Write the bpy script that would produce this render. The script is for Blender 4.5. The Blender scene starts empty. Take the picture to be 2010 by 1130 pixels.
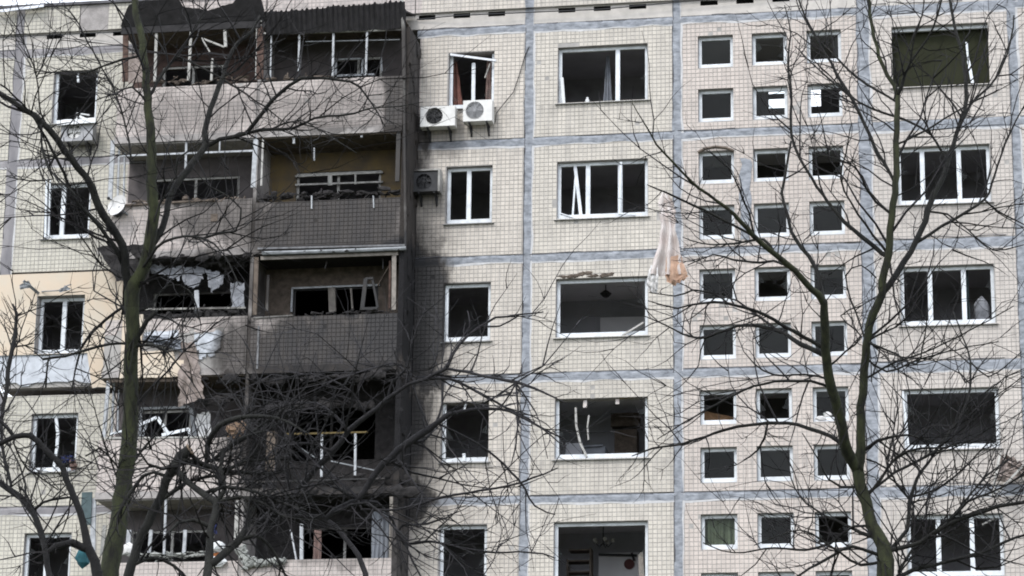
import bpy, bmesh, math, random
from mathutils import Vector, Matrix, noise as mnoise

scene = bpy.context.scene
COL = scene.collection
R = random.Random(11)

# ------------------------------------------------------------------ camera
PITCH, YAW, ROLL = 0.27968, -0.17316, 0.01327
cd = bpy.data.cameras.new("camera")
cam = bpy.data.objects.new("camera", cd)
COL.objects.link(cam)
d = Vector((math.sin(YAW) * math.cos(PITCH), math.cos(YAW) * math.cos(PITCH), math.sin(PITCH)))
r = Vector((math.cos(YAW), -math.sin(YAW), 0))
u = r.cross(d)
r2 = r * math.cos(ROLL) + u * math.sin(ROLL)
u2 = u * math.cos(ROLL) - r * math.sin(ROLL)
M = Matrix((r2, u2, -d)).transposed().to_4x4()
M.translation = (9.505, -60.121, 1.7)
cam.matrix_world = M
cd.sensor_width = 36
cd.lens = 98.32
cd.clip_start, cd.clip_end = 0.5, 3000
scene.camera = cam

# ------------------------------------------------------------------ overcast sky, soft sun, exposure
SUN_EL, SUN_AZ = math.radians(48), math.radians(200)      # azimuth from +Y clockwise: over the viewer's shoulder
world = bpy.data.worlds.new("World")
scene.world = world
world.use_nodes = True
wn, wl = world.node_tree.nodes, world.node_tree.links
wn.clear()
sky = wn.new("ShaderNodeTexSky")
sky.sky_type = 'NISHITA'
sky.sun_disc = False
sky.sun_elevation = SUN_EL
sky.sun_rotation = SUN_AZ
sky.dust_density = 4.0
hs = wn.new("ShaderNodeHueSaturation")
hs.inputs["Saturation"].default_value = 0.35
tc = wn.new("ShaderNodeTexCoord")
cn = wn.new("ShaderNodeTexNoise")
cn.inputs["Scale"].default_value = 1.6
cn.inputs["Detail"].default_value = 5
cr = wn.new("ShaderNodeMapRange")
cr.inputs[3].default_value, cr.inputs[4].default_value = 0.72, 0.98     # how much cloud covers the sky
mixc = wn.new("ShaderNodeMix")
mixc.data_type = 'RGBA'
mixc.inputs[7].default_value = (10.4, 11.1, 12.3, 1)                        # cloud white
bg = wn.new("ShaderNodeBackground")
bg.inputs["Strength"].default_value = 0.1
wo = wn.new("ShaderNodeOutputWorld")
wl.new(tc.outputs["Generated"], cn.inputs["Vector"])
wl.new(cn.outputs["Fac"], cr.inputs[0])
wl.new(sky.outputs[0], hs.inputs["Color"])
wl.new(hs.outputs[0], mixc.inputs[6])
wl.new(cr.outputs[0], mixc.inputs[0])
wl.new(mixc.outputs[2], bg.inputs["Color"])
wl.new(bg.outputs[0], wo.inputs[0])

sd = bpy.data.lights.new("sun", 'SUN')
sd.energy = 0.9
sd.angle = math.radians(14)
sd.color = (1.0, 0.97, 0.93)
sun = bpy.data.objects.new("sun", sd)
COL.objects.link(sun)
sv = Vector((math.sin(SUN_AZ) * math.cos(SUN_EL), math.cos(SUN_AZ) * math.cos(SUN_EL), math.sin(SUN_EL)))
sun.rotation_euler = sv.to_track_quat('Z', 'Y').to_euler()

scene.view_settings.view_transform = 'Standard'
scene.view_settings.look = 'None'
scene.view_settings.gamma = 1
scene.view_settings.use_curve_mapping = False
scene.view_settings.exposure = 1.07
scene.cycles.filter_width = 1.9
scene.cycles.max_bounces = 8

# ------------------------------------------------------------------ materials
SOOT = [  # x, z, rx, rz, strength: where the fire licked the facade
    (-3.469, 18.773, 1.2, 2.2, 1.6), (-3.039, 18.638, 0.78, 1.9, 1.6), (-2.862, 20.329, 0.42, 0.3, 0.7), (-2.703, 19.532, 0.4, 0.42, 0.75), (-2.854, 17.138, 0.55, 0.45, 1.2), (-2.542, 17.426, 0.3, 0.4, 0.6), (-3.401, 15.913, 0.72, 1.7, 1.4), (-2.992, 16.491, 0.42, 0.5, 0.9), (-2.872, 15.255, 0.4, 0.4, 0.5),
    (-3.317, 14.334, 0.8, 0.6, 1.2), (-2.791, 14.206, 0.45, 0.2, 0.5), (-3.55, 22.204, 0.62, 2.2, 1.1),
    (-3.598, 24.212, 0.42, 1.5, 1.0), (-2.724, 18.267, 0.55, 1.5, 0.5),
    (-2.555, 22.906, 0.8, 0.42, 0.42), (-2.942, 21.313, 0.55, 0.7, 0.55),
    (-5.016, 21.277, 2.1, 0.28, 1.15), (-5.112, 20.552, 2.9, 1.35, 1.12),
    (-4.948, 19.102, 2.8, 1.2, 1.25), (-4.899, 17.558, 2.9, 1.3, 1.2),
    (-4.957, 15.689, 2.9, 2.2, 1.4), (-4.79, 14.073, 2.5, 0.75, 1.05),
    (-7.92, 19.209, 2.1, 1.0, 0.95), (-6.96, 17.623, 1.0, 0.95, 0.95),
    (-7.337, 16.748, 1.0, 0.6, 1.05), (-6.801, 15.156, 0.35, 1.2, 0.7),
    (-8.018, 21.403, 1.7, 0.2, 0.9), (-7.508, 20.77, 1.8, 0.8, 0.86),
    (-10.063, 19.894, 0.7, 0.5, 0.7), (-5.082, 23.369, 2.6, 0.7, 0.42),
    (-8.351, 23.401, 2.4, 0.7, 0.42), (-5.068, 22.935, 2.0, 0.2, 0.6),
    (-11.353, 23.119, 0.5, 0.35, 0.6), (-4.869, 12.938, 2.0, 0.35, 0.5),
]


def soot_group():
    g = bpy.data.node_groups.new("soot", 'ShaderNodeTree')
    g.interface.new_socket("Fac", in_out='OUTPUT', socket_type='NodeSocketFloat')
    N, L = g.nodes, g.links
    out = N.new("NodeGroupOutput")
    geo = N.new("ShaderNodeNewGeometry")
    nz = N.new("ShaderNodeTexNoise")
    nz.inputs["Scale"].default_value = 1.7
    nz.inputs["Detail"].default_value = 7
    nz.inputs["Roughness"].default_value = 0.62
    mp = N.new("ShaderNodeMapping")
    mp.inputs["Scale"].default_value = (1.0, 1.0, 0.4)
    L.new(geo.outputs["Position"], mp.inputs["Vector"])
    L.new(mp.outputs[0], nz.inputs["Vector"])
    off = N.new("ShaderNodeVectorMath")
    off.operation = 'MULTIPLY_ADD'
    off.inputs[1].default_value = (1.1, 0.0, 1.6)
    sub = N.new("ShaderNodeVectorMath")
    sub.operation = 'SUBTRACT'
    sub.inputs[1].default_value = (0.5, 0.5, 0.5)
    L.new(nz.outputs["Color"], sub.inputs[0])
    L.new(sub.outputs[0], off.inputs[0])
    L.new(geo.outputs["Position"], off.inputs[2])
    last = None
    for (x, z, rx, rz, s) in SOOT:
        a = N.new("ShaderNodeVectorMath")
        a.operation = 'SUBTRACT'
        a.inputs[1].default_value = (x, 0, z)
        L.new(off.outputs[0], a.inputs[0])
        b = N.new("ShaderNodeVectorMath")
        b.operation = 'MULTIPLY'
        b.inputs[1].default_value = (1 / rx, 0, 1 / rz)
        L.new(a.outputs[0], b.inputs[0])
        c = N.new("ShaderNodeVectorMath")
        c.operation = 'LENGTH'
        L.new(b.outputs[0], c.inputs[0])
        m = N.new("ShaderNodeMapRange")
        m.interpolation_type = 'SMOOTHSTEP'
        m.inputs[1].default_value, m.inputs[2].default_value = 0.45, 1.12
        m.inputs[3].default_value, m.inputs[4].default_value = s, 0.0
        L.new(c.outputs["Value"], m.inputs[0])
        if last is None:
            last = m.outputs[0]
        else:
            mx = N.new("ShaderNodeMath")
            mx.operation = 'MAXIMUM'
            L.new(last, mx.inputs[0])
            L.new(m.outputs[0], mx.inputs[1])
            last = mx.outputs[0]
    n2 = N.new("ShaderNodeTexNoise")
    n2.inputs["Scale"].default_value = 4.5
    n2.inputs["Detail"].default_value = 6
    L.new(mp.outputs[0], n2.inputs["Vector"])
    mr = N.new("ShaderNodeMapRange")
    mr.inputs[1].default_value, mr.inputs[2].default_value = 0.3, 0.75
    mr.inputs[3].default_value, mr.inputs[4].default_value = 1.06, 0.84
    L.new(n2.outputs["Fac"], mr.inputs[0])
    mu = N.new("ShaderNodeMath")
    mu.operation = 'MULTIPLY'
    mu.use_clamp = True
    L.new(last, mu.inputs[0])
    L.new(mr.outputs[0], mu.inputs[1])
    mi = N.new("ShaderNodeMath")
    mi.operation = 'MINIMUM'
    mi.inputs[1].default_value = 0.965
    L.new(mu.outputs[0], mi.inputs[0])
    L.new(mi.outputs[0], out.inputs[0])
    g.interface.new_socket("Deep", in_out='OUTPUT', socket_type='NodeSocketFloat')
    m5 = N.new("ShaderNodeMath")
    m5.operation = 'MULTIPLY'
    L.new(last, m5.inputs[0])
    L.new(mr.outputs[0], m5.inputs[1])
    dp = N.new("ShaderNodeMapRange")
    dp.inputs[1].default_value, dp.inputs[2].default_value = 0.98, 1.24
    L.new(m5.outputs[0], dp.inputs[0])
    L.new(dp.outputs[0], out.inputs[1])
    return g


SG = soot_group()
MATS = {}


def mat(name, col, rough=0.8, var=0.15, scale=3.0, soot=False, spec=0.3, metal=0.0, col2=None, streak=1.0, bump=0.0, tile=False):
    m = bpy.data.materials.new(name)
    m.use_nodes = True
    N, L = m.node_tree.nodes, m.node_tree.links
    p = N["Principled BSDF"]
    p.inputs["Roughness"].default_value = rough
    p.inputs["Specular IOR Level"].default_value = spec
    p.inputs["Metallic"].default_value = metal
    geo = N.new("ShaderNodeNewGeometry")
    mp = N.new("ShaderNodeMapping")
    mp.inputs["Scale"].default_value = (1, 1, 1 / streak)
    L.new(geo.outputs["Position"], mp.inputs["Vector"])
    nz = N.new("ShaderNodeTexNoise")
    nz.inputs["Scale"].default_value = scale
    nz.inputs["Detail"].default_value = 6
    nz.inputs["Roughness"].default_value = 0.6
    L.new(mp.outputs[0], nz.inputs["Vector"])
    cr = N.new("ShaderNodeMapRange")
    cr.inputs[1].default_value, cr.inputs[2].default_value = 0.32, 0.68
    L.new(nz.outputs["Fac"], cr.inputs[0])
    mx = N.new("ShaderNodeMix")
    mx.data_type = 'RGBA'
    a = [c * (1 - var) for c in col]
    b = [c * (1 + var) for c in col] if col2 is None else list(col2)
    mx.inputs[6].default_value = (*a, 1)
    mx.inputs[7].default_value = (*b, 1)
    L.new(cr.outputs[0], mx.inputs[0])
    o = mx.outputs[2]
    if tile:
        # every glazed tile has its own firing tint; bays come from different casts; small chips of dirt
        sn = N.new("ShaderNodeVectorMath")
        sn.operation = 'SNAP'
        sn.inputs[1].default_value = (0.1, 50, 0.1)
        L.new(geo.outputs["Position"], sn.inputs[0])
        wnn = N.new("ShaderNodeTexWhiteNoise")
        L.new(sn.outputs[0], wnn.inputs["Vector"])
        v = N.new("ShaderNodeMapRange")
        v.inputs[3].default_value, v.inputs[4].default_value = 0.92, 1.06
        L.new(wnn.outputs["Value"], v.inputs[0])
        sx = N.new("ShaderNodeSeparateXYZ")
        L.new(geo.outputs["Position"], sx.inputs[0])
        rp = N.new("ShaderNodeValToRGB")
        f = N.new("ShaderNodeMapRange")
        f.inputs[1].default_value, f.inputs[2].default_value = -14, 12
        L.new(sx.outputs[0], f.inputs[0])
        L.new(f.outputs[0], rp.inputs[0])
        rp.color_ramp.interpolation = 'CONSTANT'
        els = [(-14, (0.98, 0.99, 0.93)), (-10.3, (0.92, 0.86, 0.88)), (-3.3, (1.03, 1.0, 0.97)), (-0.68, (1.0, 0.985, 0.95)),
               (2.76, (0.985, 0.925, 0.92)), (7.02, (0.98, 0.95, 0.955))]
        while len(rp.color_ramp.elements) < len(els):
            rp.color_ramp.elements.new(0.5)
        for e, (x, c) in zip(rp.color_ramp.elements, els):
            e.position = (x + 14) / 26
            e.color = (*c, 1)
        m1 = N.new("ShaderNodeMix")
        m1.data_type = 'RGBA'
        m1.blend_type = 'MULTIPLY'
        m1.inputs[0].default_value = 1
        L.new(o, m1.inputs[6])
        L.new(rp.outputs[0], m1.inputs[7])
        m2 = N.new("ShaderNodeVectorMath")
        m2.operation = 'SCALE'
        L.new(m1.outputs[2], m2.inputs[0])
        L.new(v.outputs[0], m2.inputs["Scale"])
        o = m2.outputs[0]
        dn = N.new("ShaderNodeTexNoise")
        dn.inputs["Scale"].default_value = 2.2
        dn.inputs["Detail"].default_value = 8
        dn.inputs["Roughness"].default_value = 0.75
        L.new(geo.outputs["Position"], dn.inputs["Vector"])
        dr = N.new("ShaderNodeMapRange")
        dr.inputs[1].default_value, dr.inputs[2].default_value = 0.56, 0.74
        dr.inputs[4].default_value = 0.42
        L.new(dn.outputs["Fac"], dr.inputs[0])
        m3 = N.new("ShaderNodeMix")
        m3.data_type = 'RGBA'
        m3.inputs[7].default_value = (0.24, 0.215, 0.19, 1)
        L.new(dr.outputs[0], m3.inputs[0])
        L.new(o, m3.inputs[6])
        o = m3.outputs[2]
        # casts differ a little from panel to panel
        sz = N.new("ShaderNodeMath")
        sz.operation = 'MULTIPLY_ADD'
        sz.inputs[1].default_value = 1 / 2.8
        sz.inputs[2].default_value = -25.53 / 2.8 + 20
        L.new(sx.outputs[2], sz.inputs[0])
        fz = N.new("ShaderNodeMath")
        fz.operation = 'FLOOR'
        L.new(sz.outputs[0], fz.inputs[0])
        wp = N.new("ShaderNodeTexWhiteNoise")
        wp.noise_dimensions = '4D'
        L.new(rp.outputs[0], wp.inputs["Vector"])
        L.new(fz.outputs[0], wp.inputs["W"])
        pr = N.new("ShaderNodeMapRange")
        pr.inputs[3].default_value, pr.inputs[4].default_value = 0.93, 1.05
        L.new(wp.outputs["Value"], pr.inputs[0])
        ps = N.new("ShaderNodeVectorMath")
        ps.operation = 'SCALE'
        L.new(o, ps.inputs[0])
        L.new(pr.outputs[0], ps.inputs["Scale"])
        o = ps.outputs[0]
        # washed down dirt plus painted contact shade below sills and seams: how far below the storey's joint this point lies
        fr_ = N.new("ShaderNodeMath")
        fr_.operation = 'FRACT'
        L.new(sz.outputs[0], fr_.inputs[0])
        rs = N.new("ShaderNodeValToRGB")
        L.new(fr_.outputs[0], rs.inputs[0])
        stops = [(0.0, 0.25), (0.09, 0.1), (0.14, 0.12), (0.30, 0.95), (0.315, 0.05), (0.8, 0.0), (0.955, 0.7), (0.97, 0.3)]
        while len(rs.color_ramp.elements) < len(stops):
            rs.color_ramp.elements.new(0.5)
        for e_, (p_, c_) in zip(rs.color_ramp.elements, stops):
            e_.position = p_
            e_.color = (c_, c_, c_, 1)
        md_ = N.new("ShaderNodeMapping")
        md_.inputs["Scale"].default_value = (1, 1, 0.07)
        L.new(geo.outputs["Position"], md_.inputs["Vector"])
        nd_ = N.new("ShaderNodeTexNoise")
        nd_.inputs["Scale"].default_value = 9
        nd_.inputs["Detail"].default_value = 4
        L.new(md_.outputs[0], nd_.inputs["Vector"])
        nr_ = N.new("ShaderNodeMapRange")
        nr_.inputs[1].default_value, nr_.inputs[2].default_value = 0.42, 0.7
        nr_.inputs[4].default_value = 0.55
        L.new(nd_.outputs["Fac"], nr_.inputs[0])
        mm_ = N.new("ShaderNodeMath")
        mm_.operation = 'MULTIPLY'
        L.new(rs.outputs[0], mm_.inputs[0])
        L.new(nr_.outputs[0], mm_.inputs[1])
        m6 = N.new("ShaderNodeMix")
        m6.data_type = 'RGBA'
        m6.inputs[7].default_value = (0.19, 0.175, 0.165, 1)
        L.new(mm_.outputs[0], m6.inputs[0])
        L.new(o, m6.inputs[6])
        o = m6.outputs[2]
        # rain streaks
        ms_ = N.new("ShaderNodeMapping")
        ms_.inputs["Scale"].default_value = (1, 1, 0.1)
        L.new(geo.outputs["Position"], ms_.inputs["Vector"])
        sn_ = N.new("ShaderNodeTexNoise")
        sn_.inputs["Scale"].default_value = 5.5
        sn_.inputs["Detail"].default_value = 5
        L.new(ms_.outputs[0], sn_.inputs["Vector"])
        sr_ = N.new("ShaderNodeMapRange")
        sr_.inputs[1].default_value, sr_.inputs[2].default_value = 0.5, 0.78
        sr_.inputs[4].default_value = 0.4
        L.new(sn_.outputs["Fac"], sr_.inputs[0])
        m4 = N.new("ShaderNodeMix")
        m4.data_type = 'RGBA'
        m4.inputs[7].default_value = (0.27, 0.25, 0.235, 1)
        L.new(sr_.outputs[0], m4.inputs[0])
        L.new(o, m4.inputs[6])
        o = m4.outputs[2]
    if soot:
        g = N.new("ShaderNodeGroup")
        g.node_tree = SG
        ms = N.new("ShaderNodeMix")
        ms.data_type = 'RGBA'
        md = N.new("ShaderNodeMix")
        md.data_type = 'RGBA'
        md.inputs[6].default_value = (0.031, 0.0262, 0.0235, 1)       # thin brown soot
        md.inputs[7].default_value = (0.009, 0.0085, 0.0095, 1)      # deep black soot
        L.new(g.outputs[1], md.inputs[0])
        L.new(md.outputs[2], ms.inputs[7])
        L.new(g.outputs[0], ms.inputs[0])
        L.new(o, ms.inputs[6])
        o = ms.outputs[2]
    L.new(o, p.inputs["Base Color"])
    if bump:
        bp = N.new("ShaderNodeBump")
        bp.inputs["Strength"].default_value = bump
        bp.inputs["Distance"].default_value = 0.02
        n3 = N.new("ShaderNodeTexNoise")
        n3.inputs["Scale"].default_value = scale * 6
        n3.inputs["Detail"].default_value = 4
        L.new(mp.outputs[0], n3.inputs["Vector"])
        L.new(n3.outputs["Fac"], bp.inputs["Height"])
        L.new(bp.outputs[0], p.inputs["Normal"])
    MATS[name] = m
    return m


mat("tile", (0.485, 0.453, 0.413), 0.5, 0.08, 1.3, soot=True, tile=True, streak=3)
mat("grout", (0.31, 0.295, 0.28), 0.9, 0.25, 2.5, soot=True)
mat("sealant", (0.165, 0.178, 0.20), 0.8, 0.2, 5.0, soot=True, col2=(0.325, 0.34, 0.372), bump=0.4, streak=0.5)
mat("sealant_grey", (0.17, 0.165, 0.18), 0.85, 0.2, 2.0, soot=True, col2=(0.29, 0.275, 0.28), bump=0.4, streak=3)
mat("reveal", (0.30, 0.28, 0.27), 0.85, 0.2, 5, soot=True, bump=0.3)
mat("attic_render", (0.47, 0.44, 0.41), 0.85, 0.12, 4, soot=True, bump=0.2)
mat("concrete", (0.28, 0.26, 0.25), 0.9, 0.25, 4, soot=True, bump=0.6)
mat("primer", (0.46, 0.455, 0.46), 0.8, 0.15, 5, soot=True)
mat("joint_crack_shade", (0.06, 0.06, 0.068), 0.9, 0.3, 5)  # dark edge line on the seals: cracks and panel overhang shade as colour
mat("flank", (0.045, 0.041, 0.04), 0.95, 0.45, 5, soot=True, bump=0.9)
mat("plaster_cream", (0.545, 0.485, 0.40), 0.85, 0.05, 1.6, soot=True, col2=(0.56, 0.455, 0.35), bump=0.15)
mat("foam_board", (0.46, 0.48, 0.515), 0.9, 0.15, 6, soot=True, bump=0.5)
mat("frame_dull", (0.34, 0.35, 0.365), 0.6, 0.3, 9)
mat("pvc", (0.60, 0.625, 0.65), 0.4, 0.2, 4)
mat("frame_dirty", (0.33, 0.32, 0.30), 0.6, 0.35, 7, soot=True)
mat("frame_cream", (0.19, 0.17, 0.15), 0.7, 0.3, 7)
mat("rust", (0.072, 0.045, 0.036), 0.9, 0.5, 9, bump=0.3)
mat("rust_yellow", (0.11, 0.08, 0.03), 0.8, 0.4, 9)
mat("roof_sheet", (0.017, 0.0155, 0.0165), 0.75, 0.5, 6)
mat("coping", (0.07, 0.068, 0.075), 0.6, 0.3, 4)
mat("steel", (0.45, 0.46, 0.48), 0.45, 0.15, 6, metal=0.6)
mat("edge_metal", (0.13, 0.13, 0.135), 0.7, 0.4, 8)
mat("steel_dull", (0.20, 0.21, 0.22), 0.6, 0.3, 6, metal=0.3)
mat("char", (0.022, 0.02, 0.02), 0.95, 0.5, 8, bump=0.6)
mat("char_brown", (0.10, 0.08, 0.065), 0.95, 0.45, 6, bump=0.6)
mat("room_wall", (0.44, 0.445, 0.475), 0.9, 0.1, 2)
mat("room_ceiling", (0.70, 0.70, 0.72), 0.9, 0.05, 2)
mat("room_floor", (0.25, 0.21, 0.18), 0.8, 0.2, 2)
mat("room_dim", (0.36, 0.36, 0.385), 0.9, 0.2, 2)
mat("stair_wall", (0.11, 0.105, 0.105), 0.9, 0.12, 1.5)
mat("ochre_wall", (0.21, 0.15, 0.065), 0.9, 0.35, 2.5, col2=(0.07, 0.055, 0.042))
mat("brick_wall", (0.062, 0.04, 0.034), 0.9, 0.4, 5)
mat("grey_wall", (0.085, 0.075, 0.074), 0.9, 0.3, 3)
mat("cloth_pink", (0.50, 0.425, 0.395), 0.9, 0.1, 5, col2=(0.60, 0.565, 0.545))
mat("cloth_stained", (0.44, 0.29, 0.21), 0.9, 0.3, 5)
mat("cloth_brown", (0.19, 0.13, 0.115), 0.95, 0.3, 6)
mat("cloth_red", (0.16, 0.075, 0.06), 0.95, 0.3, 6)
mat("cloth_olive", (0.0165, 0.018, 0.0075), 0.9, 0.12, 3)
mat("cloth_green", (0.16, 0.18, 0.12), 0.9, 0.3, 3)
mat("cloth_white", (0.55, 0.54, 0.53), 0.9, 0.12, 5)
mat("cloth_grey", (0.16, 0.17, 0.19), 0.9, 0.15, 5)
mat("cloth_blue", (0.018, 0.025, 0.09), 0.9, 0.2, 5)
mat("teal", (0.02, 0.09, 0.11), 0.8, 0.3, 5)
mat("teal_dull", (0.06, 0.085, 0.09), 0.8, 0.3, 5)
mat("hessian", (0.19, 0.155, 0.135), 0.95, 0.2, 7, col2=(0.27, 0.225, 0.205))
mat("orange_foam", (0.15, 0.10, 0.068), 0.95, 0.35, 8)
mat("orange_plastic", (0.45, 0.15, 0.04), 0.6, 0.2, 5)
mat("insulation", (0.17, 0.175, 0.19), 0.95, 0.35, 4, bump=0.5)
mat("rubble_light", (0.25, 0.255, 0.24), 0.95, 0.3, 7, bump=0.5)
mat("white_gloss", (0.56, 0.57, 0.57), 0.4, 0.05, 4)
mat("ac_white", (0.60, 0.59, 0.57), 0.5, 0.1, 5)
mat("ac_grey", (0.30, 0.30, 0.31), 0.6, 0.25, 5)
mat("dark_plastic", (0.03, 0.03, 0.032), 0.6, 0.3, 6)
mat("wood", (0.22, 0.13, 0.07), 0.7, 0.25, 5)
mat("plaque_red", (0.10, 0.04, 0.04), 0.7, 0.2, 5)
mat("bark_mossy", (0.010, 0.0095, 0.008), 0.95, 0.3, 9, col2=(0.034, 0.039, 0.0165), streak=3, bump=0.9)
mat("bark", (0.008, 0.0075, 0.0075), 0.95, 0.35, 8, streak=3, bump=0.9, col2=(0.016, 0.016, 0.0135))
mat("bark_black", (0.007, 0.0065, 0.0065), 0.95, 0.4, 8, streak=2, bump=0.9)
mat("bark_grey", (0.017, 0.016, 0.0175), 0.95, 0.35, 8, streak=2, bump=0.8)
mat("cut_wood", (0.16, 0.12, 0.085), 0.9, 0.3, 8)
mat("twig", (0.009, 0.008, 0.0085), 0.9, 0.3, 6)
mat("twig_grey", (0.02, 0.0185, 0.0205), 0.9, 0.35, 6)
mat("cable", (0.03, 0.03, 0.032), 0.7, 0.1, 3)
mat("ground_soil", (0.09, 0.08, 0.06), 0.95, 0.4, 0.6, col2=(0.075, 0.09, 0.045), bump=0.6)

g = bpy.data.materials.new("glass")
g.use_nodes = True
N, L = g.node_tree.nodes, g.node_tree.links
N.clear()
go = N.new("ShaderNodeOutputMaterial")
gt = N.new("ShaderNodeBsdfTransparent")
gt.inputs[0].default_value = (0.88, 0.9, 0.89, 1)
gg = N.new("ShaderNodeBsdfGlossy")
gg.inputs["Roughness"].default_value = 0.04
gf = N.new("ShaderNodeFresnel")
gf.inputs[0].default_value = 1.2
gm = N.new("ShaderNodeMixShader")
L.new(gf.outputs[0], gm.inputs[0])
L.new(gt.outputs[0], gm.inputs[1])
L.new(gg.outputs[0], gm.inputs[2])
L.new(gm.outputs[0], go.inputs[0])
MATS["glass"] = g


# ------------------------------------------------------------------ mesh helpers
class MB:
    def __init__(s):
        s.v, s.f, s.m = [], [], []

    def quad(s, a, b, c, e, mi=0):
        n = len(s.v)
        s.v += [tuple(a), tuple(b), tuple(c), tuple(e)]
        s.f.append((n, n + 1, n + 2, n + 3))
        s.m.append(mi)

    def tri(s, a, b, c, mi=0):
        n = len(s.v)
        s.v += [tuple(a), tuple(b), tuple(c)]
        s.f.append((n, n + 1, n + 2))
        s.m.append(mi)

    def hexa(s, p, mi=0):
        n = len(s.v)
        s.v += [tuple(q) for q in p]
        for f in ((0, 3, 2, 1), (4, 5, 6, 7), (0, 1, 5, 4), (1, 2, 6, 5), (2, 3, 7, 6), (3, 0, 4, 7)):
            s.f.append(tuple(n + i for i in f))
            s.m.append(mi)

    def box(s, x0, x1, y0, y1, z0, z1, mi=0):
        s.hexa([(x0, y0, z0), (x1, y0, z0), (x1, y1, z0), (x0, y1, z0), (x0, y0, z1), (x1, y0, z1), (x1, y1, z1), (x0, y1, z1)], mi)

    def bar(s, a, b, w=0.05, t=0.05, mi=0):
        a, b = Vector(a), Vector(b)
        ax = (b - a).normalized()
        side = ax.cross(Vector((0, 1, 0)))
        if side.length < 1e-3:
            side = Vector((1, 0, 0))
        side.normalize()
        up = side.cross(ax).normalized()
        q = []
        for c in (a, b):
            for i, j in ((-1, -1), (1, -1), (1, 1), (-1, 1)):
                q.append(c + side * w / 2 * i + up * t / 2 * j)
        s.hexa(q, mi)

    def tube(s, pts, rad, n=6, mi=0, cap=True):
        base = len(s.v)
        prev = None
        k = len(pts)
        P = [Vector(p) for p in pts]
        for i, p in enumerate(P):
            t = (P[min(i + 1, k - 1)] - P[max(i - 1, 0)])
            if t.length < 1e-6:
                t = Vector((0, 0, 1))
            t.normalize()
            if prev is None:
                x = t.orthogonal().normalized()
            else:
                x = prev - t * prev.dot(t)
                x = x.normalized() if x.length > 1e-5 else t.orthogonal().normalized()
            prev = x
            y = t.cross(x)
            rr = rad[i] if isinstance(rad, (list, tuple)) else rad
            for j in range(n):
                a = 2 * math.pi * j / n
                s.v.append(tuple(p + (x * math.cos(a) + y * math.sin(a)) * rr))
        for i in range(k - 1):
            for j in range(n):
                a = base + i * n + j
                b = base + i * n + (j + 1) % n
                s.f.append((a, b, b + n, a + n))
                s.m.append(mi)
        if cap:
            s.f.append(tuple(base + j for j in reversed(range(n))))
            s.m.append(mi)
            s.f.append(tuple(base + (k - 1) * n + j for j in range(n)))
            s.m.append(mi)

    def grid(s, fn, nx, ny, mi=0):
        b = len(s.v)
        for j in range(ny + 1):
            for i in range(nx + 1):
                s.v.append(tuple(fn(i / nx, j / ny)))
        for j in range(ny):
            for i in range(nx):
                a = b + j * (nx + 1) + i
                s.f.append((a, a + 1, a + nx + 2, a + nx + 1))
                s.m.append(mi)

    def wall(s, x0, x1, z0, z1, y0, y1, holes, mi=0, rmi=0):
        """A slab from y0 (front) to y1 with rectangular openings; the reveals are real."""
        xs = sorted({x0, x1} | {min(max(h[i], x0), x1) for h in holes for i in (0, 1)})
        zs = sorted({z0, z1} | {min(max(h[i], z0), z1) for h in holes for i in (2, 3)})
        for i in range(len(xs) - 1):
            for j in range(len(zs) - 1):
                cx, cz = (xs[i] + xs[i + 1]) / 2, (zs[j] + zs[j + 1]) / 2
                if any(h[0] < cx < h[1] and h[2] < cz < h[3] for h in holes):
                    continue
                a, b, c, e = xs[i], xs[i + 1], zs[j], zs[j + 1]
                s.quad((a, y0, c), (b, y0, c), (b, y0, e), (a, y0, e), mi)
                s.quad((b, y1, c), (a, y1, c), (a, y1, e), (b, y1, e), mi)
        for (a, b, c, e) in [(x0, x1, z0, z1)]:
            s.quad((a, y0, c), (a, y0, e), (a, y1, e), (a, y1, c), mi)
            s.quad((b, y0, e), (b, y0, c), (b, y1, c), (b, y1, e), mi)
            s.quad((a, y0, e), (b, y0, e), (b, y1, e), (a, y1, e), mi)
            s.quad((b, y0, c), (a, y0, c), (a, y1, c), (b, y1, c), mi)
        for (a, b, c, e) in holes:
            a, b, c, e = max(a, x0), min(b, x1), max(c, z0), min(e, z1)
            s.quad((a, y0, e), (a, y0, c), (a, y1, c), (a, y1, e), rmi)
            s.quad((b, y0, c), (b, y0, e), (b, y1, e), (b, y1, c), rmi)
            s.quad((b, y0, e), (a, y0, e), (a, y1, e), (b, y1, e), rmi)
            s.quad((a, y0, c), (b, y0, c), (b, y1, c), (a, y1, c), rmi)

    def build(s, name, mats, parent=None, smooth=False):
        me = bpy.data.meshes.new(name)
        me.from_pydata(s.v, [], s.f)
        for m in (mats if isinstance(mats, (list, tuple)) else [mats]):
            me.materials.append(MATS[m])
        if any(s.m):
            me.polygons.foreach_set("material_index", s.m)
        if smooth:
            me.polygons.foreach_set("use_smooth", [True] * len(s.f))
        me.update()
        return link(name, me, parent)


def link(name, me, parent=None):
    o = bpy.data.objects.new(name, me)
    COL.objects.link(o)
    if parent is not None:
        o.parent = parent
    return o


def thing(name, label, cat, group=None, loc=(0, 0, 0)):
    o = bpy.data.objects.new(name, None)
    COL.objects.link(o)
    o.location = loc
    o.empty_display_size = 0.2
    return tag(o, label, cat, group)


def tag(o, label, cat, group=None, kind=None):
    o["label"] = label
    o["category"] = cat
    if group:
        o["group"] = group
    if kind:
        o["kind"] = kind
    return o


def lab(o, text):
    o["label"] = text
    return o


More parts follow.
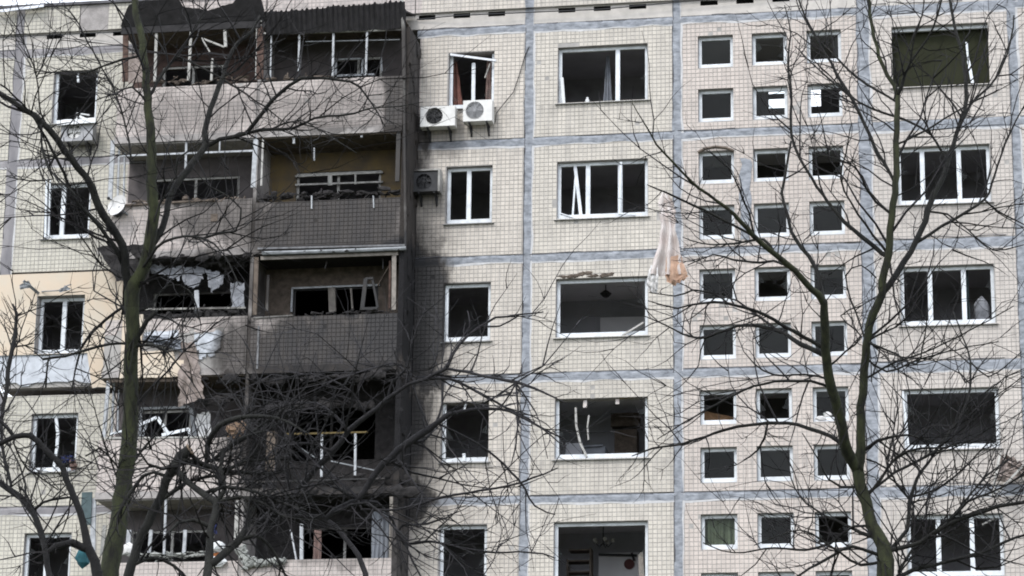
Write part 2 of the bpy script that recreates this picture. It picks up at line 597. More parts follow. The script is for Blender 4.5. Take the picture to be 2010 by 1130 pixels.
def lump_into(mb, c, size, seed, sub=2, rough=0.35, mi=0):
    bm = bmesh.new()
    bmesh.ops.create_icosphere(bm, subdivisions=sub, radius=1)
    base = len(mb.v)
    for v in bm.verts:
        q = v.co.copy()
        k = 1 + rough * mnoise.noise(q * 1.7 + Vector((seed, seed * 2.3, 1.7))) + rough * 0.5 * mnoise.noise(q * 4 + Vector((seed, 0, seed)))
        mb.v.append((c[0] + q.x * k * size[0], c[1] + q.y * k * size[1], c[2] + q.z * k * size[2]))
    bm.verts.ensure_lookup_table()
    for f in bm.faces:
        mb.f.append(tuple(base + v.index for v in f.verts))
        mb.m.append(mi)
    bm.free()


def sheet_into(mb, a, b, c, e, nx, ny, amp, seed, mi=0, ragged=0.0, yamp=1.0):
    """Crumpled sheet over the corners a (top left), b (top right), c (bottom right), e (bottom left)."""
    a, b, c, e = map(Vector, (a, b, c, e))

    def fn(s, t):
        p = a.lerp(b, s).lerp(e.lerp(c, s), t)
        n1 = mnoise.noise(Vector((s * 4 + seed, t * 4, seed)))
        n2 = mnoise.noise(Vector((s * 9, t * 9 + seed, seed * 1.3)))
        p.y += amp * yamp * (n1 + 0.5 * n2)
        edge = max(abs(s - 0.5), abs(t - 0.5)) > 0.49
        if edge and ragged:
            p.x += ragged * mnoise.noise(Vector((s * 7 + seed * 3, t * 7, 4.2)))
            p.z += ragged * mnoise.noise(Vector((s * 7, t * 7 + seed * 2, 8.1)))
        return p
    mb.grid(fn, nx, ny, mi)


def curtain_into(mb, x0, x1, y, z0, z1, folds, amp, taper=1.0, shift=0.0, mi=0, seed=0.0):
    def fn(s, t):
        w = (x1 - x0) * (1 + (taper - 1) * t)
        xc = (x0 + x1) / 2 + shift * t
        return Vector((xc + (s - 0.5) * w + 0.015 * mnoise.noise(Vector((s * 5, t * 4, seed))),
                       y + amp * math.sin(s * folds * 2 * math.pi + seed) * (0.6 + 0.4 * t) + 0.03 * mnoise.noise(Vector((t * 3, s * 3, seed))),
                       z1 + (z0 - z1) * t + 0.02 * math.sin(s * 9 + seed) * t))
    mb.grid(fn, max(8, int(folds * 8)), 10, mi)


# ------------------------------------------------------------------ setting: the ground
gb = MB()
gb.grid(lambda s, t: Vector((-600 + 1200 * s, -600 + 1200 * t, -0.02 + 0.05 * mnoise.noise(Vector((s * 60, t * 60, 0))))), 60, 60)
ground = gb.build("ground", "ground_soil", smooth=True)
ground["kind"] = "structure"

# ------------------------------------------------------------------ the apartment block
block = thing("apartment_block", "nine storey tiled panel apartment block with blown out windows and a fire blackened balcony stack", "apartment block", loc=(0, 0, 0))

ST = 2.8
ZT = [25.53 - ST * k for k in range(9)]                    # top joint of each storey in view (0 is the topmost)
VJ = [-13.1, -0.68, 2.76, 7.02, 10.37]
BX0, BXM, BX1, BY = -10.2, -6.82, -3.38, -1.15            # balcony stacks: left edge, party wall, right edge, front
TILES = []


def add_tiles(x0, x1, z0, z1, y, holes=(), missing=0.0, keep=None, rnd=R):
    px, pz, gap = 0.1, 0.1, 0.0105
    i0, i1 = math.floor(x0 / px), math.ceil(x1 / px)
    j0, j1 = math.floor(z0 / pz), math.ceil(z1 / pz)
    for i in range(i0, i1):
        for j in range(j0, j1):
            a, b = max(i * px + gap / 2, x0), min((i + 1) * px - gap / 2, x1)
            c, e = max(j * pz + gap / 2, z0), min((j + 1) * pz - gap / 2, z1)
            bad = False
            for h in holes:
                if a < h[1] and b > h[0] and c < h[3] and e > h[2]:
                    cuts = [(h[0] - a, 'b'), (b - h[1], 'a'), (h[2] - c, 'e'), (e - h[3], 'c')]
                    k, side = max(cuts)
                    if k < 0.02:
                        bad = True
                        break
                    if side == 'b':
                        b = h[0]
                    elif side == 'a':
                        a = h[1]
                    elif side == 'e':
                        e = h[2]
                    else:
                        c = h[3]
            if bad or b - a < 0.015 or e - c < 0.015:
                continue
            if rnd.random() < missing or (mnoise.noise(Vector((a * 1.1, c * 1.1, 7.7))) > 0.58 and rnd.random() < 0.12):
                continue
            if keep and not keep((a + b) / 2, (c + e) / 2):
                continue
            TILES.append((a, b, c, e, y))


# ---- openings of every bay and storey
def zz(k, top, bot):
    return ZT[k] - bot, ZT[k] - top


WIN = []      # (bay, storey, x0, x1, z0, z1, options)
for k in range(5):
    z0, z1 = zz(k, 0.53, 1.90)
    WIN.append(["A", k, -12.23, -11.115, z0, z1, {}])
    WIN.append(["B", k, -2.579, -1.501, z0 - 0.01, z1 - 0.01, {}])
    WIN.append(["C", k, 0.0, 2.091, z0, z1, {}])
    WIN.append(["D", k, 7.725, 9.777, z0 + 0.02, z1, {}])
for k in range(6):
    for (x0, x1) in ((3.256, 4.062), (4.498, 5.289), (5.747, 6.531)):
        z0, z1 = zz(k, 0.42, 1.2)
        WIN.append(["S", k, x0, x1, z0, z1, {}])
        z0, z1 = zz(k, 1.72, 2.51)
        WIN.append(["S", k, x0, x1, z0, z1, {}])


def getw(bay, k, n=0):
    return [w for w in WIN if w[0] == bay and w[1] == k][n]


def opt(bay, k, n=0, **kw):
    getw(bay, k, n)[6].update(kw)


w = getw("A", 0)
w[2], w[3], w[4], w[5] = -12.199, -11.106, 23.704, 25.023
w = getw("D", 0)
w[2], w[3], w[4], w[5] = 7.676, 9.84, 23.638, 25.098
opt("A", 0, sides="LRB"); opt("A", 1, mull=[0.36]); opt("A", 2, mull=[0.53]); opt("A", 3, mull=[]); opt("A", 4, mull=[])
opt("B", 0, sides="LRB"); opt("B", 1, mull=[0.47]); opt("B", 3, sides="LB"); opt("B", 4, sides="LTR")
opt("C", 0, mull=[0.66], sides="LRT"); opt("C", 1, mull=[0.335, 0.69]); opt("C", 3, sides="LRB")
opt("D", 0, sides="T"); opt("D", 1, mull=[0.27, 0.665]); opt("D", 2, mull=[0.315, 0.675]); opt("D", 4, mull=[0.325, 0.675])
for k in range(6):
    for n in range(6):
        opt("S", k, n, glass=[True])
for k, n in ((2, 2), (3, 2), (0, 2), (0, 4), (0, 5), (1, 2), (4, 4), (3, 0), (1, 4)):
    getw("S", k, n)[6]["glass"] = [False]

BAYS = {"A": (-13.0, BX0), "B": (-3.27, -0.775), "C": (-0.585, 2.665), "S": (2.855, 6.925), "D": (7.115, 10.275), "left": (-17.0, -13.2), "right": (10.465, 14.2)}
YW0, YW1 = 0.0, 0.30


def plastered(bay, k):
    return bay in ("A", "left") and k == 2


for bay, (x0, x1) in BAYS.items():
    for k in range(7):
        z1, z0 = ZT[k] - 0.095, ZT[k + 1] + 0.095
        holes = [(w[2], w[3], w[4], w[5]) for w in WIN if w[0] == bay and w[1] == k]
        mb = MB()
        mb.wall(x0, x1, z0, z1, YW0, YW1, holes, 0, 1)
        o = mb.build("wall_panel", ["grout", "reveal"], block)
        if k < 6:
            add_tiles(x0 + 0.004, x1 - 0.004, z0 + 0.004, z1 - 0.004, 0.0, holes, missing=0.0008,
                      keep=(lambda x, z: z < 17.171) if plastered(bay, k) else
                      (lambda x, z, hh=holes, kk=k: not (hh and kk == 0 and bay == "C" and x < 0.7 and any(h[0] < x < h[1] and 0 < z - h[3] < 0.11 and mnoise.noise(Vector((x * 2.2, z, kk))) > -0.05 for h in hh))))

# thick mastic smeared over the joints between the panels: vertical runs, then the horizontals between them


def seal_strip(name, horizontal, a0, a1, c, half, seed, m="sealant", y=-0.012):
    mb = MB()
    n = max(2, int((a1 - a0) / 0.13))
    pts = []
    for i in range(n + 1):
        a = a0 + (a1 - a0) * i / n
        j0 = 0.032 * mnoise.noise(Vector((a * 2.1, seed, 0))) + 0.012 * mnoise.noise(Vector((a * 7.0, seed, 3)))
        j1 = 0.034 * mnoise.noise(Vector((a * 1.7, seed, 9))) + 0.012 * mnoise.noise(Vector((a * 6.0, seed, 5)))
        ym = y + 0.006 * mnoise.noise(Vector((a * 3, seed, 2)))
        pts.append((a, c - half + j0, c + half + j1, ym))
    for i in range(n):
        (a, l0, h0, ya), (b, l1, h1, yb) = pts[i], pts[i + 1]
        m0, m1 = c + 0.25 * half, c + 0.25 * half
        if horizontal:
            P = lambda s, v, yy: (s, yy, v)
        else:
            P = lambda s, v, yy: (v, yy, s)
        rows0 = [(l0, 0.02), (l0, ya), (m0, ya - 0.004), (h0, 0.012), (h0, 0.03)] if horizontal else [(l0, 0.02), (l0, ya), (c, ya - 0.006), (h0, ya), (h0, 0.02)]
        rows1 = [(l1, 0.02), (l1, yb), (m1, yb - 0.004), (h1, 0.012), (h1, 0.03)] if horizontal else [(l1, 0.02), (l1, yb), (c, yb - 0.006), (h1, yb), (h1, 0.02)]
        for q in range(4):
            mb.quad(P(a, rows0[q][0], rows0[q][1]), P(b, rows1[q][0], rows1[q][1]), P(b, rows1[q + 1][0], rows1[q + 1][1]), P(a, rows0[q + 1][0], rows0[q + 1][1]))
        # pale primer smear beside the run, and a dark line painting cracks and the overhang's shade
        e0 = max(0.0, 0.035 + 0.05 * mnoise.noise(Vector((a * 1.3, seed, 21))))
        e1 = max(0.0, 0.035 + 0.05 * mnoise.noise(Vector((b * 1.3, seed, 21))))
        if e0 + e1 > 0:
            if horizontal:
                mb.quad((a, -0.009, l0 - e0), (b, -0.009, l1 - e1), (b, -0.009, l1 + 0.004), (a, -0.009, l0 + 0.004), 1)
            else:
                mb.quad((h0 - 0.004, -0.0095, a), (h0 + e0, -0.0095, a), (h1 + e1, -0.0095, b), (h1 - 0.004, -0.0095, b), 1)
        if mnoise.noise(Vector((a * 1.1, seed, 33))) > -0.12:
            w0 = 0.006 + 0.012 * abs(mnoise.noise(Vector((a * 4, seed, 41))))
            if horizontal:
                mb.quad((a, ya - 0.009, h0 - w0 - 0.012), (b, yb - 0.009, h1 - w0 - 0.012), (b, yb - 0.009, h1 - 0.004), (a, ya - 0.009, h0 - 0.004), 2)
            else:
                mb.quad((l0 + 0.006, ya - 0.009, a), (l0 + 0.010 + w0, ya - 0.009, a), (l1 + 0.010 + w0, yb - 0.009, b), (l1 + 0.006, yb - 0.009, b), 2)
    return mb.build("joint_seal", [m, "primer", "joint_crack_shade"], block)


sx = 1.0
for i, x in enumerate(VJ):
    for k in range(-1, 6):
        zt = 26.0 if k < 0 else ZT[k]
        zb = ZT[0] if k < 0 else ZT[k + 1]
        if plastered("A", k) and i == 0:
            continue
        half = 0.088 + 0.012 * R.random() + (0.045 if i == 3 else 0) + (0.03 if i == 0 else 0)
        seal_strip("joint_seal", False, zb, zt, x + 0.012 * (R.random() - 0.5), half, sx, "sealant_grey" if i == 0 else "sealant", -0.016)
        sx += 3.1
for bay, (x0, x1) in BAYS.items():
    for k in range(0, 7):
        if plastered(bay, k) or k == 3 and bay in ("A", "left"):
            continue
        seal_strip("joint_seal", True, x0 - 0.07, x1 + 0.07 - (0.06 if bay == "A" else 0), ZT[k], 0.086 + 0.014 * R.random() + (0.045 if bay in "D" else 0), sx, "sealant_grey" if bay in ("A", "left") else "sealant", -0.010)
        sx += 2.7
# mastic patch between the stair windows, dribbles under the seams
mb = MB()
sheet_into(mb, (4.194, -0.02, 22.077), (4.448, -0.02, 22.066), (4.405, -0.02, 20.161), (4.21, -0.02, 20.168), 4, 14, 0.006, 3.3, ragged=0.08)
lab(mb.build("mastic_patch", "sealant", block), "pale blue mastic patch smeared between stair windows")

# attic storey: strip with vent slots, parapet panels standing proud above it, coping and roof
vent_holes = []
xv = -16.6
while xv < 14.0:
    if not (BX0 - 0.3 < xv < BX1 - 0.1) and all(abs(xv + 0.2 - v) > 0.3 for v in VJ):
        vent_holes.append((xv, xv + 0.40, 25.86, 25.975))
    xv += 0.83
mb = MB()
mb.wall(-17.0, 14.2, 25.625, 26.0, 0.0, 0.3, vent_holes, 0, 1)
mb.build("attic_strip", ["attic_render", "char"], block)
for (x0, x1) in ((-17.0, -13.2), (-13.0, -11.62), (-11.6, -7.0), (-6.98, -3.4), (-3.38, -0.75), (-0.6, 2.69), (2.83, 6.95), (7.09, 10.3), (10.44, 14.2)):
    mb = MB()
    mb.wall(x0, x1, 26.0, 26.66, -0.075, 0.25, [])
    plain = x0 == -11.6
    mb.build("parapet_panel", ["concrete" if plain else "grout"], block)
    if not plain:
        add_tiles(x0 + 0.003, x1 - 0.003, 26.005, 26.655, -0.075, missing=0.001)
    else:
        add_tiles(-10.9, -7.003, 26.005, 26.655, -0.075, missing=0.001)
for x in VJ:
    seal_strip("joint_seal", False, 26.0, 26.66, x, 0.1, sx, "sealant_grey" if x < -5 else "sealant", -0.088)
    sx += 1.9
mb = MB()
mb.box(-17.05, 14.25, -0.15, 0.35, 26.662, 26.73)
mb.build("coping", "coping", block)
mb = MB()
mb.box(-17.0, 2.8, 0.36, 12.0, 26.3, 26.6)
mb.box(2.8, 7.0, 0.36, 2.8, 26.3, 26.6)
mb.box(7.0, 14.2, 0.36, 12.0, 26.3, 26.6)
mb.build("roof", "concrete", block)
mb = MB()
sheet_into(mb, (-13.752, -0.2, 26.598), (-12.5, -0.2, 26.687), (-12.467, -0.28, 26.588), (-13.504, -0.3, 26.506), 10, 2, 0.02, 1.1)
lab(mb.build("coping_flashing", "steel", block), "bent bright metal flashing hanging off the roof edge")
mb = MB()
for zr in ((-13.081, 26.7), (-12.253, 26.7)):
    mb.tube([(zr[0], 0.2, zr[1]), (zr[0], 0.2, zr[1] + 0.9)], 0.012, 5)
mb.build("roof_stay", "cable", block)

# plain storeys below the picture, carried down to the ground
mb = MB()
mb.box(-17.0, BX0, 0.0, 0.3, 0.0, ZT[7] + 0.09)
mb.box(BX1, 14.2, 0.0, 0.3, 0.0, ZT[7] + 0.09)
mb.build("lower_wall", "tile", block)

# ---- rooms behind the openings


def room(x0, x1, z0, z1, y0, y1, mats, holes=()):
    mb = MB()
    mb.wall(x0, x1, z0, z1, y1, y1 + 0.15, list(holes), 0, 0)
    mb.box(x0 - 0.05, x0, y0, y1, z0, z1, 0)
    mb.box(x1, x1 + 0.05, y0, y1, z0, z1, 0)
    mb.box(x0 - 0.05, x1 + 0.05, y0, y1 + 0.15, z1, z1 + 0.06, 1)
    mb.box(x0 - 0.05, x1 + 0.05, y0, y1 + 0.15, z0 - 0.06, z0, 2)
    return mb.build("room", mats, block)


SW = (4.656, 5.898, 24.205, 24.692)
for bay in "ABCSD":
    x0, x1 = BAYS[bay]
    for k in range(6):
        zf, zc = ZT[k + 1] + 0.16, ZT[k] - 0.18
        mats = ["room_wall", "room_ceiling", "room_floor"]
        y1 = 3.1
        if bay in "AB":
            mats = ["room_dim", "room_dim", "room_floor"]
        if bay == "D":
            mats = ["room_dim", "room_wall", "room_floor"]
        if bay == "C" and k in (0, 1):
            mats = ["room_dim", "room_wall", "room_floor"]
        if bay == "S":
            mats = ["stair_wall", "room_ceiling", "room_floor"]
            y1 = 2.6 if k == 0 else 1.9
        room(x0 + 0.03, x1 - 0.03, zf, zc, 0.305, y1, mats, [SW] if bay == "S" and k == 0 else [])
# far stairwell window through which the white sky shows, with its transom
mb = MB()
t = (24.456 , 24.572)
mb.box(SW[0] - 0.05, SW[0] + 0.47, 2.62, 2.68, t[0], t[1])
mb.box(SW[0] + 0.47, SW[0] + 0.51, 2.62, 2.68, SW[2], SW[3] + 0.02)
mb.box(SW[0] - 0.05, SW[1] + 0.05, 2.62, 2.68, SW[2] - 0.04, SW[2])
mb.build("far_window", "dark_plastic", block)


# ---- windows
def window(w):
    bay, k, x0, x1, z0, z1, o = w
    yf, t = 0.13, 0.07
    fw = 0.072 if bay == "S" else 0.075
    fb = fw + 0.05
    sides = o.get("sides", "LRTB")
    mb = MB()
    if "B" in sides:
        mb.box(x0 + 0.004, x1 - 0.004, yf - 0.006, yf + t, z0 + 0.004, z0 + fb)
    zb, ztop = (z0 + fb if "B" in sides else z0 + 0.004), (z1 - fw if "T" in sides else z1 - 0.004)
    if "T" in sides:
        mb.box(x0 + 0.004, x1 - 0.004, yf, yf + t, z1 - fw, z1 - 0.004)
    if "L" in sides:
        mb.box(x0 + 0.004, x0 + fw, yf, yf + t, zb, ztop)
    if "R" in sides:
        mb.box(x1 - fw, x1 - 0.004, yf, yf + t, zb, ztop)
    xs = [x0 + fw] + [x0 + (x1 - x0) * m for m in o.get("mull", [])] + [x1 - fw]
    for m in xs[1:-1]:
        mb.box(m - 0.05, m + 0.05, yf - 0.004, yf + t, zb, ztop)
    if not mb.v:
        mb.box(x0 + 0.004, x0 + 0.03, yf, yf + t, z0 + 0.01, z1 - 0.01)
    fr = mb.build("window", "pvc", block)
    gl = o.get("glass", [])
    for i, on in enumerate(gl):
        a, b = xs[i] + (0.05 if i else 0), xs[i + 1] - (0.05 if i < len(xs) - 2 else 0)
        if on:
            p = MB()
            p.box(a - 0.01, b + 0.01, yf + 0.03, yf + 0.042, z0 + fb - 0.01, z1 - fw + 0.01)
            p.build("pane", "glass", fr)
    # shards still held in the frame where the glass is gone
    if not any(gl) and "L" in sides and R.random() < 0.8:
        for _ in range(R.randint(2, 5)):
            p = MB()
            i = R.randrange(len(xs) - 1)
            a, b = xs[i], xs[i + 1]
            left = R.random() < 0.5
            e = a + 0.04 if left else b - 0.04
            s = 1 if left else -1
            zc = zb + 0.02 + R.random() * (ztop - zb - 0.3)
            hh = 0.1 + 0.35 * R.random()
            wd = 0.04 + 0.12 * R.random()
            y = yf + 0.035
            q = [(e - s * 0.05, y, zc), (e + s * wd, y, zc + hh * 0.25), (e - s * 0.05, y, zc + hh)]
            if not left:
                q.reverse()
            p.tri(*q)
            q2 = [(v[0], v[1] + 0.005, v[2]) for v in reversed(q)]
            p.tri(*q2)
            p.build("glass_shard", "glass", fr)
    # flashing on the outer sill
    if bay != "S":
        p = MB()
        yo = -0.07
        p.hexa([(x0 - 0.06, yo, z0 - 0.045), (x1 + 0.06, yo, z0 - 0.045), (x1 + 0.06, 0.08, z0 - 0.01), (x0 - 0.06, 0.08, z0 - 0.01),
                (x0 - 0.06, yo, z0 - 0.038), (x1 + 0.06, yo, z0 - 0.038), (x1 + 0.06, 0.08, z0), (x0 - 0.06, 0.08, z0)])
        p.build("sill", "steel_dull", fr)
    return fr


FR = {}
for w in WIN:
    n = sum(1 for v in WIN[:WIN.index(w)] if v[0] == w[0] and v[1] == w[1])
    FR[(w[0], w[1], n)] = window(w)


def bar_parts(parent, name, m, bb):
    """Loose bars are parts of their own; the bars of one sash or one bent piece stay together."""
    joined = any(t in name for t in ("sash", "bent", "inner_frame"))
    mb = MB()
    for b in bb:
        mb.bar(b[0], b[1], b[2] * 0.82, b[3] if len(b) > 3 else 0.05)
        if not joined:
            o = mb.build(name, m, parent)
            mb = MB()
    return mb.build(name, m, parent) if joined else o


def extra(key, name, m, *bars):
    return bar_parts(FR[key], name, m, bars)


# what the blast left in single windows
extra(("A", 0, 0), "frame_stub", "pvc", ((-11.654, 0.12, 25.041), (-11.625, 0.12, 24.755), 0.06))
extra(("A", 1, 0), "sash", "pvc", ((-12.223, 0, 22.305), (-12.172, 0, 20.865), 0.06), ((-12.135, 0, 22.301), (-12.085, 0, 20.861), 0.03))
extra(("A", 3, 0), "bent_mullion", "pvc", ((-11.71, 0.12, 16.668), (-11.618, 0.12, 16.159), 0.085), ((-11.619, 0.12, 16.183), (-11.62, 0.12, 15.798), 0.085), ((-11.622, 0.12, 15.822), (-11.666, 0.12, 15.343), 0.075))
extra(("A", 4, 0), "frame_stub", "pvc", ((-11.542, 0.12, 13.89), (-11.531, 0.12, 13.7), 0.06))
extra(("A", 4, 0), "bent_mullion", "pvc", ((-11.732, 0.12, 13.422), (-11.737, 0.12, 12.717), 0.07))
extra(("B", 0, 0), "fallen_rail", "steel", ((-2.546, 0, 24.956), (-1.455, 0, 24.749), 0.06))
extra(("B", 0, 0), "mullion", "pvc", ((-2.012, 0.14, 24.766), (-2.008, 0.14, 23.806), 0.1))
extra(("B", 0, 0), "sash_bar", "frame_dirty", ((-1.632, 0.18, 24.749), (-1.747, 0.18, 24.4), 0.035))
extra(("B", 3, 0), "sealing_foam", "rust_yellow", ((-2.607, 0.05, 16.622), (-1.847, 0.05, 16.612), 0.07, 0.06))
extra(("B", 3, 0), "frame_stub", "pvc", ((-2.042, 0.1, 16.583), (-2.086, 0.1, 16.419), 0.05), ((-2.069, 0.1, 15.432), (-2.065, 0.1, 15.257), 0.08))
extra(("C", 1, 0), "broken_sash", "pvc", ((0.384, 0.16, 22.233), (0.545, 0.16, 20.877), 0.09), ((0.425, 0.2, 22.245), (0.339, 0.2, 20.898), 0.05), ((0.04, 0.15, 21.017), (0.425, 0.1, 20.863), 0.03))
extra(("C", 1, 0), "inner_sash", "pvc", ((1.479, 0, 22.131), (1.446, 0, 20.888), 0.06), ((1.428, -0.04, 20.888), (1.813, -0.04, 20.848), 0.05))
extra(("C", 2, 0), "loose_strip", "frame_dirty", ((1.515, 0.05, 18.046), (1.978, 0.12, 18.346), 0.045))
extra(("C", 3, 0), "sealing_foam", "rust_yellow", ((1.449, 0.05, 16.6), (2.112, 0.05, 16.627), 0.05, 0.05), ((2.101, 0.05, 16.616), (2.101, 0.05, 16.406), 0.06, 0.06))
extra(("C", 3, 0), "frame_stub", "cloth_pink", ((0.672, 0.1, 16.576), (0.662, 0.1, 16.412), 0.1), ((1.396, 0.1, 16.59), (1.397, 0.1, 16.473), 0.1))
mb = MB()
mb.tube([(0.451, 0.12, 16.423), (0.468, 0.1, 16.008), (0.572, 0.04, 15.584), (0.728, 0, 15.258)], 0.028, 6)
mb.tube([(0.752, 0.12, 16.239), (0.721, 0.1, 15.966), (0.743, 0.12, 15.679)], 0.02, 6)
mb.build("dangling_seal", "frame_dirty", FR[("C", 3, 0)])
extra(("D", 0, 0), "loose_mullion", "pvc", ((9.352, 0.1, 24.677), (9.383, 0.1, 24.22), 0.06), ((9.383, 0.1, 24.22), (9.457, 0.06, 23.675), 0.08))
extra(("D", 3, 0), "bent_jamb", "pvc", ((7.716, 0.02, 16.562), (7.737, 0.06, 15.289), 0.06), ((7.717, 0, 16.557), (7.814, 0.03, 15.258), 0.05))
extra(("D", 4, 0), "fallen_rail", "frame_dirty", ((9.336, 0.2, 13.59), (9.744, 0.2, 13.805), 0.05))
# a rounded dark lintel cut above one stair window
mb = MB()
mb.tube([(3.244, -0.01, 22.282), (3.419, -0.01, 22.372), (3.652, -0.01, 22.398), (3.883, -0.01, 22.363), (4.057, -0.01, 22.282)], 0.035, 5)
mb.build("lintel_scar", "char_brown", block)

# broken mortar left along the head of the frameless large window
mb = MB()
for i in range(34):
    xx = 0.099 + 1.28 * R.random()
    lump_into(mb, (xx, -0.005, 19.432 + 0.05 * R.random() + (0.05 if 0.5 < xx < 0.75 else 0)), (R.uniform(0.03, 0.12), 0.02, R.uniform(0.02, 0.05)), i * 1.9, 1, 0.5)
mb.build("mortar_scar", "char_brown", block)["kind"] = "stuff"

# ---- insulated flat of the third storey in view: render over foam board, torn along its bottom edge
ZPT = ZT[2] + 0.03
nx = 44


def plaster_edge(x):
    base = 18.063 + 0.07 * mnoise.noise(Vector((x * 1.5, 3, 0)))
    if x > -10.95:
        base = 17.154 + 0.05 * mnoise.noise(Vector((x * 2.5, 8, 0)))
    return base


hw = getw("A", 2)
mb = MB()
mb.wall(-17.0, BX0 + 0.02, hw[4] - 0.02, ZPT, -0.085, -0.045, [(hw[2] - 0.02, hw[3] + 0.03, hw[4] - 0.02, hw[5] + 0.01)], 0, 1)
xs = [-17.0 + (17.0 + BX0 + 0.02) * i / nx for i in range(nx + 1)]
for a, b in zip(xs, xs[1:]):
    za, zb2 = min(plaster_edge(a), hw[4] - 0.03), min(plaster_edge(b), hw[4] - 0.03)
    mb.quad((a, -0.085, za), (b, -0.085, zb2), (b, -0.085, hw[4] - 0.02), (a, -0.085, hw[4] - 0.02))
    mb.quad((b, -0.045, zb2), (a, -0.045, za), (a, -0.085, za), (b, -0.085, zb2), 1) if False else mb.quad((a, -0.085, za), (a, -0.04, za), (b, -0.04, zb2), (b, -0.085, zb2), 1)
lab(mb.build("render_coat", ["plaster_cream", "foam_board"], block), "smooth peach render coat around one flat's window")
mb = MB()
for a, b in zip(xs, xs[1:]):
    if a > -10.9:
        continue
    lo = lambda x: 17.329 + 0.12 * mnoise.noise(Vector((x * 2.7, 1, 5))) + 0.05 * mnoise.noise(Vector((x * 9, 1, 5)))
    mb.hexa([(a, -0.04, lo(a)), (b, -0.04, lo(b)), (b, 0.0, lo(b)), (a, 0.0, lo(a)), (a, -0.04, hw[4]), (b, -0.04, hw[4]), (b, 0.0, hw[4]), (a, 0.0, hw[4])])
lab(mb.build("foam_layer", "foam_board", block), "bared white foam board under the torn render")

# ------------------------------------------------------------------ balcony stacks
mb = MB()
mb.box(BX1 - 0.02, BX1 + 0.10, BY, -0.002, 6.0, 25.25)
for i in range(46):                                        # spalled render on the flank, mostly where it burnt
    z = R.uniform(11.5, 25.2)
    lump_into(mb, (BX1 + 0.1, R.uniform(BY, -0.1), z), (0.05, R.uniform(0.05, 0.2), R.uniform(0.1, 0.4)), i * 1.7, 1, 0.5)
lab(mb.build("flank_wall", "flank", block), "rough soot blackened end wall of the balcony stack")
mb = MB()
mb.tube([(-3.483, -1.22, 26.064), (-3.413, -1.22, 25.129), (-3.372, -1.22, 23.943)], 0.045, 8)
mb.tube([(-3.378, -1.2, 24.012), (-3.322, -1.2, 22.162), (-3.281, -1.2, 20.945), (-3.243, -1.2, 19.837)], 0.03, 8)
mb.build("corner_pipe", "frame_dirty", block)

# look of each balcony: rear wall, underside of the slab above
LOOK = {("L", 0): ("brick_wall", "char_brown"), ("L", 1): ("grey_wall", "concrete"), ("L", 2): ("char", "char"), ("L", 3): ("grey_wall", "char_brown"), ("L", 4): ("grey_wall", "concrete"),
        ("R", 0): ("grey_wall", "char_brown"), ("R", 1): ("ochre_wall", "char_brown"), ("R", 2): ("char_brown", "char"), ("R", 3): ("char", "char"), ("R", 4): ("char", "char"),
        ("L", 5): ("grey_wall", "concrete"), ("R", 5): ("grey_wall", "concrete")}
INNER = {("R", 0): (-5.337, -4.172), ("R", 1): (-6.14, -4.123), ("R", 2): (-6.133, -4.118), ("R", 3): (-6.18, -4.052), ("R", 4): (-5.747, -3.703),
         ("L", 0): (-9.512, -8.007), ("L", 1): (-9.611, -7.508), ("L", 2): (-9.468, -7.391), ("L", 3): (-9.686, -8.415), ("L", 4): (-9.719, -7.75)}
BL = {("L", 0): "topmost left balcony with rusty side boards", ("R", 0): "topmost right balcony under a corrugated fascia", ("L", 1): "left balcony with white metal glazing bars",
      ("R", 1): "right balcony with an ochre back wall", ("L", 2): "left balcony with collapsed insulation and peach render", ("R", 2): "scorched right balcony with a cream timber frame",
      ("L", 3): "left balcony with broken white sashes", ("R", 3): "burnt out right balcony with only a railing left"}
BAL = {}
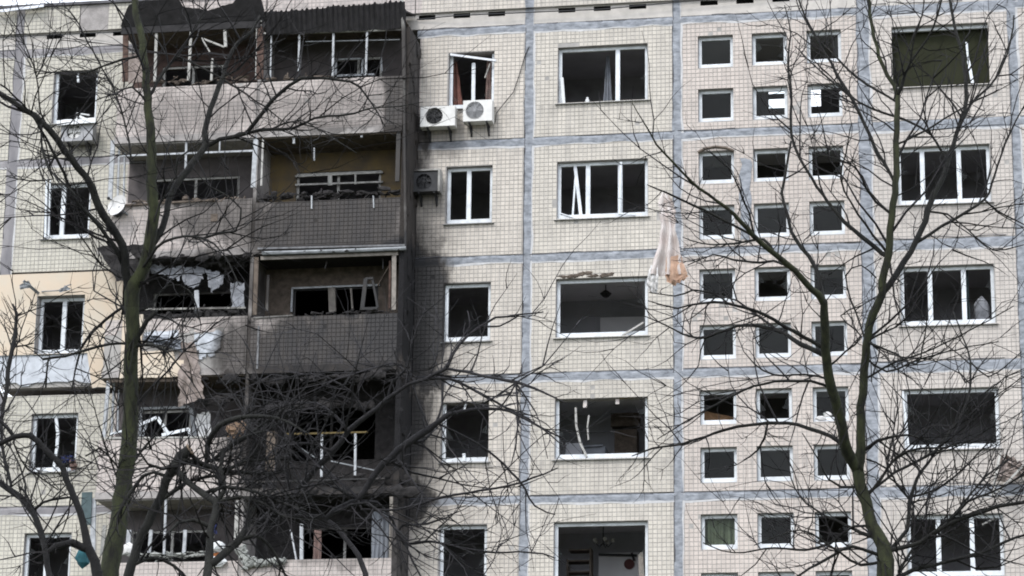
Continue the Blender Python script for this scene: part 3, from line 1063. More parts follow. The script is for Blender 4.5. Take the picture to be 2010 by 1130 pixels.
for k in range(6):
    for side in "LR":
        x0, x1 = (BX0, BXM - 0.04) if side == "L" else (BXM + 0.04, BX1 - 0.02)
        zf = ZT[k + 1]
        wallm, ceilm = LOOK[(side, k)]
        mb = MB()
        # floor slab, party wall, end wall
        mb.box(x0 - 0.02, x1 + 0.0, BY - 0.03, -0.002, zf - 0.03, zf + 0.13)
        if side == "L":
            mb.box(x1 + 0.001, x1 + 0.079, BY + 0.03, -0.002, zf - 0.03, zf + ST - 0.035)
            mb.box(x0 - 0.01, x0 + 0.05, BY + 0.12, -0.002, zf + 0.131, zf + 1.2)
        b = mb.build("balcony", "concrete", block)
        if (side, k) in BL:
            lab(b, BL[(side, k)])
        BAL[(side, k)] = b
        # ceiling lining under the slab above
        if True:
            c = MB()
            c.box(x0 + 0.02, x1 - 0.02, BY + 0.02, -0.01, zf + ST - 0.06, zf + ST - 0.035)
            c.build("soffit", ceilm, b)
        # back wall of the balcony with its window or door opening, and the room behind
        hx0, hx1 = INNER.get((side, k), (x0 + 0.9, x1 - 0.9))
        hole = (hx0, hx1, zf + 0.95, zf + 2.27)
        c = MB()
        c.wall(x0, x1, zf + 0.131, zf + ST - 0.035, 0.0, 0.28, [hole])
        c.build("back_wall", wallm, b)
        room(x0 + 0.05, x1 - 0.05, zf + 0.16, zf + 2.62, 0.285, 3.6, ["char", "char", "char"] if wallm.startswith("char") else ["room_dim", "room_dim", "room_floor"])
        c = MB()
        for xx in (hx0, (hx0 * 0.52 + hx1 * 0.48), hx1 - 0.06):
            c.box(xx, xx + 0.06, 0.04, 0.1, hole[2] + 0.06, hole[3] - 0.05)
        c.box(hx0, hx1, 0.04, 0.1, hole[3] - 0.05, hole[3])
        c.box(hx0, hx1, 0.04, 0.1, hole[2], hole[2] + 0.06)
        c.build("inner_window", "frame_dirty" if (side, k) != ("R", 3) else "char", b)
        # parapet
        if (side, k) != ("R", 3):
            zp = zf + {("R", 1): 1.2, ("R", 2): 1.28, ("L", 1): 1.32}.get((side, k), 1.33)
            c = MB()
            c.box(x0, x1, BY, BY + 0.08, zf + 0.131, zp)
            c.build("parapet", "grout", b)
            keep = None
            if (side, k) == ("L", 2):
                keep = lambda x, z: x > -7.375 + 0.15 * mnoise.noise(Vector((z * 3, 0, 1))) or z > 18.136 + 0.1 * mnoise.noise(Vector((x * 3, 0, 1)))
            add_tiles(x0 + 0.004, x1 - 0.004, zf + 0.135, zp - 0.004, BY, missing=0.004 if k in (1, 2) else 0.001, keep=keep)

Bk = BAL
YF = BY + 0.04


def bars(bal, name, m, *bb, y=None):
    return bar_parts(Bk[bal], name, m, bb)


# topmost left: rusty boards at both ends, posts, torn roof sheet
o = bars(("L", 0), "side_board", "rust", ((-10.111, -1.12, 25.677), (-10.048, -1.12, 24.249), 0.16, 0.04))
o = bars(("L", 0), "side_board", "rust", ((-6.834, -1.12, 25.451), (-6.808, -1.12, 24.151), 0.2, 0.05))
o = bars(("L", 0), "side_board", "hessian", ((-9.825, -1.12, 24.948), (-9.799, -1.12, 24.211), 0.42, 0.03))
for a, b, w_ in (((-9.355, -1.11, 25.641), (-9.334, -1.11, 24.217), 0.075), ((-8.511, -1.11, 25.57), (-8.522, -1.11, 24.202), 0.075), ((-7.71, -1.11, 25.553), (-7.662, -1.11, 24.992), 0.085), ((-7.969, -1.11, 24.717), (-7.97, -1.11, 24.174), 0.06), ((-6.926, -1.11, 25.549), (-6.895, -1.11, 24.146), 0.05)):
    bars(("L", 0), "post", "frame_dirty", (a, b, w_))
bars(("L", 0), "head_rail", "frame_dirty", ((-10.217, -1.14, 25.688), (-6.797, -1.14, 25.581), 0.06))
bars(("L", 0), "fallen_sash", "frame_dirty", ((-8.268, -1.05, 25.262), (-7.731, -1, 25.037), 0.05), ((-8.241, -1.05, 25.222), (-8.064, -1.02, 24.92), 0.04))
mb = MB()


def torn(s):
    top = [(0, 45), (0.06, 4), (0.12, -6), (0.42, -6), (0.45, 12), (0.52, 14), (0.6, 20), (0.66, 18), (0.8, 7), (0.82, -6), (0.98, -6), (1.0, 25)]
    for (a, p), (b, q) in zip(top, top[1:]):
        if a <= s <= b:
            return p + (q - p) * (s - a) / max(b - a, 1e-6)
    return 0


TZ0, TZ1 = 25.601, 26.053
TX0, TX1 = -10.215, -6.72
for i in range(56):
    s0, s1 = i / 56, (i + 1) / 56
    q = []
    for s in (s0, s1):
        x = TX0 + (TX1 - TX0) * s
        zt = TZ0 + (TZ1 - TZ0) * (45 - torn(s)) / 45 + 0.03 * mnoise.noise(Vector((s * 30, 0, 0)))
        wv = 0.03 * math.sin(s * 56 * math.pi)
        q.append(((x, -1.19 + wv, TZ0), (x, -1.19 - 0.3 * (zt - TZ0) / 0.55 + wv, zt)))
    mb.quad(q[0][0], q[1][0], q[1][1], q[0][1])
    mb.quad((q[0][0][0], q[0][0][1] + 0.012, q[0][0][2]), (q[0][1][0], q[0][1][1] + 0.012, q[0][1][2]), (q[1][1][0], q[1][1][1] + 0.012, q[1][1][2]), (q[1][0][0], q[1][0][1] + 0.012, q[1][0][2]))
lab(mb.build("roof_sheet", "roof_sheet", Bk[("L", 0)]), "torn dark sheet metal over the topmost left balcony")
# topmost right: corrugated fascia leaning out over a white metal frame
mb = MB()
FX0, FX1, FZ0 = -6.685, -3.357, 25.203
nc = 120
for i in range(nc):
    q = []
    for s in (i / nc, (i + 1) / nc):
        x = FX0 + (FX1 - FX0) * s
        ph = 0.5 + 0.5 * math.sin(s * 27 * 2 * math.pi)
        top = FZ0 + 0.47 + 0.10 * (1 if ph > 0.72 else 0) * (0.5 + 0.5 * mnoise.noise(Vector((s * 25, 2, 0)))) + 0.05 * mnoise.noise(Vector((s * 9, 5, 0))) + 0.1 * s
        q.append(((x, -1.2 + 0.03 * ph, FZ0 + 0.03 * mnoise.noise(Vector((s * 11, 7, 0)))), (x, -1.42 + 0.03 * ph, top)))
    mb.quad(q[0][0], q[1][0], q[1][1], q[0][1])
    mb.quad(*[(p[0], p[1] + 0.012, p[2]) for p in (q[0][0], q[0][1], q[1][1], q[1][0])])
lab(mb.build("roof_sheet", "roof_sheet", Bk[("R", 0)]), "jagged corrugated fascia over the topmost right balcony")
bars(("R", 0), "head_rail", "frame_dirty", ((-6.778, -1.12, 25.271), (-3.483, -1.12, 25.197), 0.055))
for a, b, w_ in (((-5.902, -1.11, 25.241), (-5.894, -1.11, 24.297), 0.05), ((-5.089, -1.11, 25.236), (-5.079, -1.11, 24.13), 0.055), ((-4.292, -1.11, 25.218), (-4.297, -1.11, 24.116), 0.055), ((-6.571, -1.11, 25.213), (-6.556, -1.11, 24.179), 0.035)):
    bars(("R", 0), "post", "frame_dull", (a, b, w_))
bars(("R", 0), "middle_rail", "steel_dull", ((-5.777, -1, 25.062), (-3.54, -1, 24.995), 0.02))
bars(("R", 0), "inner_sash", "frame_dull", ((-5.244, -0.2, 24.905), (-5.231, -0.2, 24.473), 0.07), ((-4.595, -0.2, 24.898), (-4.595, -0.2, 24.466), 0.06), ((-5.255, -0.2, 24.487), (-4.303, -0.2, 24.477), 0.06), ((-5.268, -0.2, 24.894), (-4.546, -0.2, 24.882), 0.04), ((-4.156, -0.2, 24.901), (-4.123, -0.2, 24.544), 0.05))
for (x0, x1), side in (((BX0, BXM - 0.02), "L"), ((BXM + 0.02, BX1), "R")):
    mb = MB()
    mb.hexa([(x0, -1.17, 25.42), (x1, -1.17, 25.42), (x1, -1.14, 25.42), (x0, -1.14, 25.42), (x0, -1.17, 25.68), (x1, -1.17, 25.68), (x1, -1.14, 25.68), (x0, -1.14, 25.68)])
    mb.build("fascia", "roof_sheet", Bk[(side, 0)])
    mb = MB()
    mb.hexa([(x0, -1.138, 25.62), (x1, -1.138, 25.62), (x1, -0.08, 25.93), (x0, -0.08, 25.93), (x0, -1.138, 25.66), (x1, -1.138, 25.66), (x1, -0.08, 25.97), (x0, -0.08, 25.97)])
    mb.build("roof_deck", "roof_sheet", Bk[(side, 0)])
# second: left with white glazing bars, right with cream frame
for a, b, w_ in (((-10.27, -1.11, 22.804), (-10.265, -1.11, 21.362), 0.12), ((-10.145, -1, 22.823), (-10.122, -1, 21.478), 0.05), ((-10.04, -0.9, 22.565), (-10.006, -0.9, 21.468), 0.04), ((-8.501, -1.11, 22.698), (-8.487, -1.11, 21.867), 0.055), ((-6.842, -1.11, 22.796), (-6.864, -1.11, 21.514), 0.13)):
    bars(("L", 1), "post", "frame_dull", (a, b, w_))
bars(("L", 1), "head_rail", "frame_dull", ((-10.19, -1.12, 22.759), (-6.872, -1.12, 22.707), 0.05))
bars(("L", 1), "middle_rail", "frame_dull", ((-10.074, -1.12, 22.417), (-6.909, -1.12, 22.4), 0.05))
bars(("L", 1), "sash_bar", "frame_dull", ((-7.695, -1.12, 22.695), (-7.696, -1.12, 22.423), 0.03))
bars(("L", 1), "handrail", "char_brown", ((-9.934, -1.2, 21.184), (-7.749, -1.22, 21.222), 0.05))
bars(("R", 1), "head_rail", "frame_cream", ((-6.731, -1.12, 22.788), (-3.472, -1.12, 22.773), 0.07))
bars(("R", 1), "post", "frame_dirty", ((-3.486, -1.11, 22.789), (-3.491, -1.11, 21.517), 0.12))
bars(("R", 1), "post", "frame_dirty", ((-6.674, -1.11, 22.813), (-6.673, -1.11, 21.543), 0.05))
bars(("R", 1), "frame_stub", "frame_dull", ((-5.951, -1.1, 22.759), (-5.943, -1.1, 22.536), 0.06), ((-4.357, -1.1, 22.759), (-4.353, -1.1, 22.611), 0.06), ((-5.484, -1, 22.45), (-5.474, -1, 22.142), 0.03))
bars(("R", 1), "inner_rail", "frame_dirty", ((-6.153, -0.05, 22.102), (-4.068, -0.05, 22.111), 0.06), ((-6.146, -0.05, 21.89), (-4.061, -0.05, 21.875), 0.05), ((-5.324, -0.06, 22.113), (-5.315, -0.06, 21.838), 0.12), ((-4.717, -0.06, 22.086), (-4.71, -0.06, 21.837), 0.05))
bars(("R", 1), "frame_stub", "frame_dull", ((-5.463, -1.17, 21.24), (-5.452, -1.17, 20.923), 0.035), ((-4.025, -1.17, 21.18), (-4.005, -1.17, 20.888), 0.03))
# third right: cream timber frame, tilted sash
bars(("R", 2), "head_rail", "frame_cream", ((-6.613, -1.13, 19.806), (-3.421, -1.13, 19.805), 0.1))
bars(("R", 2), "post", "frame_cream", ((-3.519, -1.11, 19.779), (-3.498, -1.11, 18.491), 0.12))
bars(("R", 2), "post", "rust", ((-3.633, -1, 19.672), (-3.617, -1, 18.549), 0.06))
bars(("R", 2), "post", "char_brown", ((-6.715, -1.11, 19.84), (-6.709, -1.11, 18.482), 0.12))
bars(("R", 2), "post", "frame_dirty", ((-6.508, -0.8, 19.5), (-6.512, -0.8, 18.657), 0.07))
bars(("R", 2), "sill_rail", "frame_dirty", ((-6.728, -1.16, 18.398), (-5.807, -1.16, 18.426), 0.04))
bars(("R", 2), "brace", "char_brown", ((-3.631, -0.9, 19.666), (-3.969, -0.7, 19.196), 0.03))
bars(("R", 2), "inner_frame", "frame_dull", ((-6.147, -0.03, 19.393), (-4.073, -0.03, 19.403), 0.05), ((-6.135, -0.03, 19.392), (-6.14, -0.03, 18.833), 0.05))
bars(("R", 2), "inner_post", "frame_cream", ((-5.209, -0.03, 19.384), (-5.167, -0.03, 18.799), 0.2), ((-4.752, -0.03, 19.343), (-4.702, -0.03, 18.856), 0.05))
bars(("R", 2), "edge_strip", "edge_metal", ((-6.674, -1.2, 20.017), (-3.246, -1.2, 19.969), 0.05), ((-6.587, -1.17, 18.2), (-6.584, -1.17, 17.204), 0.05))
mb = MB()
mb.tube([(-6.557, -1.22, 19.898), (-4.956, -1.22, 19.885), (-3.427, -1.22, 19.886), (-3.229, -1.22, 19.891)], 0.05, 8)
mb.build("roller_pipe", "steel_dull", Bk[("R", 2)])
bars(("R", 2), "ceiling_hook", "frame_dirty", ((-5.122, -0.9, 19.746), (-5.164, -0.9, 19.578), 0.025), ((-3.822, -0.9, 19.757), (-3.815, -0.9, 19.516), 0.03))
# third left: railing over the parapet
bars(("L", 2), "handrail", "frame_dirty", ((-9.314, -1.14, 18.695), (-6.921, -1.14, 18.649), 0.05))
bars(("L", 2), "post", "frame_dull", ((-8.047, -1.12, 18.645), (-8.038, -1.12, 18.441), 0.13), ((-8.097, -1.1, 19.11), (-8.066, -1.1, 18.687), 0.12))
# fourth: rails
bars(("L", 3), "post", "frame_dull", ((-10.065, -1.11, 17.04), (-10.102, -1.11, 15.74), 0.1), ((-10.001, -0.9, 17.067), (-9.993, -0.9, 15.809), 0.05), ((-9.981, -0.6, 16.962), (-9.951, -0.6, 15.948), 0.04))
bars(("L", 3), "sill_rail", "frame_dirty", ((-10.099, -1.15, 15.708), (-7.55, -1.15, 15.664), 0.05))
bars(("L", 3), "head_rail", "char_brown", ((-10.062, -1.12, 17.038), (-8.424, -1.12, 17.012), 0.08))
bars(("L", 3), "inner_frame", "frame_dull", ((-9.566, -0.05, 16.64), (-8.453, -0.05, 16.645), 0.07), ((-9.591, -0.05, 16.665), (-9.593, -0.05, 15.994), 0.07), ((-8.39, -0.1, 16.619), (-8.263, -0.1, 15.947), 0.14))
bars(("R", 3), "handrail", "rust_yellow", ((-5.895, -1.12, 15.697), (-4.014, -1.12, 15.694), 0.045))
for a, b in (((-5.059, -1.11, 15.677), (-5.039, -1.11, 14.706)), ((-4.294, -1.11, 15.68), (-4.277, -1.11, 14.711))):
    bars(("R", 3), "post", "frame_dull", (a, b, 0.06))
bars(("R", 3), "slab_edge_strip", "frame_dirty", ((-6.591, -1.2, 14.609), (-3.588, -1.2, 14.618), 0.04))
bars(("R", 3), "bent_rail", "steel_dull", ((-5.589, -1, 15.415), (-5.209, -0.9, 15.172), 0.03), ((-4.857, -1, 15.083), (-3.741, -1.05, 14.815), 0.03))
bars(("R", 3), "post", "char_brown", ((-6.301, -0.7, 15.852), (-6.303, -0.7, 14.952), 0.25, 0.2))
# fifth
bars(("L", 4), "head_rail", "frame_dull", ((-10.185, -1.13, 14.359), (-6.867, -1.13, 14.33), 0.05))
for a, b, w_ in (((-10.262, -1.11, 14.341), (-10.216, -1.11, 13.104), 0.14), ((-8.58, -1.11, 14.281), (-8.567, -1.11, 13.038), 0.06), ((-8.922, -1, 13.617), (-8.943, -1, 13.1), 0.09), ((-8.134, -1, 13.601), (-8.143, -1, 13.051), 0.09), ((-6.938, -1.11, 14.221), (-6.935, -1.11, 13.304), 0.1), ((-10.07, -0.8, 13.796), (-10.102, -0.8, 13.102), 0.1), ((-9.493, -0.8, 13.668), (-9.51, -0.8, 13.091), 0.12)):
    bars(("L", 4), "post", "frame_dull" if w_ != 0.1 else "frame_dirty", (a, b, w_))
bars(("R", 4), "post", "frame_dull", ((-5.455, -1.11, 13.662), (-5.426, -1.11, 12.82), 0.09))
bars(("R", 4), "post", "frame_cream", ((-3.437, -1.11, 14.223), (-3.413, -1.11, 12.783), 0.1))
bars(("R", 4), "fallen_sash", "frame_dull", ((-5.721, -1, 13.552), (-5.531, -1.1, 12.801), 0.04))

# burnt stuff clinging to slab edges and parapet tops
def debris(bal, px_list, n, sx_, sz_, m, seed):
    rr = random.Random(seed)
    mb = MB()
    for _ in range(n):
        (a, b) = rr.choice(px_list)
        p = Vector(a).lerp(Vector(b), rr.random())
        p += Vector((rr.gauss(0, 0.03), rr.uniform(-0.05, 0.25), rr.gauss(0, 0.03)))
        if rr.random() < 0.5:
            lump_into(mb, p, (rr.uniform(0.03, sx_), 0.05, rr.uniform(0.02, sz_)), rr.random() * 50, 1, 0.6)
        else:
            q = p + Vector((rr.gauss(0, sx_), rr.gauss(0, 0.06), rr.gauss(0, sz_)))
            mb.bar(p, q, rr.uniform(0.012, 0.035), 0.02)
    o = mb.build("burnt_debris", m, Bk[bal])
    o["kind"] = "stuff"
    return o


debris(("R", 1), [((-6.749, -1.15, 21.288), (-3.476, -1.15, 21.272))], 90, 0.18, 0.07, "char", 1)
debris(("L", 1), [((-9.841, -1.12, 21.267), (-6.875, -1.12, 21.242))], 60, 0.16, 0.09, "char_brown", 2)
debris(("R", 2), [((-6.681, -1.2, 19.897), (-3.315, -1.2, 19.888)), ((-5.515, -1.15, 18.442), (-3.816, -1.15, 18.467))], 70, 0.14, 0.04, "char", 3)
debris(("L", 2), [((-9.277, -1.12, 18.543), (-6.767, -1.12, 18.517)), ((-9.348, -0.9, 19.819), (-7.058, -0.9, 19.855)), ((-9.51, -1.18, 19.925), (-6.807, -1.18, 19.92))], 150, 0.24, 0.14, "char", 4)
debris(("L", 0), [((-10.006, -1.1, 24.279), (-6.937, -1.1, 24.202)), ((-9.981, -1, 25.563), (-7.013, -1, 25.469))], 60, 0.16, 0.08, "char_brown", 14)
debris(("R", 0), [((-6.693, -1.1, 24.19), (-4.515, -1.1, 24.106))], 30, 0.16, 0.05, "char_brown", 15)
debris(("R", 3), [((-6.632, -1.18, 16.991), (-3.133, -1.18, 16.967)), ((-6.565, -1.1, 14.745), (-3.094, -1.1, 14.617)), ((-6.682, -0.9, 16.379), (-3.874, -0.9, 16.416))], 130, 0.22, 0.16, "char", 5)
debris(("L", 3), [((-7.821, -1.15, 16.999), (-6.699, -1.15, 17)), ((-7.842, -1, 16.505), (-6.904, -1, 16.714))], 50, 0.2, 0.14, "char", 6)
debris(("R", 4), [((-6.538, -1.15, 14.399), (-2.906, -1.15, 14.316))], 90, 0.25, 0.14, "char", 7)
debris(("L", 4), [((-9.532, -1.1, 13.035), (-7.427, -1.1, 13.053))], 40, 0.15, 0.05, "rubble_light", 8)
# peach render and torn insulation on the third left parapet
mb = MB()
zb_ = lambda x: 17.07 + 0.04 * mnoise.noise(Vector((x * 4, 2, 2)))
zt_ = lambda x: 17.689 + 0.09 * mnoise.noise(Vector((x * 2, 5, 2))) - (0.25 if x > -8.506 else 0)
X0_, X1_ = -9.773, -8.288
n = 22
for i in range(n):
    a, b = X0_ + (X1_ - X0_) * i / n, X0_ + (X1_ - X0_) * (i + 1) / n
    if b < -9.245:
        ta, tb = 18.559, 18.559
    else:
        ta, tb = zt_(a), zt_(b)
    mb.hexa([(a, BY - 0.07, zb_(a)), (b, BY - 0.07, zb_(b)), (b, BY - 0.002, zb_(b)), (a, BY - 0.002, zb_(a)), (a, BY - 0.07, ta), (b, BY - 0.07, tb), (b, BY - 0.002, tb), (a, BY - 0.002, ta)])
mb.build("render_coat", "plaster_cream", Bk[("L", 2)])
mb = MB()
sheet_into(mb, (-8.12, -1.19, 18.066), (-7.409, -1.19, 18.126), (-7.506, -1.19, 17.63), (-7.926, -1.19, 17.465), 14, 10, 0.03, 2.2, ragged=0.14)
sheet_into(mb, (-9.277, -1.17, 18.146), (-8.464, -1.17, 18.167), (-8.456, -1.17, 17.999), (-9.27, -1.17, 18.002), 12, 4, 0.02, 5.2, ragged=0.06)
mb.build("bared_foam", "foam_board", Bk[("L", 2)])

# ------------------------------------------------------------------ tiles: the 300 that show largest stand alone, the rest is one mass
camp = Vector((9.505, -60.121, 1.7))


def project(p):
    v = Vector(p) - camp
    dep = v.dot(d)
    return 0.5 + 98.32 / 36 * v.dot(r2) / dep, 0.5 + 98.32 / 36 * v.dot(u2) / dep * 1024 / 576


full = []
for i, t in enumerate(TILES):
    if t[1] - t[0] > 0.088 and t[3] - t[2] > 0.085:
        c = ((t[0] + t[1]) / 2, t[4], (t[2] + t[3]) / 2)
        u_, v_ = project(c)
        if 0.01 < u_ < 0.99 and 0.01 < v_ < 0.99:
            full.append(((Vector(c) - camp).length, i))
full.sort()
single = {i for _, i in full[:300]}


def tile_into(mb, t, rr):
    a, b, c, e, y = t
    yo = y - 0.006 - rr.random() * 0.002
    tl = rr.uniform(-0.0012, 0.0012)
    s = 0.003
    P = [(a, y + 0.001, c), (b, y + 0.001, c), (b, y + 0.001, e), (a, y + 0.001, e)]
    Q = [(a + s, yo + tl, c + s), (b - s, yo, c + s), (b - s, yo - tl, e - s), (a + s, yo, e - s)]
    mb.quad(*Q)
    for i in range(4):
        j = (i + 1) % 4
        mb.quad(P[i], P[j], Q[j], Q[i])


mass = MB()
rt = random.Random(5)
for i, t in enumerate(TILES):
    if i not in single:
        tile_into(mass, t, rt)
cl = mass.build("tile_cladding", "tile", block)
cl["kind"] = "stuff"
tm = MB()
tile_into(tm, (-0.04475, 0.04475, -0.04475, 0.04475, 0.0), random.Random(3))
proto = None
for i in sorted(single):
    a, b, c, e, y = TILES[i]
    if proto is None:
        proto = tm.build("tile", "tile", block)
        o = proto
    else:
        o = proto.copy()
        COL.objects.link(o)
        o.parent = block
    o.location = ((a + b) / 2, y, (c + e) / 2)

# ------------------------------------------------------------------ air conditioners
def ac_unit(label, x0, x1, z0, z1, yf, casing, fan, body_open=False, rings=5):
    t = thing("air_conditioner", label, "air conditioner", "air conditioner units on the facade", loc=((x0 + x1) / 2, 0, z0))
    W, H = x1 - x0, z1 - z0
    mb = MB()
    xa, xb = -W / 2, W / 2
    yb = yf + 0.28
    cxf, czf, rf = xa + W * 0.40, H * 0.52, min(W * 0.3, H * 0.40)
    # front with a round opening
    nseg = 32
    ring = [(cxf + rf * math.cos(2 * math.pi * i / nseg), czf + rf * math.sin(2 * math.pi * i / nseg)) for i in range(nseg)]

    def edge(px, pz):
        dx, dz = px - cxf, pz - czf
        k = 1e9
        if dx > 1e-9: k = min(k, (xb - cxf) / dx)
        if dx < -1e-9: k = min(k, (xa - cxf) / dx)
        if dz > 1e-9: k = min(k, (H - czf) / dz)
        if dz < -1e-9: k = min(k, (0 - czf) / dz)
        return cxf + dx * k, czf + dz * k
    corners = [(xa, 0), (xb, 0), (xb, H), (xa, H)]
    for i in range(nseg):
        p, q = ring[i], ring[(i + 1) % nseg]
        P, Q = edge(*p), edge(*q)
        mb.quad((p[0], yf, p[1]), (P[0], yf, P[1]), (Q[0], yf, Q[1]), (q[0], yf, q[1]))
        for c in corners:
            a0 = math.atan2(P[1] - czf, P[0] - cxf)
            a1 = math.atan2(Q[1] - czf, Q[0] - cxf)
            ac = math.atan2(c[1] - czf, c[0] - cxf)
            if a1 < a0: a1 += 2 * math.pi
            if ac < a0: ac += 2 * math.pi
            if a0 < ac < a1:
                mb.tri((P[0], yf, P[1]), (c[0], yf, c[1]), (Q[0], yf, Q[1]))
        mb.quad((p[0], yf, p[1]), (q[0], yf, q[1]), (q[0], yf + 0.1, q[1]), (p[0], yf + 0.1, p[1]))
    mb.quad((xa, yf, 0), (xa, yf, H), (xa, yb, H), (xa, yb, 0))
    mb.quad((xb, yf, H), (xb, yf, 0), (xb, yb, 0), (xb, yb, H))
    mb.quad((xa, yf, H), (xb, yf, H), (xb, yb, H), (xa, yb, H))
    mb.quad((xb, yf, 0), (xa, yf, 0), (xa, yb, 0), (xb, yb, 0))
    mb.quad((xb, yb, 0), (xa, yb, 0), (xa, yb, H), (xb, yb, H))
    mb.build("casing", casing, t)
    f = MB()
    for i in range(5):
        a = 2 * math.pi * i / 5 + 0.4
        pts = []
        for rr, da in ((0.2, -0.2), (0.92, -0.45), (0.95, 0.35), (0.2, 0.3)):
            pts.append((cxf + rf * rr * math.cos(a + da), yf + 0.06 + 0.03 * da, czf + rf * rr * math.sin(a + da)))
        f.quad(*pts)
    f.tube([(cxf, yf + 0.03, czf), (cxf, yf + 0.09, czf)], rf * 0.22, 10)
    f.quad(*[(cxf + rf * 1.0 * math.cos(a), yf + 0.098, czf + rf * 1.0 * math.sin(a)) for a in (0.785, 2.356, 3.927, 5.498)], 0)
    f.build("fan", fan, t)
    if rings:
        gr = MB()
        for i in range(1, rings + 1):
            rr = rf * i / rings
            gr.tube([(cxf + rr * math.cos(2 * math.pi * j / 20), yf - 0.012, czf + rr * math.sin(2 * math.pi * j / 20)) for j in range(21)], 0.006, 4, cap=False)
        for j in range(6):
            a = math.pi * j / 6
            gr.tube([(cxf - rf * math.cos(a), yf - 0.012, czf - rf * math.sin(a)), (cxf + rf * math.cos(a), yf - 0.012, czf + rf * math.sin(a))], 0.005, 4)
        gr.build("fan_grille", fan if fan == "dark_plastic" else "ac_grey", t)
    for s in (-0.3, 0.3):
        br = MB()
        br.bar((W * s, -0.01, -0.25), (W * s, -0.01, 0.0), 0.04, 0.03)
        br.bar((W * s, -0.01, -0.02), (W * s, yf + 0.02, -0.02), 0.04, 0.03)
        br.bar((W * s, -0.02, -0.24), (W * s, yf + 0.1, -0.03), 0.03, 0.02)
        br.build("bracket", "dark_plastic", t)
    return t


ac_unit("white air conditioner with a black fan, left of the two under one window", -3.14, -2.325, 23.055, 23.541, -0.42, "ac_white", "dark_plastic", rings=3)
t = ac_unit("smaller white air conditioner with a grey grille, hanging below the curtained topmost window", -2.141, -1.46, 23.143, 23.653, -0.4, "ac_white", "ac_grey", rings=7)
ac_unit("dark gutted air conditioner hung at the scorched edge beside a two pane window", -3.265, -2.668, 21.493, 21.96, -0.4, "dark_plastic", "dark_plastic", rings=2)
ac_unit("battered pale air conditioner with debris on top, under the top left window", -11.8, -11.021, 23.099, 23.545, -0.4, "ac_grey", "ac_white", rings=0)
mb = MB()
sheet_into(mb, (-11.952, -0.3, 23.668), (-11.008, -0.35, 23.683), (-10.924, -0.5, 23.499), (-11.873, -0.5, 23.467), 10, 3, 0.04, 7.7)
mb.bar((-11.404, -0.3, 23.744), (-11.102, -0.35, 23.585), 0.05)
mb.bar((-11.519, -0.2, 23.862), (-11.188, -0.2, 23.795), 0.03)
mb.bar((-11.493, -0.2, 23.861), (-11.507, -0.2, 23.657), 0.03)
tag(mb.build("broken_sash", "white_gloss"), "broken white sash lying on the battered air conditioner at top left", "window sash")
mb = MB()
mb.box(-2.694, -2.646, -0.43, -0.12, 21.477, 21.981)
mb.box(-3.315, -3.267, -0.43, -0.12, 21.477, 21.981)
mb.box(-3.315, -2.646, -0.43, -0.12, 21.981, 22.018)
tag(mb.build("bracket_cage", "frame_dirty"), "pale metal cage around the dark gutted air conditioner", "metal cage")
# cables
mb = MB()
mb.tube([(-0.684, -0.03, 25.039), (-0.776, -0.04, 24.812), (-0.889, -0.05, 24.374), (-1.027, -0.05, 23.941), (-1.237, -0.06, 23.673), (-1.418, -0.1, 23.417), (-1.446, -0.06, 23.208)], 0.011, 5)
tag(mb.build("cable", "cable"), "thin cable curving from the panel joint down to the smaller air conditioner", "cable")
mb = MB()
mb.tube([(-3.358, -0.05, 25.859), (-2.342, -0.14, 25.871), (-0.651, -0.14, 25.856), (1.025, -0.14, 25.841), (2.924, -0.14, 25.926), (4.22, -0.14, 25.968), (7.135, -0.14, 26.106)], 0.014, 5)
tag(mb.build("cable", "cable"), "dark cable running along the attic vents above the large windows", "cable")
mb = MB()
mb.tube([(-13.959, -0.14, 25.91), (-12.805, -0.14, 25.915), (-11.657, -0.14, 25.906), (-10.567, -0.14, 25.9)], 0.013, 5)
tag(mb.build("cable", "cable"), "dark cable along the attic left of the balcony roofs", "cable")

# ------------------------------------------------------------------ things hanging in, on and off the block
def one(name, m, label, cat, fill, group=None):
    mb = MB()
    fill(mb)
    return tag(mb.build(name, m), label, cat, group)


G = "curtains left in the blown out windows"
one("curtain", "cloth_red", "dull red curtain at the left side of the topmost window behind the air conditioners", "curtain", lambda b: curtain_into(b, -2.557, -2.448, 0.35, 23.711, 24.941, 2.5, 0.03, 2.6, 0.08, seed=1), G)
one("curtain", "cloth_brown", "brown curtain at the right side of the topmost window behind the air conditioners", "curtain", lambda b: curtain_into(b, -1.743, -1.562, 0.35, 23.802, 24.904, 2.5, 0.03, 1.3, 0, seed=2), G)
one("curtain", "cloth_grey", "thin grey curtain gathered beside the mullion of the top large window", "curtain", lambda b: curtain_into(b, 1.061, 1.133, 0.5, 23.699, 24.921, 2.5, 0.03, 3.0, 0, seed=3), G)
one("curtain", "cloth_olive", "olive green curtain filling the top right window", "curtain", lambda b: curtain_into(b, 7.484, 10.057, 0.28, 23.63, 25.306, 9, 0.012, 1.0, 0, seed=4), G)
one("curtain", "teal_dull", "pale torn curtain behind the second mullion of the third right window", "curtain", lambda b: curtain_into(b, 9.124, 9.202, 0.3, 18.143, 19.456, 2.0, 0.03, 1.6, 0, seed=5), G)
one("curtain", "cloth_green", "green striped curtain behind a stair window low in the facade", "curtain", lambda b: curtain_into(b, 3.275, 4.038, 0.3, 13.161, 14.013, 5, 0.05, 1.0, 0, seed=6), G)
one("curtain", "cloth_grey", "blue grey curtain inside the lowest right balcony", "curtain", lambda b: curtain_into(b, -3.963, -3.572, -0.7, 12.842, 14.029, 4, 0.02, 1.0, 0, seed=7), G)
one("curtain", "cloth_brown", "brown curtain strip inside the lowest right balcony", "curtain", lambda b: curtain_into(b, -5.268, -5.105, -0.7, 12.867, 13.599, 2, 0.03, 1.2, 0, seed=8), G)
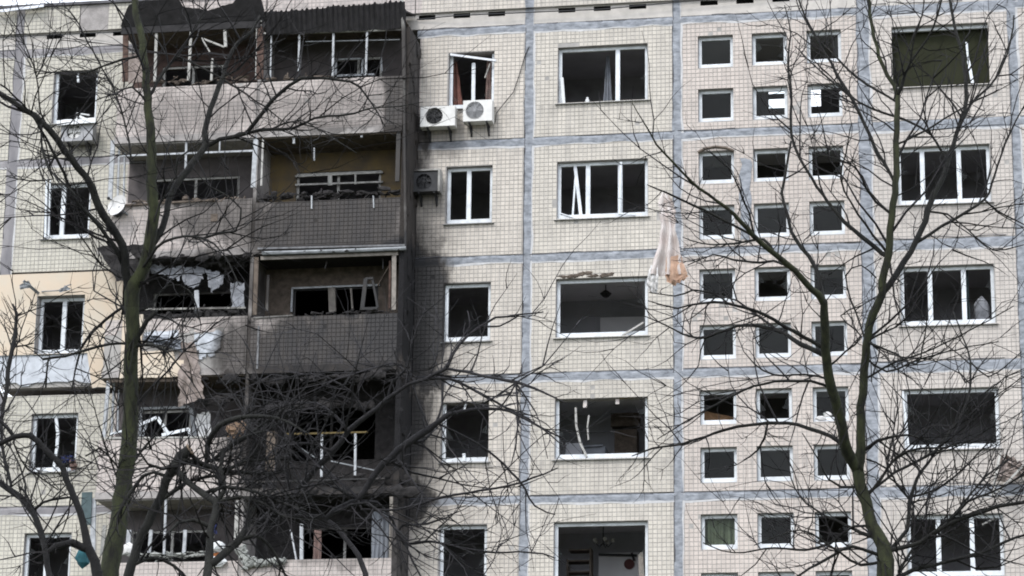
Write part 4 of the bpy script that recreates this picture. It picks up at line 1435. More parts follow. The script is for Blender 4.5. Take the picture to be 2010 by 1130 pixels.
one("white_bundle", "insulation", "white bundle leaning in the right pane of the third right window", "bundle", lambda b: lump_into(b, (9.483, 0.4, 18.415), (0.2, 0.12, 0.34), 3, 2, 0.4))
one("bottle", "white_gloss", "small white bottle standing on the sill of the top large window", "bottle", lambda b: b.tube([(0.678, 0.12, 23.62), (0.677, 0.12, 23.707), (0.677, 0.12, 23.744), (0.677, 0.12, 23.782)], [0.05, 0.05, 0.028, 0.028], 12))
one("glass_sheet", "white_gloss", "narrow pale strip leaning in the left corner of the top large window", "strip", lambda b: (b.bar((0.087, 0.06, 24.277), (0.144, 0.03, 23.588), 0.07, 0.02)))
# interior of the large windows
t = thing("chandelier", "dark hanging lamp seen in the lowest large window", "chandelier", "lamps seen hanging in rooms")
mb = MB(); mb.tube([(0.875, 1.6, 14.276), (0.877, 1.6, 13.632)], 0.014, 6); mb.build("rod", "dark_plastic", t)
mb = MB()
for i in range(5):
    a = 2 * math.pi * i / 5
    c = Vector((0.877, 1.6, 13.621))
    mb.tube([c, c + Vector((0.12 * math.cos(a), 0.12 * math.sin(a), -0.08)), c + Vector((0.22 * math.cos(a), 0.22 * math.sin(a), 0.02))], 0.012, 5)
mb.build("arm", "dark_plastic", t)
for i in range(5):
    a = 2 * math.pi * i / 5
    c = Vector((0.877, 1.6, 13.621))
    mb = MB(); lump_into(mb, c + Vector((0.22 * math.cos(a), 0.22 * math.sin(a), 0.06)), (0.05, 0.05, 0.06), i, 1, 0.05); mb.build("lamp_shade", "frame_dirty", t)
t = thing("pendant_lamp", "small dark lamp seen in the frameless third large window", "lamp", "lamps seen hanging in rooms")
mb = MB(); mb.tube([(0.886, 1.8, 19.921), (0.887, 1.8, 19.613)], 0.012, 6); mb.build("cord", "dark_plastic", t)
mb = MB(); mb.tube([(0.887, 1.8, 19.613), (0.887, 1.8, 19.539), (0.887, 1.8, 19.453)], [0.04, 0.14, 0.06], 12); mb.build("lamp_shade", "dark_plastic", t)
one("partition", "room_ceiling", "pale partition wall deep in the lowest large window", "partition", lambda b: b.box(0.633, 1.656, 2.6, 2.68, 12.0, 13.585))
one("partition", "room_ceiling", "pale partition wall deep in the frameless third large window", "partition", lambda b: b.box(0.617, 1.788, 2.8, 2.88, 17.3, 19.241))
one("wall_plaque", "plaque_red", "round dark red plaque on the pale partition in the lowest large window", "plaque", lambda b: b.tube([(1.339, 2.6, 13.318), (1.345, 2.55, 13.308)], 0.12, 20))
one("shelf_beam", "dark_plastic", "dark shelf across the top of the pale partition in the lowest large window", "shelf", lambda b: (b.bar((0.647, 2.5, 13.536), (1.528, 2.5, 13.496), 0.05), b.bar((1.41, 2.5, 13.557), (1.469, 2.5, 13.379), 0.05)))
one("leaning_board", "frame_cream", "cream board leaning at the right of the lowest large window", "board", lambda b: (b.bar((1.884, 0.5, 13.186), (1.942, 0.4, 12.417), 0.07, 0.02), b.bar((1.839, 0.5, 13.141), (1.874, 0.4, 12.418), 0.05, 0.02)))
t = thing("shelving", "dark open shelving unit in the left of the lowest large window", "shelving")
mb = MB()
mb.box(0.058, 0.093, 1.5, 1.9, 11.6, 13.257); mb.build("side_panel", "char_brown", t)
mb = MB()
mb.box(0.58, 0.615, 1.5, 1.9, 11.6, 13.503); mb.build("side_panel", "char_brown", t)
for py in (0, 1, 2):
    mb = MB()
    z_ = 13.449 - py * 0.25
    mb.box(0.093 + 0.005, 0.58 - 0.005, 1.5, 1.9, z_, z_ + 0.03); mb.build("shelf", "char_brown", t)
t = thing("kitchen_unit", "grey kitchen units and stove seen in the fourth large window", "kitchen unit")
mb = MB(); mb.box(0.03, 0.417, 1.4, 1.9, 14.5, 15.926); mb.build("cupboard", "room_wall", t)
mb = MB(); mb.box(0.467, 0.958, 1.3, 1.8, 14.5, 15.796); mb.bar((0.474, 1.25, 15.79), (0.906, 1.25, 15.802), 0.03); mb.build("stove", "cloth_grey", t)
mb = MB(); mb.box(1.072, 1.59, 2.0, 2.4, 14.5, 16.345); mb.build("cabinet", "char_brown", t)
mb = MB(); mb.box(0.974, 1.624, 2.1, 2.4, 16.441, 16.754); mb.build("wall_cupboard", "char_brown", t)
one("plank", "wood", "brown board seen in the fourth stair window down the facade", "board", lambda b: sheet_into(b, (3.25, 0.7, 16.413), (3.935, 0.7, 16.253), (3.951, 0.5, 15.972), (3.223, 0.5, 15.992), 6, 3, 0.05, 2))
one("rubble_bundle", "cloth_white", "pale rubbish on the sill of a stair window behind the forked tree", "rubbish", lambda b: (lump_into(b, (5.917, 0.15, 16.022), (0.14, 0.08, 0.06), 5), lump_into(b, (6.061, 0.2, 16.111), (0.1, 0.08, 0.08), 9)))
# balcony debris
one("hanging_sheet", "hessian", "long grey brown sheet hanging off the torn third balcony into the one below", "sheet", lambda b: (sheet_into(b, (-8.406, -1.24, 17.86), (-8.048, -1.24, 17.848), (-7.736, -1.3, 16.57), (-8.316, -1.3, 16.329), 10, 22, 0.08, 4.4, ragged=0.1)))
one("charred_sheet", "char", "charred sheet drooping from the slab corner behind the fork of the mossy tree", "sheet", lambda b: sheet_into(b, (-10.508, -1.22, 20.208), (-9.156, -1.2, 20.21), (-9.262, -1.1, 19.32), (-9.934, -1.2, 19.365), 14, 8, 0.06, 9.4, ragged=0.06))
one("foil_roll", "cloth_grey", "crumpled silver grey foil on the torn balcony parapet beside the mossy trunk", "foil", lambda b: (sheet_into(b, (-9.264, -1.28, 18.068), (-8.407, -1.25, 17.952), (-8.324, -1.24, 17.643), (-9.219, -1.24, 17.886), 22, 10, 0.14, 6.1, ragged=0.05)))
for i, (a, b_, c, e, lb) in enumerate((
        ((-9.297, -0.95, 19.827), (-8.861, -0.9, 19.777), (-8.787, -0.95, 19.54), (-9.225, -0.95, 19.605), "small torn white insulation strip nearest the mossy trunk under the burnt balcony ceiling"),
        ((-8.89, -0.95, 19.69), (-8.475, -0.9, 19.787), (-8.549, -1, 19.42), (-8.766, -1, 19.428), "second torn white insulation strip from the mossy trunk under the burnt balcony ceiling"),
        ((-8.619, -0.9, 19.768), (-8.026, -0.85, 19.687), (-8.105, -1, 19.187), (-8.422, -1, 19.27), "wide white insulation sheet sagging in the middle of the burnt balcony ceiling"),
        ((-8.003, -0.85, 19.711), (-7.538, -0.85, 19.524), (-7.547, -0.95, 19.253), (-7.789, -1, 19.079), "pointed white insulation flap hanging right of the wide sagging sheet"),
        ((-7.396, -0.9, 19.322), (-7.037, -0.9, 19.334), (-7.009, -1, 18.715), (-7.283, -1, 18.7), "upright white insulation slab at the right end of the burnt balcony"))):
    one("insulation_sheet", "insulation", lb, "insulation", lambda b, a=a, b_=b_, c=c, e=e, i=i: sheet_into(b, a, b_, c, e, 10, 7, 0.05, i * 3.1 + 1, ragged=0.09), "torn insulation in the burnt balcony")
t = one("broken_sash", "pvc", "broken white sash standing tilted like a tent in the fourth balcony beside the mossy trunk", "window sash", lambda b: (b.bar((-9.348, -0.9, 16.052), (-8.939, -0.9, 16.218), 0.07), b.bar((-8.939, -0.9, 16.218), (-8.642, -0.95, 15.809), 0.075), b.bar((-9.234, -0.8, 16.025), (-9.307, -0.8, 15.814), 0.04), b.bar((-9.178, -0.85, 16.153), (-9.258, -0.85, 15.849), 0.03)), "broken window sashes")
one("broken_sash", "pvc", "broken white sash lying flat on the fourth balcony under a hanging sheet", "window sash", lambda b: (b.bar((-8.78, -1, 15.778), (-8.158, -1, 15.902), 0.07), b.bar((-8.158, -1, 15.902), (-8.114, -1, 15.725), 0.06), b.bar((-10.01, -1, 15.822), (-9.715, -1, 15.897), 0.04)), "broken window sashes")
one("broken_sash", "frame_dirty", "grey sash tilted in the scorched third balcony by its cream post", "window sash", lambda b: (b.bar((-4.175, -1.05, 19.258), (-4.238, -1.05, 18.545), 0.09), b.bar((-4.034, -1, 19.268), (-3.887, -1, 18.583), 0.05), b.bar((-4.194, -1.02, 19.268), (-4.006, -1.02, 19.273), 0.05), b.bar((-4.262, -1.1, 18.544), (-3.887, -1.05, 18.557), 0.06)), "broken window sashes")
one("door_panel", "cloth_white", "white door panel leaning inside the fourth left balcony", "door panel", lambda b: sheet_into(b, (-8.109, -0.7, 16.325), (-7.778, -0.7, 16.387), (-7.7, -0.8, 15.772), (-8.007, -0.8, 15.756), 6, 8, 0.05, 2.2, ragged=0.08))
one("foam_lump", "orange_foam", "rusty orange foam lump at the corner of the fourth left balcony", "foam", lambda b: (lump_into(b, (-7.062, -1.15, 15.791), (0.2, 0.12, 0.17), 3.3, 3, 0.6), lump_into(b, (-6.915, -1.1, 15.892), (0.12, 0.1, 0.12), 6.3, 2, 0.6)))
t = thing("satellite_dish", "dented white satellite dish on the left corner of the second balcony", "satellite dish")
dc = Vector((-9.986, -1.45, 21.119))
nrm = Vector((-0.35, -0.8, 0.25)).normalized()
ax1 = nrm.orthogonal().normalized(); ax2 = nrm.cross(ax1)
mb = MB()
mb.grid(lambda s, q: dc + (ax1 * math.cos(2 * math.pi * s) + ax2 * math.sin(2 * math.pi * s)) * 0.27 * q - nrm * 0.09 * (1 - q * q), 20, 5)
mb.build("reflector", "cloth_white", t, True)
mb = MB(); mb.tube([dc - nrm * 0.08, dc - nrm * 0.2 + Vector((0.1, 0.1, -0.1)), Vector((-9.978, -1.2, 21.1))], 0.02, 6); mb.build("mount", "steel_dull", t)
mb = MB(); mb.tube([dc - ax2 * 0.25, dc + nrm * 0.28], 0.012, 5); lump_into(mb, dc + nrm * 0.3, (0.04, 0.05, 0.04), 1, 1, 0.1); mb.build("feed_arm", "dark_plastic", t)
one("rag", "cloth_white", "crumpled white rag beside the dented satellite dish", "rag", lambda b: sheet_into(b, (-10.104, -1.3, 21.295), (-9.918, -1.28, 21.343), (-9.877, -1.3, 21.162), (-10.113, -1.32, 21.141), 8, 6, 0.1, 2.5, ragged=0.05))
one("rag", "dark_plastic", "small black rag stuck below the dented satellite dish", "rag", lambda b: lump_into(b, (-10.026, -1.22, 20.973), (0.12, 0.05, 0.07), 2.5, 2, 0.4))
one("wall_vent", "char_brown", "small square vent on the parapet of the second left balcony", "vent", lambda b: b.box(-7.82, -7.663, -1.175, -1.15, 20.727, 20.899))
one("metal_flashing", "steel_dull", "bent metal flashing sticking out left above the peach flat's window", "flashing", lambda b: (sheet_into(b, (-12.516, -0.6, 19.533), (-12.337, -0.5, 19.678), (-12.264, -0.4, 19.544), (-12.484, -0.6, 19.433), 6, 3, 0.04, 1.4), b.bar((-12.46, -0.5, 19.67), (-12.221, -0.08, 19.473), 0.07, 0.02)), "bent flashings above the peach flat's window")
one("metal_flashing", "steel_dull", "bent metal flashing curled over the mullion of the peach flat's window", "flashing", lambda b: (sheet_into(b, (-11.639, -0.4, 19.435), (-11.509, -0.3, 19.582), (-11.355, -0.3, 19.49), (-11.587, -0.4, 19.384), 6, 3, 0.05, 2.4), b.tube([(-12.142, -0.1, 19.514), (-11.645, -0.35, 19.449), (-11.447, -0.3, 19.58), (-11.362, -0.3, 19.601)], 0.015, 5)), "bent flashings above the peach flat's window")
one("rag", "cloth_blue", "blue rag on the sill of the window with the bent mullion", "rag", lambda b: sheet_into(b, (-11.423, -0.1, 15.564), (-11.156, -0.1, 15.581), (-11.116, -0.12, 15.432), (-11.37, -0.12, 15.403), 10, 6, 0.12, 3.1, ragged=0.07))
one("rag", "cloth_brown", "purple brown rag hanging below the blue rag", "rag", lambda b: sheet_into(b, (-11.234, -0.1, 15.464), (-11.089, -0.1, 15.484), (-11.044, -0.12, 15.228), (-11.164, -0.12, 15.207), 6, 8, 0.1, 4.1, ragged=0.06))
one("teal_board", "teal_dull", "teal panel fixed at the left end of the fifth balcony", "panel", lambda b: b.box(-10.516, -10.278, -1.2, -1.16, 13.727, 14.47))
one("teal_bag", "teal", "teal bag caught in the fork low on the mossy tree", "bag", lambda b: (lump_into(b, (-2.199, -25.5, 8.319), (0.1, 0.06, 0.12), 5, 2, 0.4), b.tube([(-2.197, -25.5, 8.4), (-2.071, -25.7, 8.42)], 0.012, 5)))
one("bag", "white_gloss", "white bag slumped among debris in the fifth left balcony", "bag", lambda b: (lump_into(b, (-7.339, -1.1, 13.188), (0.17, 0.12, 0.12), 2.2, 2, 0.4), lump_into(b, (-7.319, -1.2, 12.827), (0.22, 0.12, 0.13), 4.2, 2, 0.4)))
one("crate", "orange_plastic", "orange plastic box beside the white bag in the fifth left balcony", "box", lambda b: b.hexa([(-7.552, -1.05, 12.939), (-7.274, -1.05, 12.956), (-7.307, -0.85, 12.994), (-7.586, -0.85, 12.977), (-7.57, -1.05, 13.088), (-7.257, -1.05, 13.104), (-7.302, -0.85, 13.143), (-7.616, -0.85, 13.126)]))
one("rag", "cloth_blue", "dark blue rag hanging above the orange box", "rag", lambda b: sheet_into(b, (-7.63, -0.9, 13.749), (-7.443, -0.9, 13.768), (-7.442, -0.95, 13.528), (-7.582, -0.95, 13.508), 6, 6, 0.08, 6.1, ragged=0.06))
one("bag", "cloth_white", "pale striped bag slumped on the left end of the fifth balcony", "bag", lambda b: (lump_into(b, (-9.374, -1.1, 13.17), (0.14, 0.1, 0.16), 8.2, 2, 0.4)))
rb = MB()
for i in range(60):
    p = Vector((-6.793, -1.25, 12.752)).lerp(Vector((-5.772, -1.2, 12.833)), R.random())
    p.z += R.uniform(-0.1, 0.62 * math.sin(math.pi * min(1, max(0, (p.x + 7.6) / 1.2)))) if -7.6 < p.x < -6.4 else 0
    lump_into(rb, p, (R.uniform(0.04, 0.13), 0.07, R.uniform(0.03, 0.1)), i * 1.3, 1, 0.6)
tag(rb.build("rubble", "rubble_light"), "pale pile of broken insulation between the two lowest balconies", "rubble", kind="stuff")
one("window_curtain_wreck", "hessian", "brown curtain torn out and dangling below the fourth right window", "curtain", lambda b: sheet_into(b, (9.767, -0.3, 15.01), (10.003, -0.3, 14.982), (10.578, -0.5, 14.533), (9.67, -0.5, 14.387), 14, 14, 0.16, 8.1, ragged=0.1), G)
one("broken_sash", "frame_dirty", "two thin pale frame bars dangling with a brown curtain at the right edge", "window sash", lambda b: (b.bar((9.767, -0.5, 14.999), (9.562, -0.6, 14.035), 0.05, 0.03), b.bar((10.286, -0.5, 14.763), (9.583, -0.6, 14.035), 0.045, 0.03)), "broken window sashes")
# torn cloth caught on a branch of the forked tree
def hung(b):
    rows = [(372, 1303, 1309), (385, 1299, 1312), (400, 1296, 1318), (412, 1298, 1322), (425, 1297, 1322), (440, 1298, 1325), (470, 1293, 1330), (500, 1285, 1336), (525, 1277, 1340), (545, 1272, 1345), (560, 1271, 1350)]
    return rows


HR = [((4.835, -20.4, 14.719), (4.904, -20.4, 14.7)), ((4.784, -20.42, 14.602), (4.952, -20.42, 14.595)), ((4.764, -20.45, 14.482), (5.011, -20.4, 14.487)), ((4.787, -20.45, 14.385), (5.034, -20.4, 14.39)), ((4.787, -20.45, 14.289), (5.032, -20.45, 14.279)),
      ((4.817, -20.45, 14.16), (5.031, -20.45, 14.151)), ((4.786, -20.45, 13.97), (5.067, -20.5, 13.944)), ((4.746, -20.5, 13.75), (5.104, -20.5, 13.736)), ((4.685, -20.5, 13.531), (5.126, -20.5, 13.515)), ((4.646, -20.5, 13.375), (5.155, -20.5, 13.356))]


def strip_cloth(b, rows, nx, seed, amp, mi=0):
    def fn(s, t):
        f = t * (len(rows) - 1)
        i = min(int(f), len(rows) - 2)
        f -= i
        p = Vector(rows[i][0]).lerp(Vector(rows[i + 1][0]), f)
        q = Vector(rows[i][1]).lerp(Vector(rows[i + 1][1]), f)
        c = p.lerp(q, s)
        c.y += amp * math.sin(s * 15 + seed + t * 2) * (0.3 + t) + amp * 0.8 * mnoise.noise(Vector((s * 4, t * 6, seed)))
        c.x += 0.02 * mnoise.noise(Vector((s * 3, t * 9, seed)))
        return c
    b.grid(fn, nx, 26, mi)


ct = thing("torn_cloth", "long torn pinkish cloth dangling from a branch between the large windows and the stair windows", "cloth")
mb = MB(); strip_cloth(mb, HR, 18, 1.0, 0.05); mb.build("cloth", "cloth_pink", ct, True)
mb = MB(); strip_cloth(mb, [((4.657, -20.52, 13.526), (4.778, -20.52, 13.522)), ((4.622, -20.55, 13.322), (4.782, -20.55, 13.292)), ((4.614, -20.55, 13.188), (4.766, -20.55, 13.151)), ((4.66, -20.55, 13.092), (4.751, -20.55, 13.073))], 8, 3.0, 0.05); mb.build("loose_tail", "cloth_white", ct, True)
mb = MB(); strip_cloth(mb, [((4.902, -20.53, 13.633), (5.115, -20.53, 13.664)), ((4.888, -20.55, 13.43), (5.192, -20.55, 13.434)), ((4.903, -20.55, 13.256), (5.222, -20.55, 13.339)), ((5.024, -20.55, 13.189), (5.176, -20.55, 13.278))], 8, 5.0, 0.04); mb.build("stained_tail", "cloth_stained", ct, True)

# ------------------------------------------------------------------ bare trees
LIMBS = {
    'mossy': [
        [(-2.98,-22,0,0.2203),(-2.962,-22,1.455,0.2108),(-2.995,-22,2.91,0.2013),(-2.986,-22,4.364,0.1918),(-2.96,-22,5.819,0.1822),(-2.991,-22,7.274,0.1727),(-2.98,-22,8.729,0.1632),(-2.974,-21.978,8.84,0.1604),(-2.963,-21.945,9.012,0.1576),(-2.955,-21.91,9.202,0.1549),(-2.924,-21.876,9.393,0.1522),(-2.912,-21.847,9.573,0.1494),(-2.907,-21.824,9.735,0.1473),(-2.914,-21.804,9.888,0.1453),(-2.886,-21.786,10.046,0.1432),(-2.897,-21.771,10.216,0.1411),(-2.881,-21.762,10.349,0.1389),(-2.864,-21.754,10.518,0.1362),(-2.857,-21.75,10.688,0.1336),(-2.856,-21.751,10.836,0.1308),(-2.861,-21.754,10.972,0.1281),(-2.849,-21.762,11.155,0.1257),(-2.86,-21.775,11.334,0.1233),(-2.858,-21.79,11.485,0.1208),(-2.852,-21.806,11.629,0.1196),(-2.865,-21.826,11.781,0.1184),(-2.865,-21.848,11.923,0.1172),(-2.859,-21.873,12.078,0.1172),(-2.835,-21.905,12.255,0.1172),(-2.825,-21.931,12.394,0.1173),(-2.836,-21.961,12.548,0.1173),(-2.843,-22.003,12.757,0.123),(-2.842,-22.037,12.93,0.1288),(-2.806,-22.062,13.054,0.1199),(-2.709,-22.093,13.184,0.111),(-2.634,-22.122,13.325,0.1022),(-2.6,-22.149,13.486,0.1022),(-2.561,-22.172,13.633,0.1022),(-2.543,-22.192,13.785,0.1023),(-2.518,-22.215,13.98,0.0986),(-2.489,-22.231,14.171,0.0948),(-2.532,-22.238,14.276,0.0949),(-2.534,-22.245,14.407,0.095),(-2.571,-22.249,14.569,0.0913),(-2.556,-22.25,14.713,0.0876),(-2.579,-22.247,14.881,0.0839),(-2.577,-22.241,15.048,0.0812),(-2.607,-22.231,15.225,0.0785),(-2.62,-22.216,15.406,0.0757),(-2.654,-22.2,15.577,0.073),(-2.7,-22.178,15.763,0.0706),(-2.707,-22.155,15.946,0.0681),(-2.767,-22.125,16.154,0.0658),(-2.774,-22.096,16.341,0.0649),(-2.814,-22.069,16.51,0.0641),(-2.859,-22.039,16.698,0.0633),(-2.881,-22.007,16.886,0.0625),(-2.936,-21.977,17.067,0.0613),(-2.993,-21.951,17.225,0.0601),(-3.048,-21.923,17.393,0.059),(-3.076,-21.892,17.597,0.0571),(-3.13,-21.862,17.801,0.0553),(-3.148,-21.836,18.004,0.0515),(-3.213,-21.812,18.205,0.0477),(-3.228,-21.797,18.346,0.0438)],
        [(-2.843,-22.047,12.927,0.0757),(-2.896,-22.068,13.068,0.072),(-2.922,-22.166,13.246,0.0682),(-2.893,-22.275,13.412,0.0662),(-2.917,-22.365,13.572,0.0642),(-2.994,-22.452,13.725,0.0623),(-3.079,-22.532,13.862,0.0604),(-3.154,-22.591,13.967,0.0604),(-3.211,-22.687,14.096,0.0604),(-3.257,-22.715,14.211,0.0604),(-3.286,-22.789,14.345,0.0566),(-3.367,-22.862,14.489,0.0547),(-3.48,-22.943,14.613,0.0528),(-3.552,-23.035,14.733,0.0528),(-3.646,-23.09,14.833,0.0528),(-3.718,-23.182,14.964,0.0509),(-3.826,-23.279,15.101,0.049),(-3.915,-23.364,15.179,0.0471),(-4.003,-23.41,15.276,0.0453),(-4.135,-23.493,15.334,0.0434),(-4.285,-23.564,15.432,0.0415),(-4.359,-23.622,15.478,0.0396),(-4.46,-23.688,15.533,0.0377),(-4.596,-23.767,15.604,0.0339),(-4.711,-23.861,15.667,0.0301)],
        [(-2.897,-22.065,13.069,0.0455),(-2.909,-22.074,13.156,0.0455),(-2.946,-22.156,13.306,0.0417),(-2.979,-22.32,13.44,0.0378),(-3.03,-22.408,13.557,0.0359),(-3.111,-22.492,13.658,0.034),(-3.191,-22.612,13.79,0.0321),(-3.296,-22.728,13.904,0.0301),(-3.389,-22.791,13.995,0.0264),(-3.478,-22.898,14.103,0.0226),(-3.516,-22.972,14.206,0.0226),(-3.566,-23.079,14.33,0.0225),(-3.608,-23.142,14.468,0.0225),(-3.652,-23.211,14.565,0.0225),(-3.692,-23.298,14.666,0.0225),(-3.739,-23.388,14.769,0.0225),(-3.789,-23.465,14.891,0.0212),(-3.846,-23.563,14.992,0.02),(-3.891,-23.685,15.106,0.0187),(-3.978,-23.737,15.212,0.0175),(-4.057,-23.829,15.315,0.0162),(-4.134,-23.912,15.379,0.015),(-4.229,-24.018,15.479,0.0149),(-4.318,-24.07,15.532,0.0149)],
        [(-2.566,-22.157,13.638,0.0492),(-2.516,-22.166,13.624,0.0492),(-2.466,-22.117,13.75,0.0493),(-2.41,-22.064,13.921,0.0494),(-2.404,-21.928,14.164,0.0496),(-2.416,-21.841,14.376,0.0498),(-2.364,-21.728,14.64,0.05),(-2.302,-21.681,14.784,0.0514),(-2.214,-21.606,14.942,0.0528),(-2.16,-21.538,15.084,0.0542),(-2.068,-21.474,15.243,0.0523),(-2.013,-21.387,15.403,0.0505),(-2.065,-21.308,15.639,0.0468),(-2.057,-21.207,15.864,0.045),(-2.035,-21.137,16.086,0.0432),(-1.994,-21.059,16.296,0.042),(-1.968,-20.966,16.515,0.0409),(-1.919,-20.907,16.688,0.0396),(-1.919,-20.832,16.872,0.0358),(-1.886,-20.789,17.015,0.0319),(-1.847,-20.721,17.187,0.0299),(-1.784,-20.644,17.349,0.028),(-1.601,-20.55,17.549,0.0241),(-1.548,-20.49,17.709,0.0201),(-1.511,-20.425,17.869,0.0161)],
        [(-2.015,-21.383,15.397,0.0389),(-1.928,-21.391,15.425,0.0369),(-1.781,-21.426,15.488,0.0349),(-1.543,-21.504,15.487,0.0348),(-1.33,-21.565,15.514,0.0347),(-1.201,-21.618,15.642,0.0328),(-1.066,-21.667,15.786,0.0308),(-0.917,-21.726,15.948,0.0308),(-0.78,-21.755,16.062,0.0289),(-0.643,-21.791,16.156,0.0269),(-0.416,-21.863,16.247,0.0269),(-0.26,-21.91,16.219,0.0249),(-0.083,-21.96,16.189,0.0229),(0.065,-21.979,16.16,0.0216),(0.243,-22.046,16.103,0.0203),(0.379,-22.082,16.064,0.019),(0.52,-22.117,15.969,0.017),(0.608,-22.143,15.852,0.0151),(0.733,-22.201,15.67,0.0132),(0.85,-22.242,15.486,0.0113),(0.969,-22.286,15.255,0.0075)],
        [(-1.548,-21.489,15.493,0.0271),(-1.454,-21.508,15.532,0.0271),(-1.295,-21.563,15.518,0.027),(-1.082,-21.682,15.514,0.0269),(-0.893,-21.779,15.481,0.0268),(-0.716,-21.835,15.453,0.0248),(-0.533,-21.921,15.427,0.0229),(-0.35,-21.993,15.464,0.0209),(-0.157,-22.087,15.513,0.0189),(0.071,-22.196,15.5,0.0189),(0.281,-22.29,15.462,0.0188),(0.525,-22.38,15.454,0.015),(0.656,-22.452,15.465,0.0131),(0.809,-22.528,15.469,0.0112),(1.035,-22.621,15.441,0.0093),(1.262,-22.718,15.408,0.0074),(1.481,-22.801,15.404,0.0065),(1.649,-22.877,15.398,0.0055)],
        [(-0.882,-21.787,15.482,0.0153),(-0.656,-21.852,15.545,0.0153),(-0.371,-22.058,15.502,0.0114),(-0.229,-22.142,15.422,0.0114),(-0.071,-22.246,15.294,0.0113),(0.093,-22.339,15.181,0.0113),(0.303,-22.502,14.999,0.0099),(0.498,-22.599,14.848,0.0087),(0.645,-22.682,14.734,0.0074)],
        [(-2.71,-22.146,15.949,0.0309),(-2.675,-22.161,15.985,0.0309),(-2.648,-22.129,16.047,0.027),(-2.604,-22.095,16.193,0.0251),(-2.532,-22.033,16.366,0.0233),(-2.461,-21.973,16.52,0.0233),(-2.358,-21.926,16.67,0.0233),(-2.277,-21.85,16.859,0.0195),(-2.176,-21.805,17.068,0.0156),(-2.107,-21.736,17.258,0.0137),(-2.041,-21.695,17.434,0.0118),(-1.999,-21.637,17.656,0.0098),(-1.971,-21.581,17.816,0.0079)],
        [(-2.364,-21.927,16.667,0.0194),(-2.103,-21.96,16.535,0.0155),(-1.953,-21.984,16.441,0.0155),(-1.762,-22.036,16.324,0.0154),(-1.623,-22.046,16.236,0.0154),(-1.49,-22.066,16.134,0.0154),(-1.342,-22.089,16.038,0.0153),(-1.194,-22.122,15.929,0.014),(-1.045,-22.155,15.801,0.0127),(-0.886,-22.172,15.698,0.0114),(-0.739,-22.206,15.564,0.0101),(-0.577,-22.217,15.428,0.0088),(-0.472,-22.245,15.328,0.0076)],
        [(-1.925,-20.926,16.685,0.0198),(-1.816,-20.903,16.735,0.0178),(-1.688,-20.849,16.832,0.0159),(-1.611,-20.751,17,0.0139),(-1.499,-20.67,17.176,0.012),(-1.346,-20.621,17.278,0.0106),(-1.188,-20.544,17.358,0.0093),(-1.066,-20.5,17.433,0.008)],
        [(-2.86,-22.057,16.668,0.0195),(-3.003,-22.051,16.632,0.0195),(-3.165,-22.086,16.598,0.0195),(-3.286,-22.191,16.505,0.0175),(-3.438,-22.202,16.455,0.0156),(-3.559,-22.237,16.39,0.0155),(-3.668,-22.302,16.326,0.0155),(-3.875,-22.34,16.335,0.0117),(-4.037,-22.389,16.359,0.0078)],
        [(-2.7,-22.177,15.764,0.0192),(-2.676,-22.174,15.778,0.0192),(-2.782,-22.235,15.941,0.0173),(-2.89,-22.392,16.032,0.0154),(-2.99,-22.464,15.976,0.0134),(-3.088,-22.565,15.863,0.0115),(-3.223,-22.621,15.807,0.0096),(-3.315,-22.719,15.735,0.0076)],
        [(-2.58,-22.246,14.881,0.0153),(-2.923,-22.198,14.897,0.0153),(-2.924,-22.182,15.027,0.0153),(-2.979,-22.125,15.269,0.0154),(-3.028,-22.112,15.432,0.0154),(-3.093,-22.087,15.644,0.0155),(-3.169,-22.047,15.846,0.0155),(-3.249,-22.005,16.025,0.0155),(-3.335,-21.973,16.217,0.0143),(-3.434,-21.952,16.382,0.013),(-3.535,-21.925,16.53,0.0117),(-3.619,-21.903,16.692,0.0118),(-3.709,-21.881,16.841,0.0118),(-3.806,-21.85,16.985,0.0118),(-3.891,-21.823,17.149,0.0119),(-3.98,-21.803,17.315,0.0119),(-4.068,-21.781,17.447,0.0119),(-4.191,-21.745,17.593,0.01),(-4.29,-21.725,17.678,0.008)],
        [(-3.819,-23.277,15.102,0.0189),(-3.891,-23.271,15.208,0.017),(-3.955,-23.324,15.346,0.0151),(-3.972,-23.361,15.503,0.0139),(-3.975,-23.42,15.69,0.0126),(-4,-23.469,15.853,0.0114),(-4.045,-23.494,16.021,0.0114),(-4.103,-23.54,16.165,0.0114),(-4.163,-23.566,16.309,0.0114),(-4.234,-23.603,16.469,0.0095),(-4.305,-23.645,16.595,0.0076),(-4.45,-23.715,16.778,0.0057)],
        [(-3.994,-23.468,15.854,0.0114),(-3.942,-23.473,15.952,0.0114),(-3.904,-23.436,16.114,0.0114),(-3.873,-23.398,16.25,0.0095),(-3.861,-23.336,16.399,0.0076),(-3.797,-23.315,16.618,0.0057)],
        [(-3.462,-22.959,14.612,0.0189),(-3.594,-22.93,14.749,0.017),(-3.748,-22.893,14.864,0.0152),(-3.898,-22.804,14.81,0.0152),(-3.972,-22.788,14.664,0.0152),(-3.916,-22.7,14.53,0.0114),(-4.072,-22.67,14.521,0.0114),(-4.299,-22.609,14.542,0.0115),(-4.547,-22.551,14.61,0.0096),(-4.733,-22.529,14.667,0.0077)],
        [(-3.917,-23.36,15.181,0.0189),(-3.926,-23.37,15.216,0.0189),(-3.9,-23.387,15.063,0.0188),(-3.851,-23.491,14.829,0.0187),(-3.79,-23.559,14.637,0.0187),(-3.655,-23.673,14.357,0.0149),(-3.553,-23.706,14.25,0.0148),(-3.425,-23.755,14.13,0.0148),(-3.257,-23.821,13.984,0.0129),(-3.137,-23.881,13.849,0.011)],
